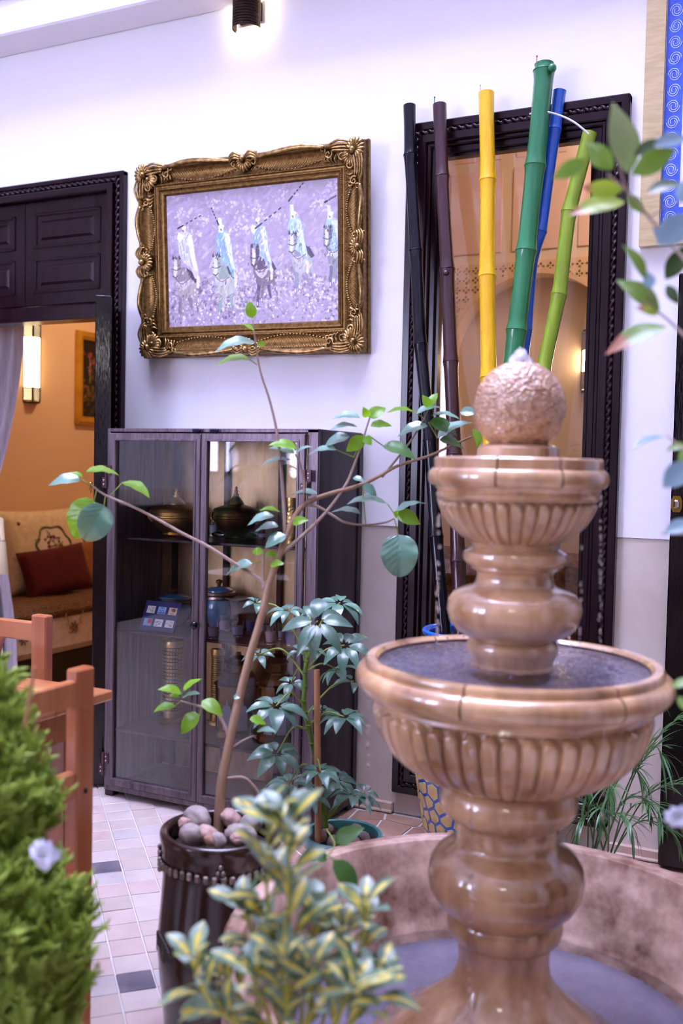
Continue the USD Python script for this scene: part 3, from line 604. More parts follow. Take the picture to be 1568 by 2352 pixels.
# basin
bw = [(.54, .0), (.553, .02), (.548, .2), (.545, .375), (.538, .388), (.512, .390), (.504, .383), (.487, .34), (.460, .26), (.437, .2), (.41, .16)]
P = smooth_path(np.column_stack([np.array(bw), np.zeros(len(bw))]), 60)[:, :2]
bs_ = thing('fountain_basin', 'low round basin of mottled reddish stone around the foot of the fountain', 'fountain basin', loc=(AC[0], AC[1], 0))
part('stone_wall', jitter(lathe(P, AC, 160, close=False), .006, 5, 8), M_basin, bs_, smooth=50)
part('stone_floor', lathe([(.415, .17), (.40, .150), (.34, .130), (.0, .125)], AC, 96, close=False), M_skytint, bs_, smooth=True)
part('basin_water', water_disc(.03, .437, .198, .0014, 30, 70, 200, 8), M_water, bs_, smooth=True, label='shallow rippled water')
# falling drips
dr = np.random.default_rng(21); drops = []
def drip(px, py0, py1, dep, n, r=.0022):
    for t in np.sort(dr.uniform(0, 1, n)):
        c = at(px + dr.normal(0, 1.2) - 4 * t, py0 + (py1 - py0) * t, dep + dr.normal(0, .004)); q = r * dr.uniform(.5, 1.25)
        drops.append(ball(c, (q, q, q * dr.uniform(1., 2.4)), 1))
drip(1083, 1600, 2280, 1.63, 46); drip(1388, 1600, 1900, 1.68, 26); drip(1195, 1110, 1330, 1.76, 12); drip(1380, 1100, 1480, 1.88, 34); drip(1008, 1110, 1460, 1.86, 30, .0026); drip(846, 1600, 1900, 1.93, 26, .0026); drip(1335, 1200, 1500, 1.80, 14)
for i in range(150):
    a, r_ = dr.uniform(0, 2 * np.pi), dr.uniform(.1, .25); q = dr.uniform(.0014, .0032); drops.append(ball(AC + np.array([r_ * math.cos(a), r_ * math.sin(a), tz + .026 + abs(dr.normal(0, .010))]), q, 1))
for i in range(60):
    a, r_ = dr.uniform(0, 2 * np.pi), dr.uniform(.2, .45); q = dr.uniform(.0010, .0024); drops.append(ball(AC + np.array([r_ * math.cos(a), r_ * math.sin(a), .205 + abs(dr.normal(0, .05))]), q, 1))
part('falling_drops', cat(drops), M_drop, fo, smooth=True, kind='stuff', label='strings of falling water drops')
# ---------------------------------------------------------------- glazed display cabinet
M_cab = mat('brushed_dark_bronze', '#453941', .36, metal=.6, col2='#76676c', ns=5, detail=9, stretch=(14, 14, .8), bump=.08, bs=40, bstretch=(8, 8, 1), lo=.3, hi=.75)
M_cabside = mat('dark_bronze_sheet', '#1d151b', .40, metal=.4, col2='#3a2d33', ns=3, detail=8, stretch=(6, 6, .6))
M_back = mat('bronze_back_sheet', '#a5865c', .34, metal=.85, col2='#c4a880', ns=6, detail=8, stretch=(3, 1, .7), bump=.1, bs=20, rough2=.46)
M_shelf = mat('dark_shelf_metal', '#2a1c22', .3, metal=.4, col2='#3c2b30', ns=8)
M_screw = mat('bright_screw', '#bdb8bb', .3, metal=1.)
M_cglass = pane_mat('cabinet_glass', (.97, .97, .975), ior=1.4)
CX0, CX1, CY0, CY1, CZ = -2.501, -1.588, 3.05, 3.405, 1.43
cb = thing('display_cabinet', 'tall dark bronze cabinet with two glazed doors standing under the gilt framed painting', 'cabinet', loc=((CX0 + CX1) / 2, (CY0 + CY1) / 2, 0))
dxm = onY(461, 1400, CY0)[0]; zb_ = .045
part('body', cat([box(CX0, CX1, CY0, CY1, CZ - .014, CZ, .002), box(CX0, CX0 + .012, CY0, CY1, zb_ - .02, CZ - .013), box(CX0, CX0 + .014, CY0 - .001, CY0 + .02, zb_ - .02, CZ - .001), box(CX1 - .043, CX1, CY0, CY0 + .02, zb_ - .02, CZ - .001, .002),
                  box(CX0, CX1, CY0, CY0 + .02, zb_ - .022, zb_, .002), box(CX0, CX1, CY0 + .01, CY1, zb_ - .02, zb_ - .008)]), M_cab, cb)
part('side_panel', cat([box(CX1 - .010, CX1 + .001, CY0 + .004, CY1, zb_ - .02, CZ - .004), box(CX1 - .002, CX1 + .006, CY1 - .03, CY1, zb_ - .02, CZ - .004), box(CX1 - .002, CX1 + .004, CY0 + .004, CY0 + .03, zb_ - .02, CZ - .004)]), M_cabside, cb)
part('back_panel', box(CX0 + .012, CX1 - .01, CY1 - .012, CY1 - .002, zb_, CZ - .014), M_back, cb)
b1, b2 = onY(405, 1060, CY1 - .02)[0], onY(523, 1060, CY1 - .02)[0]; sp = b2 - b1
for xb in (b1, b2, b1 - sp - .06, b2 + sp): 
    if CX0 + .03 < xb < CX1 - .02: part('back_bar', box(xb - .011, xb + .011, CY1 - .03, CY1 - .011, zb_, CZ - .014, .002), M_lac, cb)
SZ = [1.012, .648, .256]
for z in SZ: part('shelf', box(CX0 + .012, CX1 - .011, CY0 + .045, CY1 - .012, z - .011, z, .002), M_shelf, cb)
for x in (CX0 + .02, CX1 - .025):
    for y in (CY0 + .02, CY1 - .03): part('foot', box(x - .02, x + .02, y - .018, y + .018, 0.001, zb_ - .015, .003), M_cabside, cb)
for (x0, x1, wl_, wr_, nm) in ((CX0 + .014, dxm, .036, .027, 'left'), (dxm, CX1 - .043, .027, .030, 'right')):
    z0, z1 = zb_ + .004, CZ - .018; y0, y1 = CY0 - .016, CY0 + .001; tb = .027
    dr_ = part('door', cat([box(x0 + .001, x0 + wl_, y0, y1, z0, z1, .003), box(x1 - wr_, x1 - .001, y0, y1, z0, z1, .003), box(x0 + .002, x1 - .002, y0 + .0004, y1, z1 - tb, z1, .003), box(x0 + .002, x1 - .002, y0 + .0004, y1, z0, z0 + .030, .003),
        # inner bead
        box(x0 + wl_ - .008, x0 + wl_ + .002, y0 - .003, y1, z0 + .03, z1 - tb, .002), box(x1 - wr_ - .002, x1 - wr_ + .008, y0 - .003, y1, z0 + .03, z1 - tb, .002), box(x0 + wl_ - .008, x1 - wr_ + .008, y0 - .003, y1, z1 - tb - .002, z1 - tb + .008, .002), box(x0 + wl_ - .008, x1 - wr_ + .008, y0 - .003, y1, z0 + .022, z0 + .032, .002)]), M_cab, cb)
    part('pane', box(x0 + wl_ - .004, x1 - wr_ + .004, y0 + .008, y0 + .011, z0 + .024, z1 - tb + .004), M_cglass, dr_, smooth=False)
    if nm == 'left':
        kc = onY(457, 1437, y0 - .012)
        v_, f_ = lathe([(0, -.004), (.006, 0), (.006, .006), (.013, .010), (.015, .017), (.011, .024), (0, .027)], (0, 0, 0), 20)
        part('knob', (np.stack([v_[:, 0] + x1 - .008, y0 - v_[:, 2], v_[:, 1] + kc[2]], 1), f_), M_lac2, dr_, smooth=True, label='round black knob')
    for zz in (1.245, .13):
        hx = x0 - .004 if nm == 'left' else x1 + .004
        hg_ = part('hinge', cat([tube([(hx, y0 - .004, zz - .045), (hx, y0 - .004, zz + .045)], .0055, 10), box(hx - .020, hx + .002, y0 - .004, y0, zz - .043, zz - .003), box(hx - .002, hx + .022, y0 - .004, y0, zz + .003, zz + .043)]), mat('maroon_hinge', '#4a2a34', .4, metal=.4) if zz > 1 and nm == 'left' else ('/World/Looks/maroon_hinge'), dr_)
        part('screw', cat([ball((hx + sx, y0 - .005, zz + dz), (.0035, .002, .0035), 1) for sx, dz in ((-.012, -.03), (-.012, -.014), (.012, .014), (.012, .03))]), M_screw, hg_, smooth=True)
for px in (452, 492):
    xb = onY(px, 985, CY0 - .003)[0]
    part('slide_bolt', cat([box(xb - .018, xb + .014, CY0 - .010, CY0, CZ - .014, CZ - .001, .002), tube([(xb - .01, CY0 - .012, CZ - .007), (xb + .022, CY0 - .012, CZ - .007)], .004, 8), ball((xb + .018, CY0 - .013, CZ - .007), .006, 1)]), mat('blued_steel_bolt', '#2a2844', .3, metal=.7) if px == 452 else '/World/Looks/blued_steel_bolt', cb)

# ---------------------------------------------------------------- things on the shelves
M_bronze = mat('aged_bronze', '#7a5a2c', .34, metal=.95, col2='#4a3820', ns=9, bump=.1, bs=50)
M_brass2 = mat('polished_brass', '#e6c47c', .30, metal=1., col2='#c09c58', ns=12, rough2=.42, bump=.15, bs=70, bdist=.001)
M_teal = mat('blue_glazed_ceramic', '#1d5f8c', .14, col2='#266d94', ns=5, coat=.5)
M_silver = mat('tarnished_silver_band', '#9a8c80', .28, metal=1., bump=.3, bs=90)
M_clear = mat('clear_glass', '#ffffff', .01, trans=1., ior=1.42)
M_black = mat('polished_black_stone', '#0b090c', .12, coat=.4)
def spot(px, py, z, r=.05):
    p = onZ(px, py, z); y = min(max(p[1], CY0 + .05 + r), CY1 - .034 - r)
    if y != p[1]: p = onY(px, py, y); p[2] = z
    return p
def pxr(hw, p): return hw * depth(p) / F
def tureen(px, py, hw, finial_py, label, m1, m2, back=0):
    z = SZ[0] + .001; p = spot(px, py, z, hw * .00165 - back) ; r = pxr(hw, p); hf = onY(px, finial_py, p[1])[2] - z
    t = thing('tureen', label, 'lidded bowl', loc=tuple(p), group=None); c = p; b = hf * .52
    part('bowl', lathe([(0, 0), (r * .45, 0), (r * .50, b * .06), (r * .46, b * .12), (r * .72, b * .30), (r * .88, b * .55), (r * .90, b * .72), (r * .95, b * .76), (r * .95, b * .80), (r * .91, b * .83), (r * .93, b * .95), (r * .99, b * .97), (r * 1.0, b), (0, b)], c, 48), m1, t, smooth=40)
    ld = part('lid', lathe([(r * .98, b), (r * 1.0, b * 1.04), (r * .95, b * 1.10), (r * .75, b * 1.17), (r * .5, b * 1.22), (r * .36, b * 1.26), (r * .33, b * 1.34), (r * .20, b * 1.48), (r * .13, b * 1.55), (0, b * 1.56)], c, 48), m2, t, smooth=40)
    h0 = b * 1.55; k_ = hf - h0
    part('finial', lathe([(r * .10, h0 - .002), (r * .14, h0 + k_ * .15), (r * .07, h0 + k_ * .3), (r * .10, h0 + k_ * .5), (r * .05, h0 + k_ * .65), (r * .07, h0 + k_ * .8), (0, hf)], c, 16), m2, ld, smooth=True)
    for s in (-1, 1):
        hc = c + np.array([s * r * 1.03, 0, b * .78])
        part('handle', tube([hc + np.array([s * r * .26 * math.sin(a), 0, -r * .24 * math.cos(a)]) for a in np.linspace(.1, np.pi - .1, 12)], [r * (.05 + .03 * (i % 3 == 1)) for i in range(12)], 8), m1, t, smooth=True)
    return t
tureen(404, 1222, 60, 1121, 'large brass tureen with a pointed lid on the top shelf behind the left door', M_brass2, M_brass2)
tureen(541, 1209, 52, 1116, 'dark bronze tureen with a domed lid on the top shelf behind the right door', M_bronze, M_bronze)
tureen(590, 1196, 24, 1150, 'small tarnished pot peeping out behind the dark bronze tureen', M_silver, M_silver, .05)
c_ = spot(668, 1249, SZ[0] + .001, .025); r_ = pxr(13.5, c_); h_ = onY(668, 1143, c_[1])[2] - c_[2]
def embossed(th, R, Z): 
    q = (Z - c_[2]) / .001
    return R + np.where(((Z > h_ * .16) & (Z < h_ * .80)), .0010 * np.sin(th * 6 + np.sin(Z * 170) * 2.0) * np.sin(Z * 240), 0)
zz_ = np.concatenate([[0, 0, .03, .05, .09, .12, .14], np.linspace(.16, .8, 60), [.82, .85, .9, .93, .97, 1.0, 1.0]]) * h_
rr_ = np.concatenate([[0, 1.05, 1.08, 1.0, 1.0, 1.06, 1.0], np.full(60, .96), [1.04, 1.0, 1.0, 1.07, 1.0, .98, 0]]) * r_
vt = thing('vase', 'embossed brass cylinder vase at the right end of the top shelf', 'vase', loc=tuple(c_))
part('body', lathe(np.column_stack([rr_, zz_]), c_, 72, embossed, close=False), M_brass2, vt, smooth=50)
def glass(px, py, hw, hpx, z, label, wax=None, fill=.55, group='small glasses on the cabinet shelves'):
    p = spot(px, py, z + .001, .022); r = pxr(hw, p); h = hpx * depth(p) / F
    t = thing('glass', label, 'glass', loc=tuple(p), group=None)
    part('cup', lathe([(0, 0), (r * .80, 0), (r * .82, h * .03), (r * 1.0, h), (r * .93, h), (r * .78, h * .14), (0, h * .12)], p, 28, close=False), M_clear, t, smooth=40)
    if wax: 
        wx = part('wax', lathe([(0, h * .135), (r * .765, h * .15), (r * (.77 + .15 * fill), h * fill), (0, h * fill)], p, 28, close=False), wax, t, smooth=40, label=None)
        part('wick', tube([p + np.array([0, 0, h * fill]), p + np.array([r * .1, 0, h * fill + .008])], .0008, 5), M_black, wx)
    return t
W_blue = mat('pale_blue_wax', '#a9b8e8', .5); W_lil = mat('lilac_wax', '#b5aed0', .5); W_pink = mat('pale_pink_wax', '#e0c4c8', .5); W_navy = mat('deep_blue_wax', '#2a5a9c', .4); W_ice = mat('icy_white_wax', '#c4d6e0', .5)
glass(490, 1228, 12, 36, SZ[0], 'candle glass with icy pale wax beside the dark bronze tureen', W_ice, .7)
glass(616, 1238, 13, 38, SZ[0], 'empty tumbler left of the embossed brass vase on the top shelf')
glass(603, 1205, 13, 32, SZ[0], 'clear glass at the back of the top shelf behind the polished stones', W_lil, .4)
G = [(489, 1466, 14, 42, W_blue, .62, 'pale blue candle glass nearest the meeting door stiles on the middle shelf'), (514, 1451, 14, 40, W_lil, .7, 'lilac candle glass directly below the blue jar behind the right door'),
     (545, 1462, 15, 40, W_blue, .6, 'blue candle glass in front of the tumbler beside the folded black box'), (549, 1428, 15, 34, W_navy, .45, 'tumbler with dark blue wax beside the folded black box'), (575, 1455, 13, 44, W_navy, .7, 'dark blue candle glass partly hidden by the slanting plant trunk'),
     (621, 1479, 15, 40, W_pink, .72, 'candle glass with pinkish white wax at the shelf front'), (646, 1469, 10, 38, W_lil, .5, 'narrow grey-lilac candle glass between the pink and the deep blue ones'), (665, 1482, 13.5, 40, W_navy, .8, 'deep blue candle glass at the right end of the middle shelf'),
     (607, 1425, 14, 34, W_lil, .5, 'clear tumbler at the back of the shelf behind the pinkish candle glass'), (638, 1428, 14, 34, None, 0, 'empty clear tumbler in the back row near the right door stile'), (598, 1450, 12, 36, None, 0, 'empty clear glass just right of the slanting plant trunk')]
for px, py, hw, hp_, wx, fl_, lb_ in G: glass(px, py, hw, hp_, SZ[1], lb_, wx, fl_)
def stone_on(px, py, a, b, z, label, m, seed):
    p = spot(px, py, z, .03); ra, rb = pxr(a, p), pxr(b, p)
    v, f = rock((0, 0, 0), (1, 1, 1), seed, 3, .18); v = v * np.array([ra, rb * 1.3, rb]); v[:, 2] -= v[:, 2].min(); solo('pebble', (v + p, f), m, label, 'stone', smooth=True)
M_amber = mat('amber_stone', '#b8741f', .25)
stone_on(507, 1235, 25, 7, SZ[0], 'long polished black stone in front of the dark tureen', M_black, 3); stone_on(562, 1238, 16, 9, SZ[0], 'rounded black stone right of the amber pebble', M_black, 5)
stone_on(570, 1224, 24, 7, SZ[0], 'flat black stone behind the rounded one', M_black, 6); stone_on(537, 1237, 11, 4.5, SZ[0], 'small amber pebble between two black stones', M_amber, 8)
def jar(px, py, hw, top_py, label):
    p = spot(px, py, SZ[1] + .001, .075); r = pxr(hw, p); h = onY(px, top_py, p[1])[2] - p[2]; b = h * .66
    t = thing('jar', label, 'jar', loc=tuple(p))
    part('body', lathe([(0, 0), (r * .55, 0), (r * .58, b * .04), (r * .55, b * .08), (r * .85, b * .28), (r, b * .55), (r * .95, b * .78), (r * .82, b * .93), (r * .80, b), (0, b)], p, 48), M_teal, t, smooth=40)
    part('band', lathe([(r * .84, b * .92), (r * .86, b * .96), (r * .82, b * 1.02), (r * .95, b * 1.07), (r * .95, b * 1.14), (r * .80, b * 1.16), (0, b * 1.16)], p, 48), M_silver, t, smooth=40, label='tarnished metal band')
    ld = part('lid', lathe([(r * .82, b * 1.15), (r * .80, b * 1.20), (r * .5, b * 1.28), (0, b * 1.31)], p, 48), M_teal, t, smooth=40)
    part('knob', lathe([(r * .13, b * 1.29), (r * .10, h * .90), (r * .2, h * .94), (r * .18, h * .98), (0, h)], p, 20), M_bronze, ld, smooth=True)
jar(398, 1436, 43, 1352, 'blue glazed lidded jar behind the payment card board'); jar(502, 1414, 40, 1330, 'darker blue glazed lidded jar behind the right cabinet door')
# payment card board: a dark blue easel board with six small cards
bl_, br_ = onY(318, 1446, CY0 + .075), onY(398, 1455, CY0 + .075)
bl_[2] = br_[2] = SZ[1] + .002; ux = (br_ - bl_); wB = np.linalg.norm(ux); ux /= wB; back_ = np.cross([0, 0, 1], ux); uy = np.array([0, 0, 1]) * .90 + back_ * .43; uy /= np.linalg.norm(uy); un = np.cross(ux, uy); hB = 68 * depth(bl_) / F / .95
ps = thing('card_sign', 'small dark blue easel board showing six payment cards on the middle shelf', 'sign', loc=tuple((bl_ + br_) / 2))
Q = np.array([ux, uy, un])
M_navy = mat('navy_board', '#1b2560', .35)
part('board', obox(bl_ + ux * wB / 2 + uy * hB / 2 - un * .003, Q, [wB / 2, hB / 2, .003], .001), M_navy, ps)
CC = [('#e8e6dc', '#b4a35c'), ('#9db8ea', '#2f4fa8'), ('#e0c0a4', '#8a4a28'), ('#86b4d8', '#c03434'), ('#f2f2f4', '#5a5a66'), ('#e6e4ea', '#b8a860')]
def text_on(txt, h, o, mname, parent, name='lettering'):
    tm = meshkit.text_mesh(txt, h, .0004); v = np.array(tm.vertices); part(name, (o + v[:, :1] * ux + v[:, 1:2] * uy + v[:, 2:3] * un, tm.faces), mname, parent, smooth=False)
for i in range(6):
    cx, cy = (.20 + .31 * (i % 3)) * wB, (.70 - .42 * (i // 3)) * hB; m1 = mat(f'card_face_{i}', CC[i][0], .4); m2 = mat(f'card_print_{i}', CC[i][1], .4)
    o = bl_ + ux * cx + uy * cy
    cd = part('card', obox(o + un * .0008, Q, [wB * .115, hB * .12, .0008], .0003), m1, ps, smooth=False)
    z_ = o + un * .0018
    if i in (0, 5): part('print', cat([obox(z_ + uy * hB * .06 + ux * wB * .05, Q, [wB * .045, hB * .012, .0002]), tube([z_ + ux * wB * (-.09 + .18 * t) + uy * hB * (-.01 + .03 * math.sin(t * 9)) for t in np.linspace(0, 1, 16)], .0012, 5), ball(z_ + ux * wB * .05 - uy * hB * .06, (.006, .004, .003), 1)]), m2, cd, smooth=False)
    elif i == 1: part('print', cat([obox(z_ + uy * hB * .08, Q, [wB * .05, hB * .012, .0002]), tube([z_ + ux * wB * (-.08 + .16 * t) + uy * hB * (-.02 + .03 * math.sin(t * 12)) for t in np.linspace(0, 1, 16)], .0012, 5), obox(z_ - uy * hB * .085, Q, [wB * .1, hB * .018, .0002])]), m2, cd, smooth=False)
    elif i == 2: part('print', cat([ball(z_ + ux * wB * .02 + uy * hB * .02, (.009, .004, .008), 2), obox(z_ - uy * hB * .09, Q, [wB * .06, hB * .01, .0002])]), m2, cd, smooth=False)
    elif i == 3: part('print', obox(z_ + ux * wB * .05 + uy * hB * .03, Q, [wB * .05, hB * .075, .0002]), m2, cd, smooth=False)
    else: part('print', cat([tube([z_ + ux * wB * .085 * math.cos(t) + uy * hB * .055 * math.sin(t) for t in np.linspace(.4, 5.6, 24)], .0008, 5), tube([z_ + ux * wB * (-.06 + .12 * t) + uy * hB * .03 * math.sin(t * 7) for t in np.linspace(0, 1, 12)], .0012, 5), obox(z_ - uy * hB * .09 - ux * wB * .05, Q, [wB * .04, hB * .01, .0002])]), m2, cd, smooth=False)
# folded black box behind the second jar
bp = spot(556, 1400, SZ[1] + .001, -.02); bp[1] = CY1 - .145
bx = thing('gift_box', 'black box with a brown lid ajar behind the darker blue jar', 'box', loc=tuple(bp))
part('carton', box(bp[0] - .05, bp[0] + .055, bp[1] + .02, bp[1] + .10, SZ[1] + .001, SZ[1] + .125, .004), M_black, bx); part('lid', obox(np.array([bp[0] - .005, bp[1] + .055, SZ[1] + .133]), np.array([[.99, 0, -.10], [0, 1, 0], [.10, 0, .99]]), [.068, .05, .004], .002), mat('brown_card_lid', '#5a3f2c', .5), bx)
# pierced brass lamps on the lower shelf
def pierced_lamp(px, py, hw, top_py, label, m):
    p = spot(px, py, SZ[2] + .001, hw * .00175); r = pxr(hw, p); h = min(onY(px, top_py, p[1])[2], SZ[1] - .016) - p[2]
    t = thing('brass_lamp', label, 'lamp', loc=tuple(p))
    part('base', lathe([(0, 0), (r * 1.35, 0), (r * 1.38, h * .02), (r * 1.2, h * .045), (r * 1.02, h * .06), (r * 1.05, h * .13), (r, h * .14), (0, h * .14)], p, 40), m, t, smooth=40)
    n, rows_ = 22, max(14, int(h * .76 / (2 * np.pi * r / 22) * .9)); sh = []
    e = trimesh.creation.extrude_polygon(sbox(0, 0, n, rows_).difference(unary_union([Polygon([(i + .5 - .3 + (j % 2) * .25, j + .5), (i + .5, j + .22), (i + .5 + .30, j + .5), (i + .5, j + .78)]) for i in range(n) for j in range(rows_)])), .08, engine='earcut')
    v = e.vertices; th = v[:, 0] / n * 2 * np.pi; q = r * (.97 + v[:, 2] * .25)
    part('pierced_tube', (np.stack([q * np.cos(th), q * np.sin(th), h * .14 + v[:, 1] / rows_ * h * .78], 1) + p, e.faces), m, t, smooth=False)
    part('liner', lathe([(r * .93, h * .13), (r * .93, h * .93)], p, 32, close=False), mat('dark_liner', '#1a1208', .7) if 'dark_liner' not in _seen else '/World/Looks/dark_liner', t, smooth=True); _seen.add('dark_liner')
    part('rim', lathe([(r * .9, h * .92), (r * 1.05, h * .925), (r * 1.06, h * .97), (r * .98, h), (r * .85, h)], p, 40, close=False), m, t, smooth=40)
_seen = set()
pierced_lamp(395, 1655, 24, 1470, 'pierced brass lamp cylinder on the lower shelf behind the left door', M_brass2)
pierced_lamp(498, 1622, 15, 1490, 'slim pierced brass lamp cylinder behind the meeting door stiles', M_brass2)
M_frost = mat('frosted_lantern_glass', '#8f93a8', .5, trans=.0, col2='#a9adc0', ns=5)
def lantern(px, py, hw, top_py, label):
    p = spot(px, py, SZ[2] + .001, hw * .00175); r = pxr(hw, p); h = min(onY(px, top_py, p[1])[2], SZ[1] - .016) - p[2]; n = 8
    t = thing('lantern', label, 'lantern', loc=tuple(p)); A = [2 * np.pi * (i + .5) / n for i in range(n)]; rb = r * .88
    ring = lambda rad, z: [p + np.array([rad * math.cos(a), rad * math.sin(a), z]) for a in A]
    part('base', hull(ring(r, 0) + ring(r * .95, h * .06)), M_bronze, t)
    lo, hi = ring(rb, h * .06), ring(rb, h * .60)
    for i in range(n):
        a, b, c, d = lo[i], lo[(i + 1) % n], hi[(i + 1) % n], hi[i]; u = b - a; L = np.linalg.norm(u); u /= L; w_ = np.cross(u, [0, 0, 1]); hh = h * .54
        win = Polygon([(L * .18, hh * .05), (L * .82, hh * .05), (L * .82, hh * .52), (L * .70, hh * .62), (L * .62, hh * .60), (L * .5, hh * .80), (L * .38, hh * .60), (L * .30, hh * .62), (L * .18, hh * .52)])
        dots = unary_union([Point(L * (.12 + .76 * k / 6), hh * (.86 + .05 * (k % 2))).buffer(L * .03, 3) for k in range(7)])
        e = trimesh.creation.extrude_polygon(sbox(0, 0, L, hh).difference(win).difference(dots), .002, engine='earcut'); v = e.vertices
        sd = part('side', (a + u * v[:, :1] + np.array([0, 0, 1.]) * v[:, 1:2] + w_ * v[:, 2:3], e.faces), M_bronze, t, smooth=False)
        part('glass', obox(a + u * L / 2 + np.array([0, 0, hh / 2]) - w_ * .002, np.array([u, [0, 0, 1], w_]), [L * .42, hh * .46, .0008]), M_frost, sd, smooth=False)
    part('eave', hull(ring(r, h * .60) + ring(r * 1.0, h * .62) + ring(r * .9, h * .64)), M_bronze, t)
    part('roof', lathe([(r * .9, h * .635), (r * .62, h * .74), (r * .60, h * .76), (r * .5, h * .77), (r * .5, h * .86), (r * .56, h * .87), (r * .4, h * .93), (r * .12, h * .965), (r * .1, h), (0, h)], p, 8), M_bronze, t, smooth=False)
lantern(545, 1650, 56, 1497, 'octagonal dark brass lantern with frosted arched panes on the lower shelf, left'); lantern(636, 1625, 50, 1492, 'octagonal dark brass lantern with a gilt edge on the lower shelf, nearest the right stile')
M_cable = mat('white_cable', '#cfc9cc', .5)
w0 = [(560, 1668), (585, 1690), (598, 1697), (622, 1700), (640, 1694), (652, 1684), (668, 1676)]
cbx = thing('lamp_cable', 'white lamp cable with an inline switch and plug on the lower shelf', 'cable', loc=tuple(spot(600, 1695, SZ[2])))
part('cord', tube(smooth_path([spot(*q, SZ[2] + .004) for q in w0], 40), .0022, 6), M_cable, cbx, smooth=True); part('cord', tube(smooth_path([spot(*q, SZ[2] + .004) for q in [(548, 1665), (565, 1688), (592, 1692), (590, 1672), (570, 1662)]], 40), .0022, 6), M_cable, cbx, smooth=True)
a_, b_ = spot(585, 1692, SZ[2] + .008), spot(613, 1697, SZ[2] + .008); sw_ = part('switch', bar(a_, b_, .016, .012, bev=.004), M_cable, cbx); 
part('rocker', cat([ball(a_ * .75 + b_ * .25 + np.array([0, -.008, .004]), .003, 1), ball(a_ * .25 + b_ * .75 + np.array([0, -.008, .004]), .003, 1)]), M_black, sw_); part('plug', bar(spot(643, 1688, SZ[2] + .008), spot(658, 1678, SZ[2] + .008), .018, .014, bev=.004), M_cable, cbx)
solo('light_strip', bar(spot(620, 1664, SZ[2] + .006), spot(700, 1674, SZ[2] + .006), .012, .008, bev=.002), M_cable, 'thin white strip lying at the back of the lower shelf', 'strip')
# ---------------------------------------------------------------- orange wooden table and chairs
M_wood = mat('orange_stained_pine', '#a35c36', .30, col2='#b97a4e', ns=2.2, detail=8, stretch=(1.5, 12, 1.5), lo=.3, hi=.7, bump=.06, bs=30, coat=.35, coat_rough=.12)
M_woodz = mat('orange_stained_pine_upright', '#9a5430', .30, col2='#b27048', ns=2.2, detail=8, stretch=(12, 12, .9), lo=.3, hi=.7, bump=.06, bs=30, coat=.35, coat_rough=.12)
M_knot = mat('dark_wood_knot', '#3a1c10', .5)
TX1, TY1, TZ = -1.538, 1.905, .75
tb = thing('dining_table', 'orange stained pine table between the two matching chairs', 'table', loc=(-2.2, 1.5, 0))
pw = .098; y = TY1
for i in range(8): part('plank', box(TX1 - 1.35, TX1, y - pw + .001, y - .001, TZ - .024, TZ, .003), M_wood, tb); y -= pw
part('apron', cat([box(TX1 - 1.28, TX1 - .06, TY1 - .07, TY1 - .05, TZ - .11, TZ - .024), box(TX1 - 1.28, TX1 - .06, TY1 - .765, TY1 - .745, TZ - .11, TZ - .024), box(TX1 - .08, TX1 - .06, TY1 - .75, TY1 - .05, TZ - .11, TZ - .024), box(TX1 - 1.28, TX1 - 1.26, TY1 - .75, TY1 - .05, TZ - .11, TZ - .024)]), M_wood, tb)
for x in (TX1 - .12, TX1 - 1.25):
    for yy in (TY1 - .04, TY1 - .757): part('leg', box(x - .03, x + .03, yy - .026, yy + .026, .001, TZ - .024, .004), M_woodz, tb)
def chair(label, origin, fwd, side, w=.42):
    """Chair whose back's far upright stands at origin; the back runs along side, the seat reaches along fwd."""
    o = np.array([*origin, 0.]); fw = np.array([*fwd, 0.]); sd = np.array([*side, 0.]); 
    t = thing('dining_chair', label, 'chair', loc=tuple(o + fw * .2 - sd * w / 2)); up = np.array([0, 0, 1.]); AXc = np.array([fw, sd, up]); hz = .875
    def bx(f0, f1, s0, s1, z0, z1, bev=.004): return obox(o + fw * (f0 + f1) / 2 + sd * (s0 + s1) / 2 + up * (z0 + z1) / 2, AXc, [(f1 - f0) / 2, abs(s1 - s0) / 2, (z1 - z0) / 2], bev)
    for s in (0, -w):
        pst = part('back_post', bx(-.016, .016, s - .027, s + .027, .001, hz, .004), M_woodz, t)
        part('knot', cat([ball(o + sd * s - fw * .0165 + up * z, (.004, .005, .006), 1) for z in (.62, .35)]), M_knot, pst, smooth=True)
    part('top_rail', bx(-.011, .011, -w + .02, -.02, hz - .075, hz - .022, .004), M_wood, t)
    part('lower_rail', bx(-.011, .011, -w + .02, -.02, hz - .265, hz - .21, .004), M_wood, t)
    # splat with waisted sides
    zs = np.linspace(hz - .215, hz - .07, 14); hw = .075 - .026 * np.sin(np.linspace(0, np.pi, 14)); q = Polygon([(h, z) for h, z in zip(hw, zs)] + [(-h, z) for h, z in zip(hw[::-1], zs[::-1])])
    e = trimesh.creation.extrude_polygon(q, .016, engine='earcut'); v = e.vertices
    part('splat', (o + sd * (-w / 2 + v[:, :1]) + up * v[:, 1:2] + fw * (v[:, 2:3] - .008), e.faces), M_woodz, t)
    part('seat', bx(-.02, .40, -w - .005, .005, .43, .452, .006), M_wood, t)
    for s in (-.005, -w + .005): part('front_leg', bx(.36, .40, s - .02, s + .02, .001, .43, .004), M_woodz, t)
    part('stretcher', cat([bx(0, .38, -.012, .008, .16, .19), bx(0, .38, -w - .008, -w + .012, .16, .19), bx(.36, .38, -w, 0, .37, .43), bx(-.01, .01, -w, 0, .30, .34)]), M_wood, t)
    return t
pn = onZ(185, 1533, .875); pf = onZ(97, 1412, .875)
chair('orange pine chair nearest the conifer, its squared back post rising before the table end', (pn[0], pn[1]), (-1, 0), (0, 1))
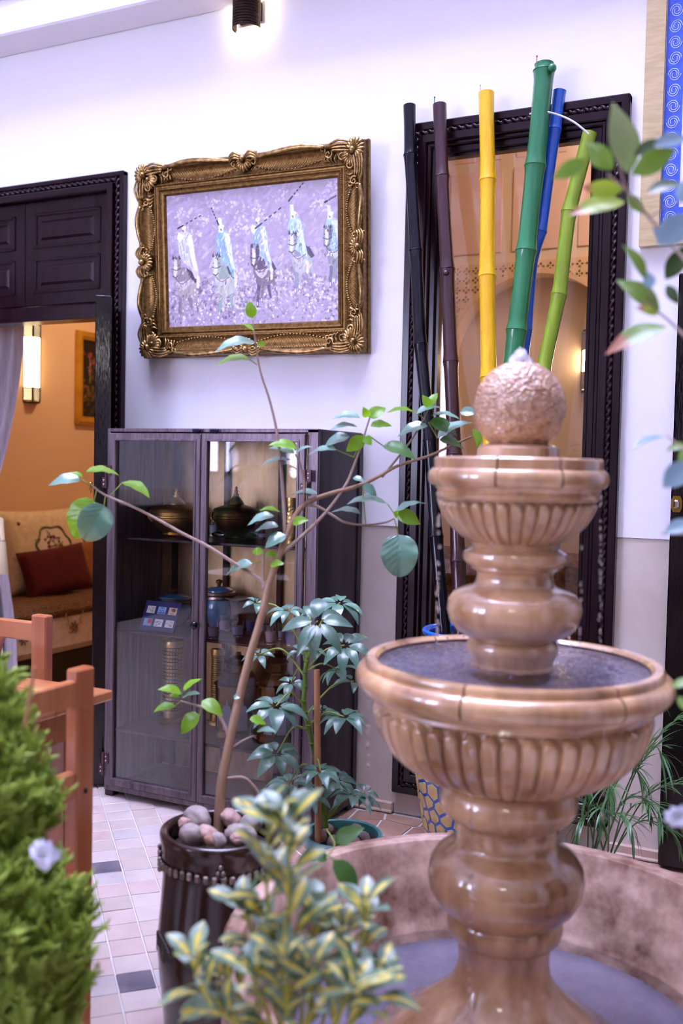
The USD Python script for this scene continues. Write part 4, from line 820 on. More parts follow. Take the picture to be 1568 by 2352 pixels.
chair('orange pine chair on the far side of the table below the salon sofa', (pf[0], pf[1]), (0, -1), (1, 0))
# ---------------------------------------------------------------- salon furniture
M_cream = mat('cream_brocade', '#c9ae86', .75, col2='#dcc49c', ns=30, detail=3, bump=.35, bs=110, bdist=.002, sheen=.2)
M_fur = mat('brown_fur', '#4a2e16', .9, col2='#7d5228', ns=50, detail=6, bump=1., bs=120, bdist=.006)
M_red = mat('dark_red_velvet', '#4a0606', .95, col2='#5a0a08', ns=20, bump=.2, bs=200); M_rust = mat('rust_velvet', '#7a4314', .85, col2='#8e5320', ns=16, bump=.2, bs=200)
M_gold = mat('gold_embroidery', '#c79a4a', .5); M_rose = mat('rose_embroidery', '#8a3a3c', .7); M_greenE = mat('olive_embroidery', '#6d6430', .7); M_ivory = mat('ivory_medallion', '#dcc8b0', .8)
M_drkwood = mat('dark_sofa_base', '#1a0d08', .4, col2='#28150d', ns=5)
SXF, SZT = -3.80, .50
so = thing('sofa', 'cream brocade salon sofa with a brown fur throw seen through the doorway', 'sofa', loc=(-4.15, 5.0, 0))
def cushion(c, ax, hs, puff=.5, n=17):
    u = np.linspace(-1, 1, n); U, V = np.meshgrid(u, u, indexing='ij'); T = ((1 - U ** 4) * (1 - V ** 4)) ** puff
    edge = 1 - .05 * (np.cos(U * np.pi / 2) * (np.abs(V) ** 6)); e2 = 1 - .05 * (np.cos(V * np.pi / 2) * (np.abs(U) ** 6))
    P = np.stack([U * e2 * hs[0], V * edge * hs[1], T * hs[2]], -1); Pb = P * np.array([1, 1, -1])
    v1, f1 = grid(P); v2, f2 = grid(Pb); v = np.vstack([v1, v2]); f = np.vstack([f1[:, ::-1] if False else f1, f2[:, ::-1] + len(v1)])
    A = np.asarray(ax, float); 
    if np.linalg.det(A) < 0: f = f[:, ::-1]
    n_ = np.cross(v[f[0, 1]] - v[f[0, 0]], v[f[0, 2]] - v[f[0, 0]])
    return v @ A + np.asarray(c, float), f
part('base', box(-4.46, SXF - .03, 3.75, 6.4, .001, .23, .01), M_drkwood, so)
part('seat', box(-4.46, SXF, 3.75, 6.4, .23, SZT - .05, .04), M_cream, so)
v, f = box(-4.44, SXF + .012, 3.78, 6.38, SZT - .07, SZT + .005, .03)
g_ = trimesh.Trimesh(v, f).subdivide_to_size(.045); gv = g_.vertices + (meshkit.fbm(g_.vertices * 14, 3, 5)[:, None] - .5) * np.array([.022, .02, .022])
part('fur_throw', (gv, g_.faces), M_fur, so, smooth=True)
# embroidered scrolls and flowers on the valance
def emb(parent, o, ux_, uy_, un_, s, kind):
    P3 = lambda x, y: o + ux_ * x * s + uy_ * y * s + un_ * .002
    if kind == 'scroll':
        part('embroidered_scroll', cat([tube([P3(sx * (.2 + .55 * t + .10 * math.sin(t * 18)), -.2 + 1.1 * t + .10 * math.cos(t * 18)) for t in np.linspace(0, 1, 60)], .0035, 5) for sx in (-1, 1)]), M_gold, parent, smooth=True)
    if kind == 'flower':
        part('embroidered_flower', cat([ball(P3(.10 * math.cos(a), .10 * math.sin(a)), (.003, .007, .007) if abs(un_[0]) > .5 else (.007, .003, .007), 1) for a in np.arange(0, 6.2, 1.25)] + [ball(P3(.05, .2), (.004, .005, .005), 1)]), M_rose, parent, smooth=True, kind='stuff')
        part('embroidered_leaves', cat([leaf(P3(.1 * math.cos(a), .1 * math.sin(a)), P3(.3 * math.cos(a), .3 * math.sin(a)), .014, un_) for a in np.arange(.5, 6.2, .9)]), M_greenE, parent, smooth=True)
vl = [onX(170, 1440, SXF + .002), onX(100, 1460, SXF + .002)]
for q in (vl[0],): emb(so, q, np.array([0, 1., 0]), np.array([0, 0, 1.]), np.array([1., 0, 0]), .13, 'flower'); emb(so, q + np.array([0, 0, -.01]), np.array([0, 1., 0]), np.array([0, 0, 1.]), np.array([1., 0, 0]), .11, 'scroll')
emb(so, vl[1] + np.array([0, -.15, .0]), np.array([0, 1., 0]), np.array([0, 0, 1.]), np.array([1., 0, 0]), .13, 'flower')
# back cushions
lean = np.array([[0, 1., 0], [-.25, 0, .97], [.97, 0, .25]])
def big_cushion(py_c, label):
    c = np.array([X_S + .17, py_c, SZT + .25]); t = thing('back_cushion', label, 'cushion', loc=tuple(c - np.array([0, 0, .24])))
    cu = part('cover', cushion(c, lean, [.36, .26, .10]), M_cream, t, smooth=True); un_ = lean[2]; o = c + un_ * .102
    md = part('medallion', tube([o + lean[0] * .14 * math.cos(a) * (1 + .08 * math.cos(6 * a)) + lean[1] * (.11 * math.sin(a) * (1 + .08 * math.cos(6 * a)) + .02) for a in np.linspace(0, 2 * np.pi, 60)], .006, 6), M_greenE, t, smooth=True)
    n = 24; part('medallion_ground', (np.vstack([[o + lean[1] * .02], [o + lean[0] * .135 * math.cos(a) + lean[1] * (.105 * math.sin(a) + .02) - un_ * .001 for a in np.linspace(0, 2 * np.pi, n, endpoint=False)]]), np.array([[0, 1 + i, 1 + (i + 1) % n] for i in range(n)])), M_ivory, t, smooth=True)
    q = np.random.default_rng(int(abs(py_c) * 100)); 
    part('embroidered_flowers', cat([ball(o + lean[0] * q.normal(0, .05) + lean[1] * (.02 + q.normal(0, .03)) + un_ * .002, q.uniform(.006, .012) * np.array([.5, 1, 1]), 1) for i in range(16)] + [ball(c + lean[0] * a + lean[1] * b + un_ * .08, .011, 1) for a, b in ((-.24, .16), (-.2, .14), (.23, .17), (.26, .13), (-.27, -.05), (-.25, -.08))]), M_rose, t, smooth=True, kind='stuff')
    part('embroidered_leaves', cat([leaf(o + lean[0] * (a := q.normal(0, .055)) + lean[1] * (b := .02 + q.normal(0, .035)), o + lean[0] * (a + q.normal(0, .03)) + lean[1] * (b + q.normal(0, .03)) + un_ * .002, .012, un_) for i in range(20)]), M_greenE, t, smooth=True)
p1 = onX(105, 1300, X_S + .2)
big_cushion(p1[1], 'large cream brocade back cushion with a floral medallion behind the red cushion'); big_cushion(p1[1] + .74, 'cream brocade back cushion mostly hidden behind the open door leaf'); big_cushion(p1[1] - .74, 'cream brocade back cushion partly behind the gathered curtain')
ls2 = np.array([[.25, .96, .1], [-.35, .0, .93], [.9, -.28, .34]]); ls2 /= np.linalg.norm(ls2, axis=1, keepdims=True)
pr = onX(128, 1325, X_S + .36); pr2 = onX(195, 1322, X_S + .30)
solo('scatter_cushion', cushion((pr[0], pr[1], SZT + .145), ls2, [.23, .145, .06]), M_red, 'dark red velvet cushion leaning on the sofa', 'cushion', smooth=True)
solo('scatter_cushion', cushion((pr2[0] - .01, pr2[1] + .04, SZT + .15), ls2, [.24, .15, .055]), M_rust, 'rust brown velvet cushion tucked behind the dark red one', 'cushion', smooth=True)
# curtain
M_curt = mat('mauve_grey_curtain', '#8d8088', .8, col2='#a3979c', ns=4, stretch=(20, 20, .6), sheen=.4, bump=.15, bs=120); M_sheer = mat('white_sheer', '#d9d4dc', .8, bump=.15, bs=120)
yc = 3.70
ctrl = [(50, 735), (47, 800), (40, 870), (28, 950), (10, 1040), (-12, 1120), (-20, 1180), (-5, 1220), (8, 1270), (18, 1330), (28, 1400), (35, 1470), (38, 1560), (40, 1750)]
edge_ = np.array([onY(a, b, yc)[[0, 2]] for a, b in ctrl]); edge_ = edge_[np.argsort(edge_[:, 1])]
zs = np.linspace(.03, 2.0, 70); xe = np.interp(zs, edge_[:, 1], edge_[:, 0]); uu = np.linspace(0, 1, 60)
P = np.stack([xe[:, None] - (xe[:, None] - (-4.25)) * uu[None] ** 1.1, yc + .022 * np.sin(uu[None] * 46 + zs[:, None] * .8) * (.35 + .65 * np.abs(zs[:, None] - 1.1)) + 0 * xe[:, None], np.repeat(zs[:, None], 60, 1)], -1)
ct = thing('curtain', 'mauve grey curtain gathered back at the left of the salon doorway', 'curtain', loc=(-4.0, yc, .03))
part('drape', grid(P), M_curt, ct, smooth=True)
P2 = P.copy(); P2[..., 1] -= .05; P2[..., 0] -= .045; k_ = zs < 1.14; part('sheer', grid(P2[k_]), M_sheer, ct, smooth=True, label='white sheer lining')
tq = onY(6, 1290, yc - .08); fr_ = []
for i in range(26):
    a = i / 26 * 2 * np.pi; fr_.append(tube([tq + np.array([.012 * math.cos(a), .012 * math.sin(a), .10]), tq + np.array([.026 * math.cos(a), .026 * math.sin(a), -.06])], .0028, 5))
tt = part('tassel', cat(fr_), mat('cream_tassel', '#cdbb98', .8), ct, smooth=True, kind='stuff'); part('tieback', tube([tq + np.array([0, 0, .10]), tq + np.array([-.04, .03, .2]), tq + np.array([-.2, .05, .24])], .012, 8), '/World/Looks/cream_tassel', ct, smooth=True)
# dark flower painting in a gold frame on the salon wall
g00, g01, g10 = onX(180, 757, X_S + .03), onX(180, 975, X_S + .03), onX(262, 978, X_S + .03)
gy0, gy1, gz0, gz1 = g00[1], g00[1] + .52, g01[2], g00[2]
gp = thing('framed_picture', 'dark tree painting in a plain gold frame on the salon wall', 'painting', loc=(X_S, (gy0 + gy1) / 2, gz0))
M_goldf = mat('plain_gold_frame', '#d09a2c', .4, metal=.35, col2='#b88020', ns=8)
fw_ = .055
for a, b, c, d in ((gy0, gy0 + fw_, gz0, gz1), (gy1 - fw_, gy1, gz0, gz1), (gy0, gy1, gz0, gz0 + fw_), (gy0, gy1, gz1 - fw_, gz1)):
    hz_ = .0006 * (b - a > .1 and d - c < .1)
    part('frame_rail', cat([box(X_S + .001, X_S + .028 + hz_, a + hz_, b - hz_, c - hz_, d + hz_, .004), box(X_S + .02, X_S + .036 + hz_, a + .012 if b - a < .1 else a + .012, b - .018 if b - a < .1 else b - .012, c + .012, d - .012 if d - c > .1 else d - .018, .006)]), M_goldf, gp)
part('canvas', box(X_S + .002, X_S + .012, gy0 + fw_ - .004, gy1 - fw_ + .004, gz0 + fw_ - .004, gz1 - fw_ + .004), mat('black_green_canvas', '#070705', .5, col2='#141208', ns=9, lo=.5, hi=.8), gp)
q = np.random.default_rng(4); st_, cl_ = [], []
cw, ch = gy1 - gy0 - 2 * fw_, gz1 - gz0 - 2 * fw_
def dab(u, v_, r, col): st_.append(ball((X_S + .0125, gy0 + fw_ + u * cw, gz0 + fw_ + v_ * ch), (.0012, r * q.uniform(.6, 1.2), r * q.uniform(.6, 1.2)), 1)); cl_.append(np.tile(np.array(S(col)) * q.uniform(.7, 1.2), (42, 1)))
for k_ in range(170):
    u, v_ = q.uniform(.04, .96), q.uniform(.03, .55); dab(u, v_ * (1 - .4 * abs(u - .2)), q.uniform(.006, .016), ['#5a4a12', '#6d5a16', '#3a3a10', '#7a4a1c', '#2c2c14'][int(q.integers(5))])
for (cu_, cv_) in ((.16, .82), (.30, .74), (.22, .62), (.42, .85), (.7, .8), (.85, .66)):
    for k_ in range(14): dab(cu_ + q.normal(0, .05), cv_ + q.normal(0, .025), q.uniform(.006, .014), ['#7a3424', '#8c4434', '#5a2418'][int(q.integers(3))])
for k_ in range(12): dab(.2 + .01 * math.sin(k_), .45 + k_ * .03, .007, '#a89078')
def paint_mat(name, rough=.5, bump=0.):
    nodes = {'a': ('attribute', {'attribute': 'paint'}), 'p': ('principled_bsdf', {'roughness': rough})}; links = [('a.color', 'p.base_color')]
    if bump:
        nodes |= {'tc': ('texture_coordinate', {}), 'bn': ('noise_texture', {'scale': 140., 'detail': 3.}), 'b': ('bump', {'strength': bump, 'distance': .002})}; links += [('tc.object', 'bn.vector'), ('bn.fac', 'b.height'), ('b.normal', 'p.normal')]
    return usdkit.material(stage, '/World/Looks/' + name, nodes, links, surface='p.BSDF')
M_paint = paint_mat('oil_paint', .35, .25)
part('paint_dabs', cat(st_), M_paint, gp, smooth=True, kind='stuff', color=np.vstack(cl_))
# ---------------------------------------------------------------- the gilt framed painting of five riders
M_gilt = mat('antique_gilt', '#5e4222', .30, metal=.9, col2='#8a6a3a', ns=70, detail=6, lo=.30, hi=.70, bump=.12, bs=140, rough2=.42)
M_gilt2 = mat('worn_bright_gilt', '#7d5f34', .26, metal=.95, col2='#b99a64', ns=40, detail=5, rough2=.36)
PBL, PBR, PTL = onY(320, 823, 3.366), onY(836, 811, 3.366), onY(302, 381, 3.306)
PU = PBR - PBL; PWd = np.linalg.norm(PU); PU /= PWd; PV = PTL - PBL; PV -= PU * (PV @ PU) ; PH = np.linalg.norm(PV); PV /= PH; PN = np.cross(PU, PV)
PT0, PT1 = .060, 0.
def PP(u, v, w): 
    u, v, w = np.broadcast_arrays(np.asarray(u, float), v, w)
    return PBL + u[..., None] * PU + v[..., None] * PV + (w - .060)[..., None] * PN
pt = thing('framed_painting', 'ornate gilt framed painting of five horsemen raising rifles on the white wall', 'painting', loc=tuple(PP(PWd / 2, 0, 0)))
FRW = .126
pr_ = [(0, 0), (0, .018), (.003, .024), (.006, .030), (.008, .046), (.012, .056), (.018, .060), (.025, .056), (.030, .047), (.038, .040), (.048, .036), (.058, .035), (.068, .036), (.078, .039), (.084, .042), (.088, .040), (.090, .036), (.098, .036), (.101, .040), (.105, .040), (.108, .034), (.116, .031), (.122, .029), (.126, .020), (.126, .008)]
pa = smooth_path(np.column_stack([np.array(pr_), np.zeros(len(pr_))]), 64)[:, :2]
def side_grid(k):
    L = PWd if k % 2 == 0 else PH; n = int(L / .0026); A = np.zeros((n, len(pa), 3))
    for i, (a, w) in enumerate(pa):
        t = np.linspace(a, L - a, n); ww = np.full(n, w)
        if .026 < a < .088: ww = ww + .0030 * (np.abs(((t + a * 1.0) / .011) % 1 - .5) + np.abs(((t - a * 1.0) / .011) % 1 - .5) - .5)
        if .097 < a < .106: ww = ww + .0012 * np.sin(t / .0065 * 2 * np.pi)
        if .004 < a < .0075: ww = ww + .0012 * np.sin(t / .009 * 2 * np.pi)
        u, v = ((t, np.full(n, a)), (np.full(n, PWd - a), t), (PWd - t, np.full(n, PH - a)), (np.full(n, a), PH - t))[k]
        A[:, i] = PP(u, v, ww)
    return grid(A)
for k_ in range(4): part('frame_rail', side_grid(k_), M_gilt, pt, smooth=True)
part('backing', cat([(lambda q: hull(q))([PP(u, v, w) for u in (.004, PWd - .004) for v in (.004, PH - .004) for w in (.002, .008)])]), M_gilt, pt)
def loc_(o, e1, e2):
    def f(a, b, w): return PP(o[0] + e1[0] * a + e2[0] * b, o[1] + e1[1] * a + e2[1] * b, w)
    return f
def strand(f, pts, r0, r1, flat=.8, n=22):
    pts = np.asarray(pts, float); q = smooth_path(pts, n); P = np.array([f(*x) for x in q]); t = np.linspace(0, 1, n)
    return tube(P, (r0 + (r1 - r0) * t) * (.35 + .65 * np.sin(np.pi * np.clip(t * .9 + .08, 0, 1)) ** .5), 7, flat=flat, up0=PN)
def curl(f, c, r, turns, a0, w, rad, sgn=1, n=26):
    t = np.linspace(0, 1, n); a = a0 + sgn * turns * 2 * np.pi * t; rr = r * (1 - .8 * t)
    P = np.array([f(c[0] + q * math.cos(x), c[1] + q * math.sin(x), w + .004 * s) for q, x, s in zip(rr, a, t)]); return tube(P, rad * (1 - .45 * t), 7, up0=PN)
def fan(f, c, a0, a1, n, L, w, r):
    ms = []
    for a in np.linspace(a0, a1, n):
        ca, sa = math.cos(a), math.sin(a); l = L * (1 - .18 * abs((a - (a0 + a1) / 2) / (a1 - a0 + 1e-9)))
        P = np.array([f(c[0] + ca * l * t, c[1] + sa * l * t, w + .007 * math.sin(t * 2.9) - .006 * t) for t in np.linspace(.12, 1, 9)])
        ms.append(tube(P, r * np.array([.3, .5, .7, .85, 1, 1.1, 1.1, .95, .55]), 7, up0=PN))
    return ms
def boss(f, c, r, w): return ball(f(c[0], c[1], w), r, 2)
for sx in (0, 1):
    for sy in (0, 1):
        f = loc_((PWd * sx, PH * sy), (1 - 2 * sx, 0), (0, 1 - 2 * sy)); ms = []
        ms += fan(f, (.040, .040), np.pi * .62, np.pi * 1.88, 11, .044, .058, .0058); ms += fan(f, (.052, .052), -.35, np.pi / 2 + .35, 9, .052, .050, .0062)
        ms += [boss(f, (.044, .044), .0135, .066), boss(f, (.066, .060), .007, .062)]
        for sw in (0, 1):
            g = (lambda a, b, w, f=f: f(b, a, w)) if sw else f
            for k_ in range(4): ms.append(strand(g, [(.058, .012 + .010 * k_, .060), (.095, .004 + .011 * k_, .066 - .003 * k_), (.130, .010 + .009 * k_, .060), (.158 - .012 * k_, .022 + .006 * k_, .052)], .0052, .0042))
            ms += [curl(g, (.092, .062), .020, 1.25, 2.6, .050, .0055), curl(g, (.150, .046), .017, 1.2, -2.4, .048, .005, -1), curl(g, (.172, .030), .012, 1.1, 2.2, .050, .0045)]
            for k_ in range(4): ms.append(strand(g, [(.120 + .014 * k_, .050, .046), (.126 + .014 * k_, .066, .046), (.118 + .012 * k_, .082 - .004 * k_, .040)], .0050, .0028, n=12))
        part('corner_ornament', cat(ms), M_gilt2, pt, smooth=True)
        for sw in (0, 1):
            g = (lambda a, b, w, f=f: f(b, a, w)) if sw else f; L = (PH if sw else PWd) / 2
            part('outer_rail', strand(g, [(.165, .020, .058), (.165 + (L - .23) * .33, .010, .064), (.165 + (L - .23) * .7, .016, .062), (L - .062, .026, .056)], .0105, .0095, .8, 26), M_gilt2, pt, smooth=True)
            bd = []
            for t in np.linspace(0, 1, 22):
                a = .165 + (L - .215) * t; b = .058 + .022 * math.sin(np.pi * t); p = g(a, b, .042); bd.append(ball(p, (.0052, .0034, .0034), 1))
            part('beaded_swag', cat(bd), M_gilt2, pt, smooth=True, kind='stuff')
for k_ in range(4):
    L = PWd if k_ % 2 == 0 else PH
    f = (loc_((PWd / 2, 0), (1, 0), (0, 1)), loc_((PWd, PH / 2), (0, 1), (-1, 0)), loc_((PWd / 2, PH), (-1, 0), (0, -1)), loc_((0, PH / 2), (0, -1), (1, 0)))[k_]
    ms = fan(f, (0, .030), -.30, np.pi + .30, 11, .042, .052, .0058) + [boss(f, (0, .026), .0125, .064)]
    for s in (-1, 1):
        for q in range(3): ms.append(strand(f, [(s * .012, .014 + .008 * q, .060), (s * .035, .002 + .010 * q, .066), (s * .058, .012 + .010 * q, .060), (s * (.07 - .008 * q), .030 + .006 * q, .050)], .0052, .0040, n=16))
        ms += [curl(f, (s * .044, .042), .017, 1.2, 2.4 if s > 0 else .8, .050, .005, s), ball(f(s * .052, .006, .050), (.008, .006, .008), 1)]
    part('centre_ornament', cat(ms), M_gilt2, pt, smooth=True)
def streaks(cx, cy, sx_, sy_, n, cols, ang):
    for i in range(n): blob(hq([(cx + pq.normal(0, sx_), cy + pq.normal(0, sy_))])[0], pq.uniform(2.5, 6), pq.uniform(.8, 1.6), ang + pq.normal(0, .35), S(cols[i % len(cols)]), .75, .0010)
# ---- the picture itself: strokes laid into a fine grid of coloured vertices with a little impasto relief
cu0, cu1, cv0, cv1 = FRW - .003, PWd - FRW + .003, FRW - .003, PH - FRW + .003
NX, NY = 470, 320
src = np.array([(237, 437), (1310, 310), (1325, 1200), (265, 1245)], float); dst = np.array([(0, 1), (1, 1), (1, 0), (0, 0)], float)
A_ = []
for (x, y), (X, Y) in zip(src, dst): A_ += [[x, y, 1, 0, 0, 0, -X * x, -X * y, -X], [0, 0, 0, x, y, 1, -Y * x, -Y * y, -Y]]
Hm = np.linalg.svd(np.array(A_))[2][-1].reshape(3, 3)
def hq(pts): p = np.column_stack([np.asarray(pts, float), np.ones(len(pts))]) @ Hm.T; return p[:, :2] / p[:, 2:] * np.array([NX - 1, NY - 1])
COL = np.tile(np.array(S('#a9a0be')), (NY, NX, 1)); HT = np.zeros((NY, NX)); JY, JX = np.mgrid[0:NY, 0:NX]
pq = np.random.default_rng(12)
def blob(c, a, b, ang, col, alpha=.8, h=.0004):
    R = int(max(a, b) * 1.6) + 2; x0, x1, y0, y1 = max(int(c[0]) - R, 0), min(int(c[0]) + R + 1, NX), max(int(c[1]) - R, 0), min(int(c[1]) + R + 1, NY)
    if x1 <= x0 or y1 <= y0: return
    dx, dy = JX[y0:y1, x0:x1] - c[0], JY[y0:y1, x0:x1] - c[1]; ca, sa = math.cos(ang), math.sin(ang)
    d = ((dx * ca + dy * sa) / a) ** 2 + ((-dx * sa + dy * ca) / b) ** 2; m_ = np.clip((1.25 - d) / .5, 0, 1) * alpha
    COL[y0:y1, x0:x1] = COL[y0:y1, x0:x1] * (1 - m_[..., None]) + np.array(col) * m_[..., None]; HT[y0:y1, x0:x1] = HT[y0:y1, x0:x1] * (1 - m_) + h * m_
def poly(pts, col, alpha=1., var=.12, h=.0006):
    q = hq(pts); x0, x1, y0, y1 = max(int(q[:, 0].min()), 0), min(int(q[:, 0].max()) + 2, NX), max(int(q[:, 1].min()), 0), min(int(q[:, 1].max()) + 2, NY)
    if x1 <= x0 or y1 <= y0: return
    X, Y = JX[y0:y1, x0:x1], JY[y0:y1, x0:x1]; inn = np.zeros(X.shape, bool)
    for (ax, ay), (bx_, by) in zip(q, np.roll(q, -1, 0)):
        c_ = ((ay > Y) != (by > Y)) & (X < (bx_ - ax) * (Y - ay) / (by - ay + 1e-12) + ax); inn ^= c_
    nz = 1 + var * 2 * (meshkit.noise(np.stack([X / 5., Y / 9., 0 * X], -1), 3) - .5); m_ = inn * alpha
    COL[y0:y1, x0:x1] = COL[y0:y1, x0:x1] * (1 - m_[..., None]) + np.array(S(col) if isinstance(col, str) else col) * nz[..., None] * m_[..., None]; HT[y0:y1, x0:x1] = np.where(inn, h, HT[y0:y1, x0:x1])
def line(pts, wpx, col, dash=False, alpha=1.):
    q = hq(pts); q = smooth_path(np.column_stack([q, 0 * q[:, 0]]), 60)[:, :2]
    for i, c in enumerate(q):
        if dash and (i // 5) % 2: continue
        blob(c, wpx, wpx, 0, S(col), alpha, .0007)
for i in range(2600):      # sky of the picture: dabbed lavender with white flecks
    c = (pq.uniform(0, NX), pq.uniform(0, NY)); k_ = pq.uniform()
    col = ['#a79cc6', '#b3a8d2', '#9a8fba', '#bdb4dc', '#a598b8', '#ada0c8'][int(pq.integers(6))]
    if k_ > .93: col = '#d4cfec'
    blob(c, pq.uniform(4, 11), pq.uniform(2, 5), pq.normal(.6, .7), S(col), pq.uniform(.3, .7))
for i in range(90):        # pale column behind the middle rider and puffs of smoke
    c = hq([(pq.normal(700, 45), pq.uniform(450, 1050))])[0]; blob(c, pq.uniform(2, 5), pq.uniform(2, 4), pq.uniform(0, 3), S('#dedaf4'), .6)
for (sx_, sy_, n_, sp_) in ((480, 590, 16, 26), (545, 470, 14, 30), (800, 540, 14, 40), (1180, 480, 18, 45), (1260, 370, 16, 25), (450, 670, 8, 12), (330, 540, 14, 30), (900, 560, 14, 40), (960, 430, 10, 30)):
    for i in range(n_): blob(hq([(sx_ + pq.normal(0, sp_), sy_ + pq.normal(0, sp_ * .6))])[0], pq.uniform(2, 5), pq.uniform(1.5, 3), pq.uniform(0, 3), S('#e2def4'), .5)
for i in range(1500):      # trampled ground
    zx = pq.uniform(240, 1330); top = 1010 - (zx - 240) * .12 + 40 * math.sin(zx / 90); zy = top + abs(pq.normal(0, 110)) 
    if zy > 1260: zy = pq.uniform(top + 40, 1260)
    col = ['#8f86ad', '#7a6d92', '#a49ac4', '#cfcae8', '#6a5a78', '#e8e4f6', '#9588a4', '#b7aed6'][int(pq.integers(8))]
    blob(hq([(zx, zy)])[0], pq.uniform(2, 6), pq.uniform(1.5, 3.5), pq.uniform(0, 3), S(col), .65)
def rider(hx, hy, rx, ry, gun, robe, robe2, horse, horse2, raised=False):
    """Horse's head at (hx, hy), rider's head at (rx, ry)."""
    h = lambda L: [(hx + a, hy + b) for a, b in L]; r = lambda L: [(rx + a, ry + b) for a, b in L]
    ye = hy + 330
    for i in range(26): blob(hq([(hx + pq.normal(40, 55), hy + pq.uniform(60, 280))])[0], pq.uniform(2, 5), pq.uniform(2, 5), pq.uniform(0, 3), S(['#8a7f92', '#9c8d96', '#7d7390'][i % 3]), .5)
    # legs
    for a, b, c, d, col in ((35, 170, 28, 325, horse2), (60, 175, 52, 290, horse), (88, 150, 110, 265, horse2), (115, 120, 148, 235, horse)):
        poly(h([(a - 11, b), (a + 12, b), (c + 7, d), (c - 6, d)]), col, .95)
    for a, b in ((28, 300), (52, 275), (146, 205)): blob(hq([(hx + a, hy + b)])[0], 1.8, 4.5, 0, S('#e9e6f4'), .85)
    poly(h([(-5, 20), (40, 15), (110, 40), (140, 120), (115, 175), (60, 200), (20, 175), (0, 110)]), horse, 1)       # body
    poly(h([(20, 10), (60, 0), (95, 60), (60, 110), (20, 90)]), horse2, .8)                                             # neck
    poly(h([(10, 95), (60, 88), (95, 75), (90, 110), (55, 145), (25, 125)]), '#c9c6dc', .95)                             # breast cloth
    poly(h([(68, 5), (120, 40), (145, 85), (125, 100), (85, 55)]), '#4a3e58', .95)                                      # saddle cloth
    # rider
    poly(r([(-22, 18), (10, 12), (42, 25), (62, 75), (70, 150), (92, 240), (98, 310), (72, 300), (45, 235), (0, 205), (-28, 150), (-34, 80)]), robe, 1)
    poly(r([(18, 30), (45, 35), (62, 95), (70, 170), (92, 260), (70, 250), (40, 160)]), robe2, .9)
    for a, b, c, d in ((-10, 60, 10, 190), (10, 50, 30, 170), (25, 90, 55, 230), (-22, 90, -8, 170)): line(r([(a, b), (c, d)]), 1.0, '#8794b8', alpha=.6)
    if raised: poly(r([(-18, 30), (12, 30), (-2, -60), (-22, -62)]), robe2, 1)
    else: poly(r([(-20, 25), (5, 40), (-20, 85), (-42, 60), (-34, 20)]), robe2, .95)
    blob(hq([(rx, ry + 6)])[0], 4.2, 5.2, 0, S('#8a7470'), 1); blob(hq([(rx + 2, ry - 7)])[0], 6.5, 4.6, .2, S('#eeecf8'), 1); blob(hq([(rx + 7, ry + 8)])[0], 3, 5, 0, S('#e4e2f2'), .8)
    poly(r([(80, 255), (104, 300), (100, 345), (84, 335)]), '#dcd9ee', .95); blob(hq([(rx + 92, ry + 348)])[0], 3.4, 5.5, 0, S('#f2f0fa'), 1)
    streaks(rx + 25, ry + 120, 22, 60, 46, [robe, robe2, '#f4f3fb', '#8f97ba', robe2], 1.35); streaks(hx + 55, hy + 110, 34, 45, 40, [horse, horse2, '#e2dfe8', '#4e4256', '#a3948f'], 1.2)
    # horse's head over the rest
    poly(h([(-20, -40), (10, -55), (38, -40), (36, 10), (22, 60), (2, 78), (-16, 62), (-22, 10)]), horse, 1)
    poly(h([(-8, -45), (8, -50), (14, 20), (4, 66), (-8, 50)]), '#dfe2f2', .85); poly(h([(14, -40), (36, -36), (34, 5), (20, 50), (16, 0)]), horse2, .85)
    for a, b in ((-14, -52), (26, -52)): poly(h([(a - 7, b + 8), (a, b - 22), (a + 8, b + 8)]), '#4c4258', 1)
    for i in range(10): blob(hq([(hx + pq.normal(6, 14), hy - 50 + pq.normal(0, 9))])[0], 1.2, 4, pq.normal(0, .5), S('#4a4054'), .8)
    line(h([(-20, 15), (8, 22), (34, 10)]), 1.0, '#3e3448'); line(h([(-14, 58), (4, 66), (20, 52)]), 1.0, '#3e3448'); blob(hq([(hx - 12, hy - 8)])[0], 1.5, 1.5, 0, S('#2c2434'), 1); blob(hq([(hx + 22, hy - 8)])[0], 1.5, 1.5, 0, S('#2c2434'), 1)
    line(h([(0, 70), (40, 105), (90, 75)]), .8, '#5a4a60')
    line(gun, 1.5, '#2e2838', True); line([gun[0], tuple(np.array(gun[0]) * .8 + np.array(gun[1]) * .2)], 2.0, '#3a3044')
rider(300, 870, 350, 640, [(313, 637), (468, 548)], '#c9cbe4', '#eeeefa', '#a8a0ae', '#8c8094')
rider(548, 855, 584, 630, [(566, 612), (515, 498)], '#8fb6e6', '#dfe8f8', '#b9bcc4', '#86a0a0', True)
rider(785, 795, 806, 585, [(795, 632), (965, 492)], '#9cb4dc', '#dfe2f4', '#7c7088', '#5c4e6c')
rider(1020, 712, 1030, 545, [(1000, 462), (1098, 340)], '#a9cdec', '#d3e4f6', '#aeb4c4', '#8a90a8', True)
rider(1238, 672, 1262, 545, [(1226, 468), (1300, 424)], '#a2c4ea', '#cfdcf2', '#8a90a4', '#6a6a84', True)
for i in range(260): blob(hq([(pq.uniform(250, 1325), pq.uniform(1010, 1250))])[0], pq.uniform(1.5, 4), pq.uniform(1.2, 3), pq.uniform(0, 3), S(['#d9d4ee', '#f0eefa', '#8d82a8', '#6c5c80', '#b2a8d0'][i % 5]), .8, .0009)
gu, gv = np.meshgrid(np.linspace(cu0, cu1, NX), np.linspace(cv0, cv1, NY))
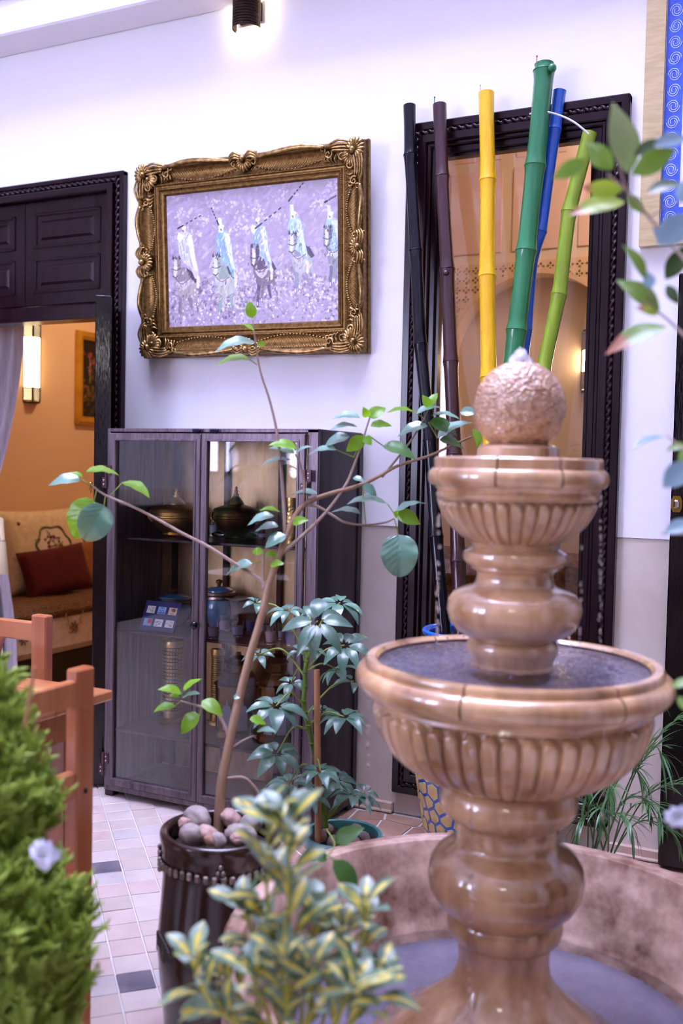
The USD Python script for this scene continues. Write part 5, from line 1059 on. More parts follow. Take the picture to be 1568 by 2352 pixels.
part('canvas', grid(PP(gu, gv, .018 + HT)), M_paint, pt, smooth=True, color=np.clip((COL * np.array([1.0, .98, .80]) - .30) * 1.18 + .30, .012, .95).reshape(-1, 3), label='oil painting of five mounted riders in white and blue robes')
# ---------------------------------------------------------------- the blue patterned picture at the upper right
M_pale = mat('pale_gold_frame', '#b9a478', .4, metal=.45, col2='#c9b68c', ns=12, stretch=(1, 1, 6)); M_paper = mat('printed_paper', '#e4dfe0', .5); M_cobalt = mat('cobalt_print', '#2f4fc0', .45, col2='#3f66d6', ns=30); M_pblue = mat('pale_blue_print', '#b9c6ec', .5); M_yel = mat('ochre_print', '#d8a83c', .5); M_violet = mat('violet_print', '#8a86bc', .5)
rb_, rt_ = onY(1466, 566, 3.395), onY(1498, 0, 3.395)
X0, X1, Z0, Z1 = rb_[0], rb_[0] + .62, rb_[2], 3.09
rp = thing('framed_picture', 'blue arabesque patterned picture in a pale gold frame at the upper right of the wall', 'picture', loc=((X0 + X1) / 2, 3.42, Z0)); fw_ = .062
tl_ = (rt_[0] - rb_[0]) / (rt_[2] - rb_[2])
for q4 in ([(X0, Z0), (X1, Z0), (X1 - fw_, Z0 + fw_), (X0 + fw_, Z0 + fw_)], [(X0, Z1), (X0 + fw_, Z1 - fw_), (X1 - fw_, Z1 - fw_), (X1, Z1)], [(X0, Z0), (X0 + fw_, Z0 + fw_), (X0 + fw_, Z1 - fw_), (X0, Z1)], [(X1, Z0), (X1, Z1), (X1 - fw_, Z1 - fw_), (X1 - fw_, Z0 + fw_)]):
    part('frame_rail', hull([np.array([a, y, b]) for a, b in q4 for y in (3.395, YW - .001)]), M_pale, rp)
part('print_ground', box(X0 + fw_ - .002, X1 - fw_ + .002, 3.412, 3.42, Z0 + fw_ - .002, Z1 - fw_ + .002), M_paper, rp)
i0, i1, k0, k1 = X0 + fw_, X1 - fw_, Z0 + fw_, Z1 - fw_
bw_ = .058
for a, b, c, d in ((i0 + .002, i0 + bw_, k0 + .002, k1 - .002), (i1 - bw_, i1 - .002, k0 + .002, k1 - .002), (i0 + bw_, i1 - bw_, k0 + .002, k0 + bw_), (i0 + bw_, i1 - bw_, k1 - bw_, k1 - .002)):
    bd = part('blue_border', box(a, b, 3.4105, 3.413, c, d), M_cobalt, rp)
    n = int(max(b - a, d - c) / .05); sw = []
    for i in range(n):
        for s in (-1, 1):
            t0 = (i + .5) / n; cx, cz = ((a + b) / 2, c + (d - c) * t0) if d - c > b - a else (a + (b - a) * t0, (c + d) / 2)
            sw.append(tube([np.array([cx + s * (.020 - .014 * t / 7) * math.cos(t + (i % 2) * np.pi), 3.4105, cz + s * (.022 - .015 * t / 7) * math.sin(t)]) for t in np.linspace(0, 7, 22)], .0016, 5))
    part('arabesque', cat(sw), M_pblue, bd, smooth=True)
j0, j1, l0, l1 = i0 + bw_ + .03, i1 - bw_ - .03, k0 + bw_ + .03, k1 - bw_ - .03
lat = sbox(j0, l0, j1, l1); cells = unary_union([Polygon([(x - .008, z), (x, z - .011), (x + .008, z), (x, z + .011)]) for x in np.arange(j0 + .012, j1, .022) for z in np.arange(l0 + .014, l1, .028)])
part('lattice_print', slab_y(lat.difference(cells), 3.4105, 3.413), M_violet, rp, smooth=False)
ax_ = (j0 + j1) / 2; az_ = l0 + (l1 - l0) * .62; ad = Point(ax_, az_).buffer(.11).union(sbox(ax_ - .11, l0 + .05, ax_ + .11, az_))
part('arch_print', slab_y(ad, 3.409, 3.412), M_yel, rp, smooth=False); part('arch_inner_print', slab_y(ad.buffer(-.025), 3.408, 3.4105), M_pblue, rp, smooth=False)
# ---------------------------------------------------------------- leaves
def leaf_mat(name, c1, c2, tr='#8fc01c', trw=.3, rough=.38, spec=.6, coat=.3, ns=9):
    """Leaf tissue: the tone varies from leaf to leaf, light passes through the blade."""
    nodes = {'oi': ('object_info', {}), 'tc': ('texture_coordinate', {}), 'n': ('noise_texture', {'scale': float(ns), 'detail': 2.}), 'ad': ('math', {'math_type': 'add'}), 'mu': ('math', {'math_type': 'multiply', 'value2': .5}),
             'r': ('rgb_ramp', {'ramp': [(.2, S(c1)), (.8, S(c2))]}), 'p': ('principled_bsdf', {'roughness': rough, 'specular_ior_level': spec, 'coat_weight': coat, 'coat_roughness': .22}),
             't': ('translucent_bsdf', {'color': S(tr)}), 'm': ('mix_closure', {'fac': trw})}
    links = [('tc.object', 'n.vector'), ('oi.random', 'ad.value1'), ('n.fac', 'ad.value2'), ('ad.value', 'mu.value1'), ('mu.value', 'r.fac'), ('r.color', 'p.base_color'), ('p.BSDF', 'm.closure1'), ('t.BSDF', 'm.closure2')]
    return usdkit.material(stage, '/World/Looks/' + name, nodes, links, surface='m.closure')
L_lime = leaf_mat('lime_leaf', '#5f9416', '#7db324', '#a2d81c', .45)
L_sheen = leaf_mat('sky_sheen_leaf', '#4d7d68', '#6c9c88', '#6aa54a', .12, .30, 1.0, .8)  # bluish tone puts the sky sheen into the leaf colour
L_dark = leaf_mat('dark_green_leaf', '#2c5224', '#4a7834', '#5f9418', .22)
L_sch = leaf_mat('umbrella_leaf', '#3c6152', '#587f6c', '#5a9030', .14, .36, .8, .4)
L_grass = leaf_mat('thin_grass_leaf', '#2f5a34', '#5a8a58', '#6f9c30', .25)
L_fg = leaf_mat('pale_olive_leaf', '#5f7f26', '#86a83e', '#a8c840', .35)
M_bark = mat('smooth_tan_bark', '#8a6a50', .6, col2='#a5866a', ns=14, detail=6, stretch=(1, 1, .25), bump=.35, bs=70, bdist=.002)
M_twig = mat('grey_mauve_twig', '#8d7668', .6, col2='#a58f82', ns=20, bump=.2, bs=90)
M_green = mat('green_stem', '#6d8c2a', .5, col2='#4d6b20', ns=14)
M_petiole = mat('pale_green_petiole', '#86963a', .5)
M_stake = mat('split_bamboo_stake', '#a5714a', .55, col2='#bd8a60', ns=9, stretch=(1, 1, .15))
M_soil = mat('dark_soil', '#2a1d16', .9, bump=.8, bs=60, bdist=.006)

# ---------------------------------------------------------------- dark brown studded pot with the small tree
M_brown = mat('dark_brown_glaze', '#1e0f0b', .22, col2='#35190f', ns=4, detail=8, lo=.35, hi=.7, bump=.12, bs=14, bdist=.006, coat=.5, coat_rough=.1)
M_stud = mat('tin_stud', '#a59a92', .35, metal=.9, col2='#6f6660', ns=60)
TD = 2.27
pc = at(505, 1902, TD); pk = TD / F
PZ = pc[2]; PC = np.array([pc[0], pc[1], 0.])
pot = thing('tree_pot', 'tall dark brown glazed pot with a band of tin studs holding the small tree', 'pot', loc=(PC[0], PC[1], .001))
pp_ = [(0, .001), (.112, .001), (.120, .01), (.126, .08), (.133, .16), (.137, .215), (.134, .26), (.129, .32), (.126, .38), (.129, PZ - .06), (.131, PZ - .035), (.135, PZ - .014), (.134, PZ - .003), (.126, PZ + .002), (.116, PZ - .004), (.113, PZ - .02), (.113, PZ - .07), (0, PZ - .075)]
part('body', lathe(smooth_path(np.column_stack([np.array(pp_), np.zeros(len(pp_))]), 90)[:, :2], PC, 72, lambda th, R, Z: R * (1 + .012 * np.sin(3 * th + Z * 9)), close=False), M_brown, pot, smooth=50)
part('soil', lathe([(0, PZ - .045), (.116, PZ - .045)], PC, 24, close=False), M_soil, pot)
tc_ = math.atan2(-PC[1], -PC[0])
for i in range(44):
    a = tc_ + (i + .5) / 44 * 2 * np.pi; dz = -.006 * abs(math.sin(a * 2)); o = PC + np.array([.1335 * math.cos(a), .1335 * math.sin(a), PZ - .062 + dz])
    part('stud', obox(o, np.array([[-math.sin(a), math.cos(a), 0], [math.cos(a), math.sin(a), 0], [0, 0, 1.]]), [.0062, .004, .0088], .0025), M_stud, pot)
for a0 in (tc_ + .02, tc_ + 1.6, tc_ - 1.55, tc_ + 3.1):
    part('stud_diamond', cat([ball(PC + np.array([.134 * math.cos(a0 + da), .134 * math.sin(a0 + da), PZ - .064 + dz]), (.006, .006, .007), 1) for da, dz in ((0, .026), (.0, -.026), (.075, 0.), (-.075, 0.), (.04, .013), (-.04, .013), (.04, -.013), (-.04, -.013))]), M_stud, pot, smooth=True)
for a0 in (tc_ + .10, tc_ - 1.25, tc_ + 1.5, tc_ + 2.9):
    rg = []
    for i in range(34):
        t = i / 33 * np.pi; r_ = .050 * (1 if i % 2 else .62); da, dz = r_ * math.cos(t) / .135, r_ * math.sin(t) * .8
        a = a0 + da; c = PC + np.array([.1375 * math.cos(a), .1375 * math.sin(a), .205 + dz]); e1, e2 = np.array([-math.sin(a), math.cos(a), 0]), np.array([0, 0, 1.])
        rg.append(tube([c + .0065 * (e1 * math.cos(q) + e2 * math.sin(q)) for q in np.linspace(0, 2 * np.pi, 12)], .0020, 5, caps=False))
    part('ring_rosette', cat(rg), mat('dull_pewter', '#5a5652', .35, metal=.8) if a0 == tc_ + .10 else '/World/Looks/dull_pewter', pot, smooth=True)
M_st = [mat('grey_river_stone', '#8d7f7c', .6, col2='#b0a29c', ns=12, detail=8, bump=.3, bs=50), mat('pink_river_stone', '#a8857c', .6, col2='#c2a39a', ns=12, detail=8, bump=.3, bs=50), mat('rusty_river_stone', '#8f5f48', .6, col2='#a98a78', ns=14, detail=8, bump=.3, bs=50)]
for i, (px, py, a, b, k_, lab) in enumerate(((453, 1877, 35, 28, 0, 'largest pale grey river stone left of the tree trunk'), (433, 1916, 32, 22, 0, 'grey stone at the front left rim of the brown pot'), (531, 1876, 19, 27, 1, 'upright pink river stone just right of the tree trunk'), (476, 1910, 24, 20, 1, 'mauve pink stone against the foot of the tree trunk'),
        (545, 1912, 28, 26, 0, 'rough grey stone right of the foot of the trunk'), (577, 1886, 26, 24, 0, 'pitted grey stone at the back right of the brown pot'), (478, 1935, 17, 12, 2, 'small rusty orange stone at the front of the brown pot'), (501, 1940, 19, 16, 0, 'small pale stone at the front, right of the rusty one'), (590, 1925, 26, 22, 0, 'grey stone by the right rim behind the variegated leaves'), (425, 1888, 20, 14, 1, 'flat pinkish stone by the left rim of the brown pot'), (560, 1935, 20, 15, 1, 'pinkish stone at the front right of the brown pot'))):
    q = PZ - .015; dd = TD + (1902 - py) * .0028; c = at(px, py, TD); c = onZ(px, py + 4, PZ + .010); sc_ = depth(c) / F
    off = c[:2] - PC[:2]; rm = np.linalg.norm(off); lim = .113 - a * sc_ * .75
    if rm > lim: c[:2] = PC[:2] + off / rm * lim
    solo('river_stone', rock(c, (a * sc_, b * sc_ * 1.05, b * sc_), 30 + i, 3, .22), M_st[k_], lab, 'stone', smooth=True, group=None)
tree = thing('small_tree', 'small bare-stemmed tree with scattered lime and sky-tinted leaves growing from the brown pot', 'plant', loc=(PC[0], PC[1], PZ - .05))
def D(px, py): return TD + .04 + .10 * np.clip((1900 - py) / 900, 0, 1) + .12 * np.clip((px - 640) / 400, 0, 1)
def P3(L, d=None): return [at(x, y, (D(x, y) if d is None else d)) for x, y in L]
trunk = [(500, 1935), (504, 1860), (510, 1790), (530, 1690), (550, 1600), (576, 1500), (602, 1410), (618, 1340), (641, 1276), (662, 1219), (680, 1181), (699, 1158)]
part('trunk', tube(smooth_path(P3(trunk), 60), np.interp(np.linspace(0, 1, 60), [0, .3, .7, 1], [13.0, 10.5, 8.5, 6.5]) * pk, 10), M_bark, tree, smooth=True)
for L, r0, r1 in (([(699, 1158), (728, 1144), (771, 1130), (819, 1117), (858, 1100), (901, 1076), (927, 1065), (988, 1046), (1044, 1020), (1083, 1003)], 6.5, 2.5), ([(641, 1276), (693, 1232), (749, 1176), (793, 1115), (810, 1076), (827, 1029), (842, 981), (855, 938)], 5.5, 1.8),
        ([(654, 1228), (652, 1172), (647, 1094), (641, 1029), (632, 972), (617, 912), (602, 868), (593, 829), (584, 768), (580, 735)], 5., 1.5), ([(699, 1158), (728, 1163), (762, 1183), (793, 1200), (840, 1206), (884, 1200), (905, 1191)], 4.5, 2.), ([(877, 1096), (910, 1055), (944, 1011), (970, 968), (983, 940)], 3.2, 1.5),
        ([(696, 1160), (699, 1115), (691, 1072), (678, 1042)], 4., 2.), ([(611, 1352), (596, 1330), (537, 1293), (478, 1255), (419, 1225), (360, 1192), (301, 1162), (242, 1137), (208, 1112)], 5., 2.5), ([(604, 1356), (604, 1310), (606, 1263)], 4.2, 3.), ([(526, 1695), (508, 1651), (486, 1631), (450, 1620), (414, 1610)], 4.2, 2.5),
        ([(534, 1716), (560, 1700), (584, 1689)], 3.2, 1.8), ([(518, 1788), (557, 1786), (580, 1803), (597, 1828)], 4.2, 3.5)):
    n = 26; part('branch', tube(smooth_path(P3(L), n), np.linspace(r0, r1, n) * pk, 7), M_twig if r0 < 6 else M_bark, tree, smooth=True)
TL_ = [  # base, tip, width, kind (g lime, b sky sheen in the colour, d dark)
 ((580, 731), (571, 690), 27, 'g'), ((582, 760), (543, 742), 7, 'g'), ((586, 787), (493, 803), 20, 'b'), ((591, 790), (611, 790), 13, 'g'), ((573, 826), (496, 836), 15, 'g'), ((682, 1030), (617, 1020), 20, 'g'), ((675, 1042), (617, 1027), 18, 'b'), ((680, 1042), (715, 1024), 7, 'b'), ((667, 1057), (597, 1068), 9, 'b'),
 ((847, 960), (886, 935), 28, 'g'), ((845, 958), (834, 935), 20, 'g'), ((827, 959), (762, 959), 16, 'b'), ((851, 979), (901, 977), 18, 'g'), ((821, 981), (758, 985), 11, 'b'), ((803, 1003), (741, 1026), 22, 'b'), ((836, 1003), (795, 1037), 34, 'g'), ((838, 1003), (853, 1022), 22, 'g'), ((772, 1033), (704, 1044), 12, 'b'), ((879, 1024), (955, 1052), 30, 'd'),
 ((986, 936), (970, 907), 20, 'g'), ((988, 934), (1003, 901), 20, 'g'), ((957, 950), (888, 944), 9, 'g'), ((957, 950), (1016, 933), 12, 'b'), ((981, 978), (912, 1000), 22, 'b'), ((990, 955), (1055, 959), 9, 'b'), ((985, 970), (1051, 998), 30, 'd'), ((1005, 1007), (1083, 966), 20, 'b'), ((1057, 946), (1098, 948), 22, 'b'), ((1009, 1011), (1068, 1030), 20, 'd'), ((1086, 985), (1099, 1029), 18, 'g'),
 ((810, 1098), (840, 1107), 12, 'b'), ((832, 1115), (866, 1139), 22, 'b'), ((890, 1158), (797, 1152), 16, 'b'), ((910, 1176), (977, 1152), 13, 'b'), ((910, 1180), (966, 1203), 34, 'g'), ((907, 1188), (915, 1172), 12, 'g'), ((827, 1180), (758, 1174), 12, 'b'), ((915, 1228), (919, 1326), 86, 'b'), ((671, 1202), (708, 1193), 20, 'g'), ((728, 1135), (662, 1137), 10, 'b'), ((643, 1176), (595, 1170), 9, 'g'), ((630, 1185), (567, 1204), 18, 'b'), ((639, 1209), (584, 1219), 16, 'b'), ((656, 1228), (608, 1258), 28, 'b'),
 ((604, 1267), (577, 1267), 18, 'g'), ((610, 1272), (640, 1278), 14, 'g'), ((621, 1298), (652, 1294), 17, 'g'), ((579, 1295), (518, 1318), 19, 'b'), ((186, 1102), (111, 1112), 24, 'b'), ((190, 1096), (160, 1085), 9, 'g'), ((197, 1084), (274, 1088), 15, 'g'), ((282, 1108), (345, 1140), 22, 'g'), ((239, 1160), (194, 1242), 78, 'b'), ((216, 1150), (166, 1234), 62, 'g'),
 ((417, 1593), (363, 1582), 19, 'g'), ((421, 1588), (463, 1557), 13, 'g'), ((411, 1602), (388, 1596), 10, 'g'), ((403, 1622), (352, 1633), 17, 'g'), ((459, 1642), (412, 1684), 36, 'g'), ((463, 1610), (512, 1643), 32, 'g'), ((459, 1593), (417, 1602), 9, 'b'), ((573, 1652), (612, 1662), 20, 'g'), ((588, 1681), (633, 1680), 12, 'b'), ((536, 1604), (556, 1596), 12, 'b')]
ml = {'g': L_lime, 'b': L_sheen, 'd': L_dark}
for i, (b, t, w, k_) in enumerate(TL_):
    d = D(*b) - .01; big = w > 50; d -= .05 * (w == 78); d += .02 * (w == 62)
    v, f = leaf_px(b, t, w, d, d + .02 * math.sin(i * 2.3), ratio=.62 if not big else .8, shape='round' if big else 'ovate', curl=.10, fold=.16, nl=27 if big else 11, nw=15 if big else 7, seed=i, wave=.02, vein=.016 if big else 0)
    part('leaf', (v, f), ml[k_], tree, smooth=True)
pts_pet = [((905, 1191), (915, 1228)), ((840, 1206), (832, 1117)), ((836, 1003), (812, 1050)), ((879, 1024), (846, 1000)), ((250, 1141), (282, 1108)), ((239, 1160), (242, 1140)), ((216, 1150), (222, 1126)), ((573, 826), (590, 838)), ((772, 1033), (812, 1050)), ((579, 1295), (600, 1288)), ((656, 1228), (660, 1215)), ((890, 1158), (905, 1180)), ((459, 1642), (462, 1624)), ((403, 1622), (414, 1612)), ((186, 1102), (208, 1112)), ((1005, 1007), (983, 970)), ((957, 950), (975, 962))]
part('petioles', cat([tube(P3([a, b]), 1.5 * pk, 5) for a, b in pts_pet]), M_petiole, tree, smooth=True, kind='stuff')

# ---------------------------------------------------------------- umbrella plant in a turquoise pot
SD = 2.66
sp_ = at(786, 1912, SD); sk = SD / F
SPC = np.array([sp_[0], sp_[1], 0]); sz = sp_[2]
M_turq = mat('turquoise_glaze', '#3f7a7c', .25, col2='#5f9a98', ns=8, coat=.5)
upot = thing('plant_pot', 'turquoise glazed pot just behind the rim of the fountain basin', 'pot', loc=(SPC[0], SPC[1], .001))
part('body', lathe([(0, .001), (.075, .001), (.08, .01), (.094, sz - .05), (.098, sz - .03), (.106, sz - .028), (.108, sz - .004), (.104, sz), (.096, sz - .002), (.092, sz - .03), (0, sz - .032)], SPC, 56), M_turq, upot, smooth=40)
part('soil', lathe([(0, sz - .022), (.094, sz - .022)], SPC, 24, close=False), M_soil, upot)
for i, (dx, dy, r_, lb_) in enumerate(((-.05, -.03, .022, 'pale stone at the left front of the turquoise pot'), (.0, -.055, .02, 'small stone at the middle front of the turquoise pot'), (.05, -.03, .021, 'rounded stone at the right front of the turquoise pot'), (.055, .02, .018, 'small stone at the right back of the turquoise pot'), (-.055, .025, .018, 'small stone at the left back of the turquoise pot'), (.015, .055, .02, 'stone at the middle back of the turquoise pot'))):
    solo('potting_stone', rock(SPC + np.array([dx, dy, sz - .008]), (r_, r_ * .8, r_ * .7), 70 + i, 3, .2), M_st[(i + 1) % 2], lb_, 'stone', smooth=True)
up_ = thing('umbrella_plant', 'dark green umbrella plant with whorled leaves tied beside a stake in front of the cabinet', 'plant', loc=(SPC[0], SPC[1], sz - .03))
zz = lambda x, y: (560 + .255 * x, 1360 + .255 * y)
stem = [zz(*q) for q in ((735, 2120), (720, 2000), (690, 1850), (672, 1700), (645, 1520), (615, 1360), (580, 1200), (550, 1080), (538, 980), (550, 850), (550, 720), (565, 620), (578, 520), (590, 470), (600, 430))]
part('stem', tube(smooth_path([at(x, y, SD) for x, y in stem], 60), np.linspace(7.5, 4.5, 60) * sk, 9), M_green, up_, smooth=True)
for i in range(5, 13): part('leaf_scar', tube([at(*stem[i], SD) - np.array([0, 0, .003]), at(*stem[i], SD) + np.array([0, 0, .003])], (8.8 - .2 * i) * sk, 9), M_green, up_, smooth=True)
sq = np.random.default_rng(31)
WH = [((400, 165), 165, 8, (590, 470), -.03), ((865, 95), 215, 8, (610, 440), .06), ((662, 262), 235, 8, (600, 470), -.10), ((650, 530), 105, 5, (570, 600), -.05), ((905, 478), 215, 8, (560, 700), .03), ((500, 525), 110, 4, (550, 640), .02), ((850, 700), 170, 8, (550, 720), .10), ((985, 800), 165, 5, (640, 1000), .05), ((425, 815), 140, 6, (545, 760), .04), ((290, 1025), 240, 9, (545, 1030), -.08),
      ((900, 1120), 215, 9, (600, 1180), -.05), ((700, 1060), 130, 6, (560, 1120), .06), ((300, 1450), 215, 8, (575, 1240), -.06), ((690, 1610), 190, 8, (640, 1540), -.09), ((830, 1690), 190, 8, (660, 1750), .05), ((405, 1720), 215, 8, (640, 1600), .0), ((985, 1830), 215, 9, (730, 2050), -.04), ((110, 90), 110, 6, (560, 560), .02), ((140, 560), 130, 6, (540, 740), .05), ((590, 180), 80, 5, (600, 440), .08), ((610, 1860), 170, 6, (690, 1900), -.05), ((1090, 1800), 130, 6, (740, 2060), .03)]
for i, (c, r_, n, a, dd) in enumerate(WH):
    d = SD + dd; C_ = at(*zz(*c), d); A0 = at(*zz(*a), SD); mid_ = (C_ + A0) / 2 + np.array([0, 0, .02 + .15 * np.linalg.norm(C_ - A0) * (c[0] < 500)])
    lf = part('leaf', tube(smooth_path([A0, mid_, C_], 14), np.linspace(2.6, 1.6, 14) * sk, 6), M_petiole, up_, smooth=True)
    L = r_ * .255 * sk * 1.38; nrm = np.array([.0, 0, 1.]) + .42 * (CAM - C_) / np.linalg.norm(CAM - C_) + sq.normal(0, .22, 3); nrm /= np.linalg.norm(nrm)
    e1 = np.cross(nrm, [0.3, .9, .1]); e1 /= np.linalg.norm(e1); e2 = np.cross(nrm, e1); ph = sq.uniform(0, 6.28)
    for k_ in range(n):
        t = ph + 2 * np.pi * k_ / n + sq.normal(0, .12); dr_ = e1 * math.cos(t) + e2 * math.sin(t); l_ = L * sq.uniform(.78, 1.05)
        b_ = C_ + dr_ * l_ * .14; tp = C_ + dr_ * l_ * .95 - np.array([0, 0, l_ * sq.uniform(.10, .38)])
        part('leaflet', leaf(b_, tp, l_ * sq.uniform(.34, .42), nrm, curl=.14, fold=.22, shape='ovate', nl=8, nw=5, seed=k_), L_sch if (i > 1 or k_ % 2) else L_sheen, lf, smooth=True)
solo('support_stake', tube([at(731, 1935, SD - .035), at(729, 1740, SD - .03), at(727, 1538, SD - .03)], [8.2 * sk, 7.8 * sk, 7.0 * sk], 10), M_stake, 'split bamboo stake standing beside the umbrella plant stem', 'stake', smooth=40)

# ---------------------------------------------------------------- blue pot with painted bamboo poles
BD = 3.28
bc = at(1085, 1447, BD); bc[1] = min(bc[1], 3.19); bc = onY(1085, 1447, 3.19); BD = depth(bc); bk = BD / F; BZ = bc[2]; BC = np.array([bc[0], bc[1], 0])
M_bpot = mat('bright_blue_glaze', '#1f57b4', .2, col2='#2a68c6', ns=5, coat=.4); M_bcream = mat('cream_painted_shard', '#c9b27c', .45, col2='#b89c64', ns=30)
bp_ = thing('bamboo_pot', 'bright blue pot with cream mosaic shards holding the painted bamboo poles', 'pot', loc=(BC[0], BC[1], .001))
prb = [(0, .001), (.115, .001), (.125, .01), (.150, .10), (.176, .25), (.186, .38), (.178, .50), (.160, .60), (.150, BZ - .06), (.152, BZ - .03), (.166, BZ - .016), (.170, BZ - .004), (.162, BZ + .002), (.150, BZ - .006), (.142, BZ - .03), (.142, BZ - .20), (0, BZ - .21)]
pbs = smooth_path(np.column_stack([np.array(prb), np.zeros(len(prb))]), 110)[:, :2]
part('body', lathe(pbs, BC, 72, close=False), M_bpot, bp_, smooth=50)
part('filling', lathe([(0, BZ - .03), (.144, BZ - .03)], BC, 24, close=False), M_soil, bp_)
bq = np.random.default_rng(8); pl = []
vps = np.array([(x * .052 + (y % 2) * .026 + bq.normal(0, .007), y * .046 + bq.normal(0, .006)) for x in range(-2, 25) for y in range(-1, 12)]); vb = Voronoi(vps)
oi_ = np.argsort(prb[4][1] * 0 + np.array([z for r, z in prb[2:9]])); zr_, rr__ = np.array([z for r, z in prb[2:9]]), np.array([r for r, z in prb[2:9]])
tb0 = math.atan2(-BC[1], -BC[0])
for reg in vb.point_region:
    r_ = vb.regions[reg]
    if -1 in r_ or len(r_) < 3: continue
    pg = Polygon(vb.vertices[r_]).buffer(-.005, join_style=2)
    if pg.is_empty or pg.geom_type != 'Polygon': continue
    c = pg.centroid
    if not (.03 < c.y < .47 and 0 < c.x < 1.12): continue
    xy = np.array(pg.exterior.coords)[:-1]; a = tb0 - np.pi + xy[:, 0] / 1.14 * 2 * np.pi; z = xy[:, 1] + .015; R0 = np.interp(z, zr_, rr__) + .0006
    ci = np.array([c.x, c.y]); ac_ = tb0 - np.pi + c.x / 1.14 * 2 * np.pi; Rc = np.interp(c.y + .015, zr_, rr__) + .004
    V = np.vstack([np.column_stack([R0 * np.cos(a), R0 * np.sin(a), z]), np.column_stack([(R0 + .0025) * np.cos(a), (R0 + .0025) * np.sin(a), z]), [[Rc * math.cos(ac_), Rc * math.sin(ac_), c.y + .015]]]) + BC; n = len(a)
    ff = [[i, (i + 1) % n, n + (i + 1) % n] for i in range(n)] + [[i, n + (i + 1) % n, n + i] for i in range(n)] + [[n + i, n + (i + 1) % n, 2 * n] for i in range(n)]
    pl.append((abs((a.mean() - tb0 + np.pi) % (2 * np.pi) - np.pi), (V, np.array(ff))))
pl.sort(key=lambda t: t[0])
for k_, (d_, me) in enumerate(pl):
    if d_ < 1.7: part('shard', me, M_bcream, bp_, smooth=False)
part('shard_field', cat([me for d_, me in pl if d_ >= 1.7]), M_bcream, bp_, smooth=False, kind='stuff')
def bamboo(label, col, col2, pts, wpx, nodes_, ytop, ybot, tip=None, kn=None, rough=.24, ct=.3):
    m1 = mat('bamboo_' + col[1:], col, rough, col2=col2, ns=4, detail=8, stretch=(8, 8, .5), bump=.06 if ct else 0., bs=30, spec=.5 if ct else .35, coat=ct, coat_rough=.1)
    yy = lambda py: ytop + (ybot - ytop) * ((py - pts[0][1]) / (1450 - pts[0][1]))
    P = [onY(x, y, yy(y)) for x, y in pts]; last = P[-1] + (P[-1] - P[-2]) / np.linalg.norm(P[-1] - P[-2]) * .12; P = P + [last]
    base = P[-1]; t = thing('bamboo_pole', label, 'bamboo pole', loc=tuple(base)); kk = depth(P[0]) / F; r = wpx / 2 * kk
    n = 150; path = np.array(P); s_ = np.concatenate([[0], np.cumsum(np.linalg.norm(np.diff(path, axis=0), axis=1))]); tt = np.linspace(0, s_[-1], n); q = np.stack([np.interp(tt, s_, path[:, i]) for i in range(3)], 1)
    from scipy.ndimage import gaussian_filter1d
    q = gaussian_filter1d(q, 2.0, axis=0, mode='nearest'); nz = [float(np.interp(y, [p_[1] for p_ in pts], s_[:len(pts)])) for y in nodes_]
    bounds = [0] + nz + [s_[-1]]
    for i in range(len(bounds) - 1):
        a, b = bounds[i] + .0012, bounds[i + 1] - .0012; uu = np.linspace(a, b, 22); c = np.stack([np.interp(uu, tt, q[:, j]) for j in range(3)], 1); v_ = (uu - a) / (b - a)
        fl = .10 * np.exp(-((v_) / .05) ** 2) * (i > 0) + .12 * np.exp(-((1 - v_) / .05) ** 2) * (i < len(bounds) - 2)
        part('culm_section', tube(c, r * (1 + fl) * (1 - .05 * np.sin(np.pi * v_)), 20), m1, t, smooth=40)
    for z in nz:
        c = np.array([np.interp(z, tt, q[:, j]) for j in range(3)]); d_ = np.array([np.interp(z + .01, tt, q[:, j]) for j in range(3)]) - c; d_ /= np.linalg.norm(d_)
        part('node_ring', tube([c - d_ * .0035, c - d_ * .0015, c + d_ * .0015, c + d_ * .0035], [r * 1.06, r * 1.15, r * 1.12, r * 1.04], 20), m1, t, smooth=40)
    if tip: part('thread_tip', cat([tube([P[0] + np.array([-r * .7, -r * .2, -.004]), P[0] + np.array([-r * .7, -r * .2, .016])], .0016, 6), ball(P[0] + np.array([-r * .7, -r * .2, .017]), .003, 1)]), mat('thread_tip_' + tip[1:], tip, .5), t, smooth=True)
    if kn: c = onY(*kn, yy(kn[1]) - r); part('bud_scar', ball(c, (r * .42, r * .5, r * .42), 2), m1, t, smooth=True)
    return t
bamboo('glossy black bamboo pole, leftmost of the painted poles', '#0c0b10', '#17161d', [(940, 236), (942, 357), (955, 577), (965, 792), (987, 1012), (1001, 1233), (1020, 1450)], 29, [357, 577, 792, 1012, 1233], 3.37, 3.15, rough=.12, ct=.0)
bamboo('maroon brown bamboo pole right of the black one', '#2e1418', '#3c1c20', [(1009, 234), (1015, 407), (1027, 620), (1035, 832), (1043, 1045), (1052, 1289), (1058, 1450)], 32, [407, 620, 832, 1045, 1289], 3.36, 3.13, '#2b6a8c', (1024, 627))
bamboo('bright yellow bamboo pole', '#d8a400', '#e8bb10', [(1116, 207), (1120, 416), (1118, 636), (1122, 868), (1128, 1100), (1128, 1450)], 36, [416, 636, 868, 1100], 3.36, 3.12, '#c9c4b8')
bamboo('thick green bamboo pole, tallest of the painted poles', '#1f6b40', '#2f8050', [(1249, 140), (1250, 163), (1229, 382), (1208, 577), (1186, 759), (1163, 950), (1135, 1180), (1098, 1450)], 45, [163, 382, 577, 759, 950, 1180], 3.34, 3.20, '#b8324a', (1268, 156))
bamboo('blue bamboo pole slanting behind the green one', '#1c4fae', '#2a62c4', [(1286, 201), (1273, 298), (1241, 530), (1221, 590), (1206, 759), (1180, 1000), (1130, 1450)], 30, [298, 532, 759, 1000], 3.385, 3.25)
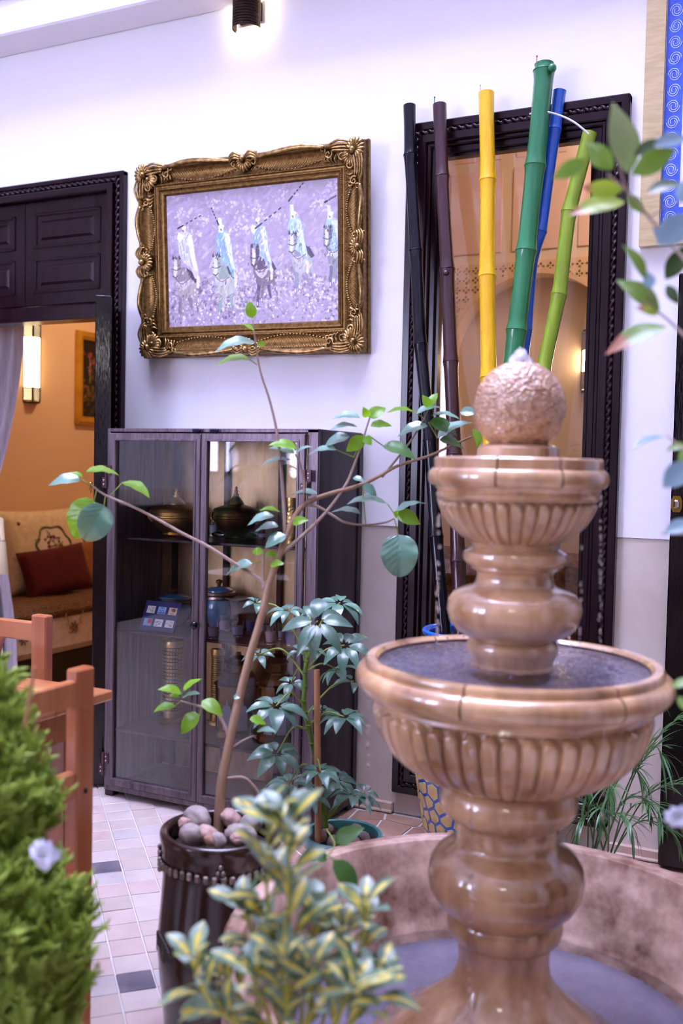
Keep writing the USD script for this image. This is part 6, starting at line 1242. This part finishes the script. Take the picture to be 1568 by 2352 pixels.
bamboo('lime green bamboo pole, the most slanted and rightmost', '#6f8a14', '#8aa528', [(1356, 298), (1306, 487), (1284, 677), (1246, 854), (1218, 1020), (1150, 1450)], 34, [487, 677, 854, 1020], 3.36, 3.18)
tw = [onY(1216, 262, 3.315), onY(1246, 256, 3.312), onY(1285, 265, 3.33), onY(1320, 282, 3.32), onY(1352, 308, 3.325)]
solo('twine', tube(smooth_path(tw, 30), .0035, 6), mat('pale_twine', '#c9c9d4', .7), 'pale twine running round the green and blue poles to the lime one', 'twine', smooth=True)

# ---------------------------------------------------------------- fine-leaved palm right of the fountain
GD = 2.98
gb = at(1368, 1945, GD); GB = np.array([gb[0], gb[1], 0.])
gpot = thing('plant_pot', 'brown clay pot of the fine-leaved palm behind the basin rim', 'pot', loc=(GB[0], GB[1], .001)); gz_ = .12
part('body', lathe([(0, .001), (.06, .001), (.085, gz_ - .02), (.09, gz_), (.08, gz_), (.076, gz_ - .02), (0, gz_ - .02)], GB, 40), mat('terracotta', '#8a523a', .7), gpot, smooth=40)
gp_ = thing('fine_leaved_palm', 'fine-leaved arching palm between the fountain and the black door leaf', 'plant', loc=(GB[0], GB[1], gz_))
gq = np.random.default_rng(17)
FR = [((1330, 1885), 1.0), ((1300, 1830), .7), ((1400, 1800), 1.1), ((1450, 1760), 1.2), ((1500, 1720), 1.3), ((1545, 1660), 1.2), ((1480, 1600), 1.), ((1560, 1800), 1.2), ((1500, 1850), 1.), ((1440, 1880), 1.), ((1380, 1860), .8), ((1350, 1800), .8), ((1530, 1900), 1.), ((1470, 1830), 1.)]
for i, (tp, s_) in enumerate(FR):
    T_ = at(tp[0], tp[1], GD - .10 + gq.uniform(-.06, .06)); B_ = GB + np.array([gq.normal(0, .02), gq.normal(0, .02), gz_ - .01]); mid_ = (T_ * .5 + B_ * .5) + np.array([0, 0, .08]); P_ = smooth_path([B_, mid_, T_, T_ + (T_ - mid_) * .35 - np.array([0, 0, .05])], 24)
    ms = [tube(P_, np.linspace(.0026, .001, 24), 5)]
    for k_ in range(8, 24):
        for sd in (-1, 1):
            d_ = P_[min(k_ + 1, 23)] - P_[k_ - 1]; d_ /= np.linalg.norm(d_); out = np.cross(d_, [0, 0, 1.]) * sd; l_ = .085 * s_ * gq.uniform(.7, 1.25)
            ms.append(leaf(P_[k_], P_[k_] + (d_ * .7 + out * gq.uniform(.3, .8) + np.array([0, 0, gq.uniform(-.35, .1)])) * l_, .0062, [0, 0, 1.], curl=.08, fold=.2, shape='lance', nl=6, nw=3))
    part('frond', cat(ms), L_grass, gp_, smooth=True)
# ---------------------------------------------------------------- foreground plants, out of focus
def paint_leaf_mat(name, trw=.25, rough=.4, tr='#9ab82a'):
    nodes = {'a': ('attribute', {'attribute': 'paint'}), 'p': ('principled_bsdf', {'roughness': rough, 'specular_ior_level': .7, 'coat_weight': .3, 'coat_roughness': .2}), 't': ('translucent_bsdf', {}), 'm': ('mix_closure', {'fac': trw})}
    return usdkit.material(stage, '/World/Looks/' + name, nodes, [('a.color', 'p.base_color'), ('a.color', 't.color'), ('p.BSDF', 'm.closure1'), ('t.BSDF', 'm.closure2')], surface='m.closure')
L_var = paint_leaf_mat('variegated_leaf'); L_tip = paint_leaf_mat('olive_leaf_with_dry_tip', .3)
vq = np.random.default_rng(44)
M_vstem = mat('yellow_green_stem', '#b9b03a', .5, col2='#8f9a34', ns=9)
VD = 1.42
vb_ = at(640, 2420, VD - .13); VB = np.array([vb_[0], vb_[1], 0.])
vpot = thing('plant_pot', 'clay pot of the variegated shrub, mostly below the picture edge', 'pot', loc=(VB[0], VB[1], .001))
part('body', lathe([(0, .001), (.09, .001), (.12, .38), (.13, .385), (.13, .42), (.118, .42), (.112, .39), (0, .385)], VB, 40), '/World/Looks/terracotta', vpot, smooth=40)
vs = thing('variegated_shrub', 'blurred shrub with grey-green leaves striped yellow in front of the fountain basin', 'plant', loc=(VB[0], VB[1], .38))
def var_leaf(b, t, w, face, k_):
    nl, nw = 10, 9; v, f = leaf(b, t, w, face, curl=vq.uniform(.02, .14), fold=.12, shape='obovate', nl=nl, nw=nw, seed=k_)
    q = np.abs(np.linspace(-1, 1, nw))[None, :] + .12 * np.sin(np.linspace(0, 7, nl) + k_)[:, None]; tt = np.linspace(0, 1, nl)[:, None]
    m_ = (q < .46 * (1.08 - tt * .75)) * (vq.uniform() > .08); g = np.array(S(['#5f7a66', '#6f8a74', '#4f6e4c', '#7d9682'][int(vq.integers(4))])); y = np.array(S(['#e6d264', '#d9c950', '#efe07c'][int(vq.integers(3))]))
    return (v, f), np.where(m_[..., None], y, g).reshape(-1, 3)
z3 = lambda x, y: (340 + .395 * x, 1780 + .395 * y)
VST = [([(690, 250), (700, 330), (695, 500), (690, 660), (715, 900), (760, 1200), (790, 1600)], 0.02), ([(800, 270), (812, 380), (820, 560), (820, 760), (825, 1000), (835, 1300), (830, 1600)], -.02), ([(1262, 760), (1255, 900), (1225, 1080), (1180, 1200), (1120, 1360), (1060, 1600)], .03), ([(262, 1080), (285, 1190), (345, 1265), (450, 1360), (600, 1480), (720, 1640)], -.01),
       ([(560, 760), (600, 900), (650, 1050), (720, 1300), (800, 1600)], .05), ([(980, 780), (960, 920), (930, 1080), (900, 1300), (880, 1600)], .05), ([(600, 1130), (640, 1250), (700, 1400), (780, 1620)], -.05), ([(1130, 900), (1110, 1050), (1060, 1250), (980, 1600)], .06), ([(450, 1180), (520, 1280), (640, 1420), (760, 1620)], .03), ([(1330, 1180), (1290, 1290), (1200, 1420), (1060, 1620)], -.04), ([(960, 1120), (950, 1250), (920, 1420), (880, 1620)], -.07), ([(790, 1080), (800, 1250), (815, 1420), (830, 1620)], -.07), ([(1180, 1230), (1130, 1360), (1000, 1620)], -.08), ([(400, 1380), (520, 1450), (720, 1640)], -.05)]
k_ = 0; vk = VD / F
for L, dd in VST:
    P_ = smooth_path([at(*z3(*q), VD + dd) for q in L], 40); seen_ = 40
    st_ = part('branch', tube(P_, np.linspace(3.2, 5.5, 40) * vk, 7), M_vstem, vs, smooth=True)
    Ltot = np.linalg.norm(np.diff(P_, axis=0), axis=1).sum(); n = int(Ltot / (.0185 * VD / 1.16)); ph = vq.uniform(0, 6.28)
    for i in range(n):
        s_ = i / n
        if s_ > .80: break
        j = min(int(s_ * 39), 38); o = P_[j]; ax_v = P_[j] - P_[j + 1]; ax_v /= np.linalg.norm(ax_v)
        e1 = np.cross(ax_v, [.2, .9, .3]); e1 /= np.linalg.norm(e1); e2 = np.cross(ax_v, e1)
        for m_ in range(2 if i else 4):
            a = ph + i * 2.4 + m_ * (3.14 if i else 1.6); out = e1 * math.cos(a) + e2 * math.sin(a); up_k = (1.2 if i == 0 else .75) * vq.uniform(.6, 1.2)
            d_ = out + ax_v * up_k; d_ /= np.linalg.norm(d_); l_ = VD / 1.16 * vq.uniform(.042, .064) * (.8 if i == 0 else 1)
            fc = ax_v * 1.0 - out * .3 + .35 * (CAM - o) / np.linalg.norm(CAM - o)
            me, co = var_leaf(o + d_ * .004, o + d_ * l_, l_ * vq.uniform(.42, .54), fc, k_); k_ += 1
            part('leaf', me, L_var, vs, smooth=True, color=co)
# ---------------------------------------------------------------- conifer at the lower left
CD = 1.5
L_con = leaf_mat('conifer_spray', '#8fa83a', '#c0d468', '#bcd648', .25, .5, .4, .1, ns=6); M_cbark = mat('conifer_bark', '#4a3222', .8)
ck = CD / F
bnd_y = [1530, 1560, 1600, 1650, 1700, 1750, 1800, 1850, 1890, 1920, 1960, 2000, 2050, 2100, 2170, 2220, 2280, 2352, 2440, 2520]
bnd_x = [-15, 8, 36, 62, 82, 98, 115, 140, 128, 100, 96, 150, 195, 205, 222, 215, 205, 180, 170, 150]
cxp = -90
cb_ = at(cxp, 2500, CD + .04); CB = np.array([cb_[0], cb_[1], 0.])
cpot = thing('plant_pot', 'clay pot of the conifer, below the lower left picture edge', 'pot', loc=(CB[0], CB[1], .001))
part('body', lathe([(0, .001), (.10, .001), (.13, .34), (.14, .345), (.14, .38), (.125, .38), (.12, .35), (0, .345)], CB, 40), '/World/Looks/terracotta', cpot, smooth=40)
cn = thing('conifer', 'bright green feathery conifer filling the lower left foreground', 'plant', loc=(CB[0], CB[1], .345))
part('trunk', tube([np.array([CB[0], CB[1], .345]), np.array([CB[0], CB[1], 1.0])], [.016, .006], 8), M_cbark, cn, smooth=True)
cq = np.random.default_rng(5)
def spray(seed):
    q = np.random.default_rng(seed); ms = []
    P_ = smooth_path([(0, 0, 0), (.018, 0, .004), (.042, q.uniform(-.006, .006), .012)], 9); ms.append(tube(P_, np.linspace(.0016, .0008, 9), 4))
    for i in range(1, 9):
        for s in (-1, 1):
            if q.uniform() < .12: continue
            l_ = (.020 - .0013 * i) * q.uniform(.7, 1.2); o = P_[i]; d_ = np.array([.72, s * .62, .25 + q.uniform(-.15, .2)]); d_ /= np.linalg.norm(d_); e = o + d_ * l_ + np.array([0, 0, .003])
            ms.append(tube(smooth_path([o, (o + e) / 2 + np.array([0, 0, -.001]), e], 4), [.0010, .0017, .0016, .0006], 4))
            if i < 6: ms.append(tube([o + d_ * l_ * .5, o + d_ * l_ * .5 + np.array([.8, -s * .1, .3]) * l_ * .5], [.0012, .0006], 4))
    return cat(ms)
SP = [spray(200 + i) for i in range(8)]
groups_ = [[], [], []]; nsp = 0
while nsp < 2300:
    py = cq.uniform(1540, 2500); R = np.interp(py, bnd_y, bnd_x) - cxp
    if cq.uniform() > R / 330: continue
    a = cq.uniform(-1.25, 1.72); rr = R * np.sqrt(cq.uniform(.35, 1.0)); px = cxp + rr * math.sin(a); dep = CD + .10 - rr * math.cos(a) * ck * .85
    if px < -140: continue
    o = at(px, py, dep); outd = RT * math.sin(a) - _f * math.cos(a); d_ = outd * cq.uniform(.5, .9) + np.array([0, 0, cq.uniform(.35, 1.0)]) + cq.normal(0, .25, 3); d_ /= np.linalg.norm(d_)
    o = o - d_ * .052
    s1 = np.cross([0, 0, 1], d_) + cq.normal(0, .35, 3); s1 -= d_ * (s1 @ d_); s1 /= np.linalg.norm(s1); n1 = np.cross(d_, s1); k = cq.uniform(.8, 1.25) * 1.42
    v, f = SP[nsp % 8]; groups_[nsp % 3].append((v * k @ np.array([d_, s1, n1]) + o, f)); nsp += 1
for g in groups_: part('foliage', cat(g), L_con, cn, smooth=True, kind='stuff')
solo('support_stake', tube([at(79, 1532, 1.44), at(70, 1590, 1.44), at(58, 1668, 1.45)], [3.6 * ck, 4.2 * ck, 4.2 * ck], 8), M_stake, 'thin bamboo cane tip sticking out of the conifer', 'stake', smooth=40)
# pale bloom among the conifer sprays
M_bloom = mat('pale_blue_white_petal', '#c9cfe6', .6, col2='#dfe2f0', ns=8)
fc_ = at(108, 1958, 1.36); bl2 = thing('bloom', 'pale bluish white crumpled bloom resting among the conifer sprays', 'flower', loc=tuple(fc_))
for i in range(13):
    a = i / 13 * 6.28 + .3; d_ = RT * math.cos(a) - DN * math.sin(a) * .75 - _f * vq.uniform(.1, .9); d_ /= np.linalg.norm(d_)
    part('petal', leaf(fc_, fc_ + d_ * vq.uniform(.016, .026), .021, -_f + d_ * .3, curl=.35, fold=.3, shape='round', nl=7, nw=5), M_bloom, bl2, smooth=True)
# ---------------------------------------------------------------- branch reaching in at the right
RD = 1.45; rk = RD / F
rt_p = thing('leafy_branch', 'blurred leafy branch with a few dry brown tips reaching in from the right', 'plant', loc=tuple(at(1640, 760, RD)))
z5 = lambda x, y: (1200 + .4761 * x, 180 + .4761 * y)
for L, r0, r1 in (([(1660, 800), (1600, 640), (1540, 560), (1490, 500), (1440, 440), (1395, 400)], 4.5, 2.5), ([(1440, 440), (1425, 395), (1415, 360)], 2.5, 1.5), ([(1700, 900), (1600, 800), (1545, 745), (1505, 712), (1478, 690)], 4., 2.), ([(1505, 712), (1490, 670), (1482, 640)], 2., 1.4), ([(1490, 500), (1540, 470), (1600, 455)], 2.4, 1.6), ([(1680, 1260), (1600, 1230), (1520, 1225)], 3.5, 2.), ([(1680, 1080), (1610, 1060), (1530, 1000)], 3., 1.6), ([(1660, 800), (1660, 1300), (1650, 2000)], 5., 5.)):
    P_ = smooth_path([at(x, y, RD + .02 * math.sin(x * .03)) for x, y in L], 24); part('twig', tube(P_, np.linspace(r0, r1, 24) * rk, 7), M_twig, rt_p, smooth=True)
RL = [((1438, 396), (1409, 232), 62, 'p', 0), ((1440, 398), (1436, 258), 50, 'g', 0), ((1408, 388), (1343, 326), 48, 'g', 0), ((1345, 368), (1268, 410), 40, 'g', 0), ((1430, 437), (1336, 430), 42, 'y', 1), ((1434, 464), (1306, 490), 40, 'y', 1), ((1450, 400), (1554, 340), 52, 'g', 0), ((1455, 358), (1524, 318), 28, 'd', 0), ((1440, 447), (1482, 492), 26, 'g', 0), ((1486, 445), (1572, 418), 28, 'd', 0), ((1500, 336), (1580, 314), 34, 'b', 0), ((1508, 562), (1590, 490), 66, 'b', 0), ((1528, 642), (1580, 560), 44, 'd', 0), ((1560, 420), (1600, 470), 50, 'b', 0),
      ((1482, 643), (1432, 560), 26, 'g', 0), ((1515, 713), (1416, 640), 44, 'g', 0), ((1530, 750), (1388, 810), 44, 'g', 2), ((1510, 724), (1458, 704), 20, 'y', 2), ((1495, 662), (1484, 622), 28, 'b', 0), ((1528, 1003), (1450, 1028), 14, 'b', 0), ((1580, 1022), (1530, 1034), 18, 'g', 0), ((1522, 1120), (1590, 1056), 54, 'b', 0), ((1526, 1226), (1600, 1196), 34, 'b', 0), ((1560, 1075), (1600, 1010), 30, 'g', 0), ((1540, 1580), (1600, 1560), 20, 'g', 0), ((1556, 1600), (1590, 1640), 22, 'g', 0), ((1530, 655), (1560, 700), 26, 'd', 0), ((1500, 520), (1545, 560), 30, 'b', 0)]
CR = {'g': '#6f9430', 'y': '#98b030', 'p': '#8a9c62', 'd': '#35501e', 'b': '#7f9cc4'}  # b: leaves tinted with reflected sky
for i, (b, t, w, c, br) in enumerate(RL):
    d_ = RD + .05 * math.sin(i * 1.7); nl, nw = 14, 7
    v, f = leaf_px(b, t, w, d_, d_ - .015 * math.cos(i), ratio=.42, shape='lance', curl=.08, fold=.15, nl=nl, nw=nw, seed=i)
    tt = np.repeat(np.linspace(0, 1, nl)[:, None], nw, 1) + .04 * np.sin(np.arange(nw) * 2.1)[None]; base_c = np.array(S(CR[c] if c != 'b' else '#86a6b4')); brn = np.array(S('#a86c4c')); m_ = (tt > (.80 if br == 1 else .62)) if br else np.zeros_like(tt, bool)  # bluish leaf colour stands in for reflected sky
    part('leaf', (v, f), L_tip, rt_p, smooth=True, color=np.where(m_[..., None], brn, base_c).reshape(-1, 3))
fc2 = at(1556, 1872, 1.4)
b3 = thing('bloom', 'blurred pale blue bloom at the right edge in front of the black door leaf', 'flower', loc=tuple(fc2))
for i in range(9):
    a = i / 9 * 6.28; d_ = RT * math.cos(a) - DN * math.sin(a) * .7 - _f * .4; part('petal', leaf(fc2, fc2 + d_ * .022, .017, -_f + d_ * .3, curl=.3, fold=.3, shape='round', nl=7, nw=5), M_bloom, b3, smooth=True)
part('stalk', tube([fc2, at(1600, 1980, 1.4), at(1650, 2100, 1.4)], .0016, 6), M_petiole, b3, smooth=True)
# the small creeping leaves over the basin rim
cr = thing('creeper', 'few glossy green leaves creeping over the basin rim behind the variegated shrub', 'plant', loc=tuple(onZ(760, 1960, .39)))
cd_ = 2.12
for b, t, w, dd in (((742, 1952), (685, 1975), 34, 1.95), ((752, 1975), (690, 1962), 26, 1.95), ((770, 1935), (835, 1900), 40, 2.16), ((765, 1975), (822, 2070), 46, 1.78)):
    v, f = leaf_px(b, t, w, dd, dd - .01, ratio=.55, curl=.1, fold=.15, nl=10, nw=5); part('leaf', (v, f), L_dark, cr, smooth=True)
part('runner', tube(smooth_path([at(742, 1952, 1.95), at(752, 1965, 1.97), at(768, 1938, 2.14), at(750, 1905, 2.35)], 20), .0018, 6), M_petiole, cr, smooth=True); part('runner', tube(smooth_path([at(752, 1965, 1.97), at(766, 1974, 1.79)], 8), .0018, 6), M_petiole, cr, smooth=True)
# potted Norfolk pine standing across the courtyard (mirrored in the cabinet doors)
npn = thing('norfolk_pine', 'potted tiered pine across the courtyard, mirrored in the right cabinet door', 'plant', loc=(-3.15, .75, .001))
part('pot', lathe([(0, .001), (.14, .001), (.18, .36), (.17, .36), (.16, .33), (0, .33)], (-3.15, .75, 0), 32), '/World/Looks/terracotta', npn, smooth=40)
part('trunk', tube([(-3.15, .75, .33), (-3.15, .75, 1.75)], [.014, .005], 8), M_cbark, npn, smooth=True)
for i, z in enumerate(np.linspace(.62, 1.68, 6)):
    R = .42 - .055 * i
    for j in range(6):
        a = j / 6 * 6.28 + i * .5; o = np.array([-3.15, .75, z]); P_ = smooth_path([o, o + np.array([math.cos(a) * R * .6, math.sin(a) * R * .6, .05]), o + np.array([math.cos(a) * R, math.sin(a) * R, -.03])], 12); ms = [tube(P_, .003, 5)]
        for k in range(2, 12):
            for s in (-1, 1):
                d_ = P_[min(k + 1, 11)] - P_[k - 1]; d_ /= np.linalg.norm(d_); sd_ = np.cross([0, 0, 1.], d_) * s; ms.append(tube([P_[k], P_[k] + (d_ * .6 + sd_ * .8 - np.array([0, 0, .25])) * .085], [.006, .003], 4))
        part('bough', cat(ms), L_dark, npn, smooth=True)
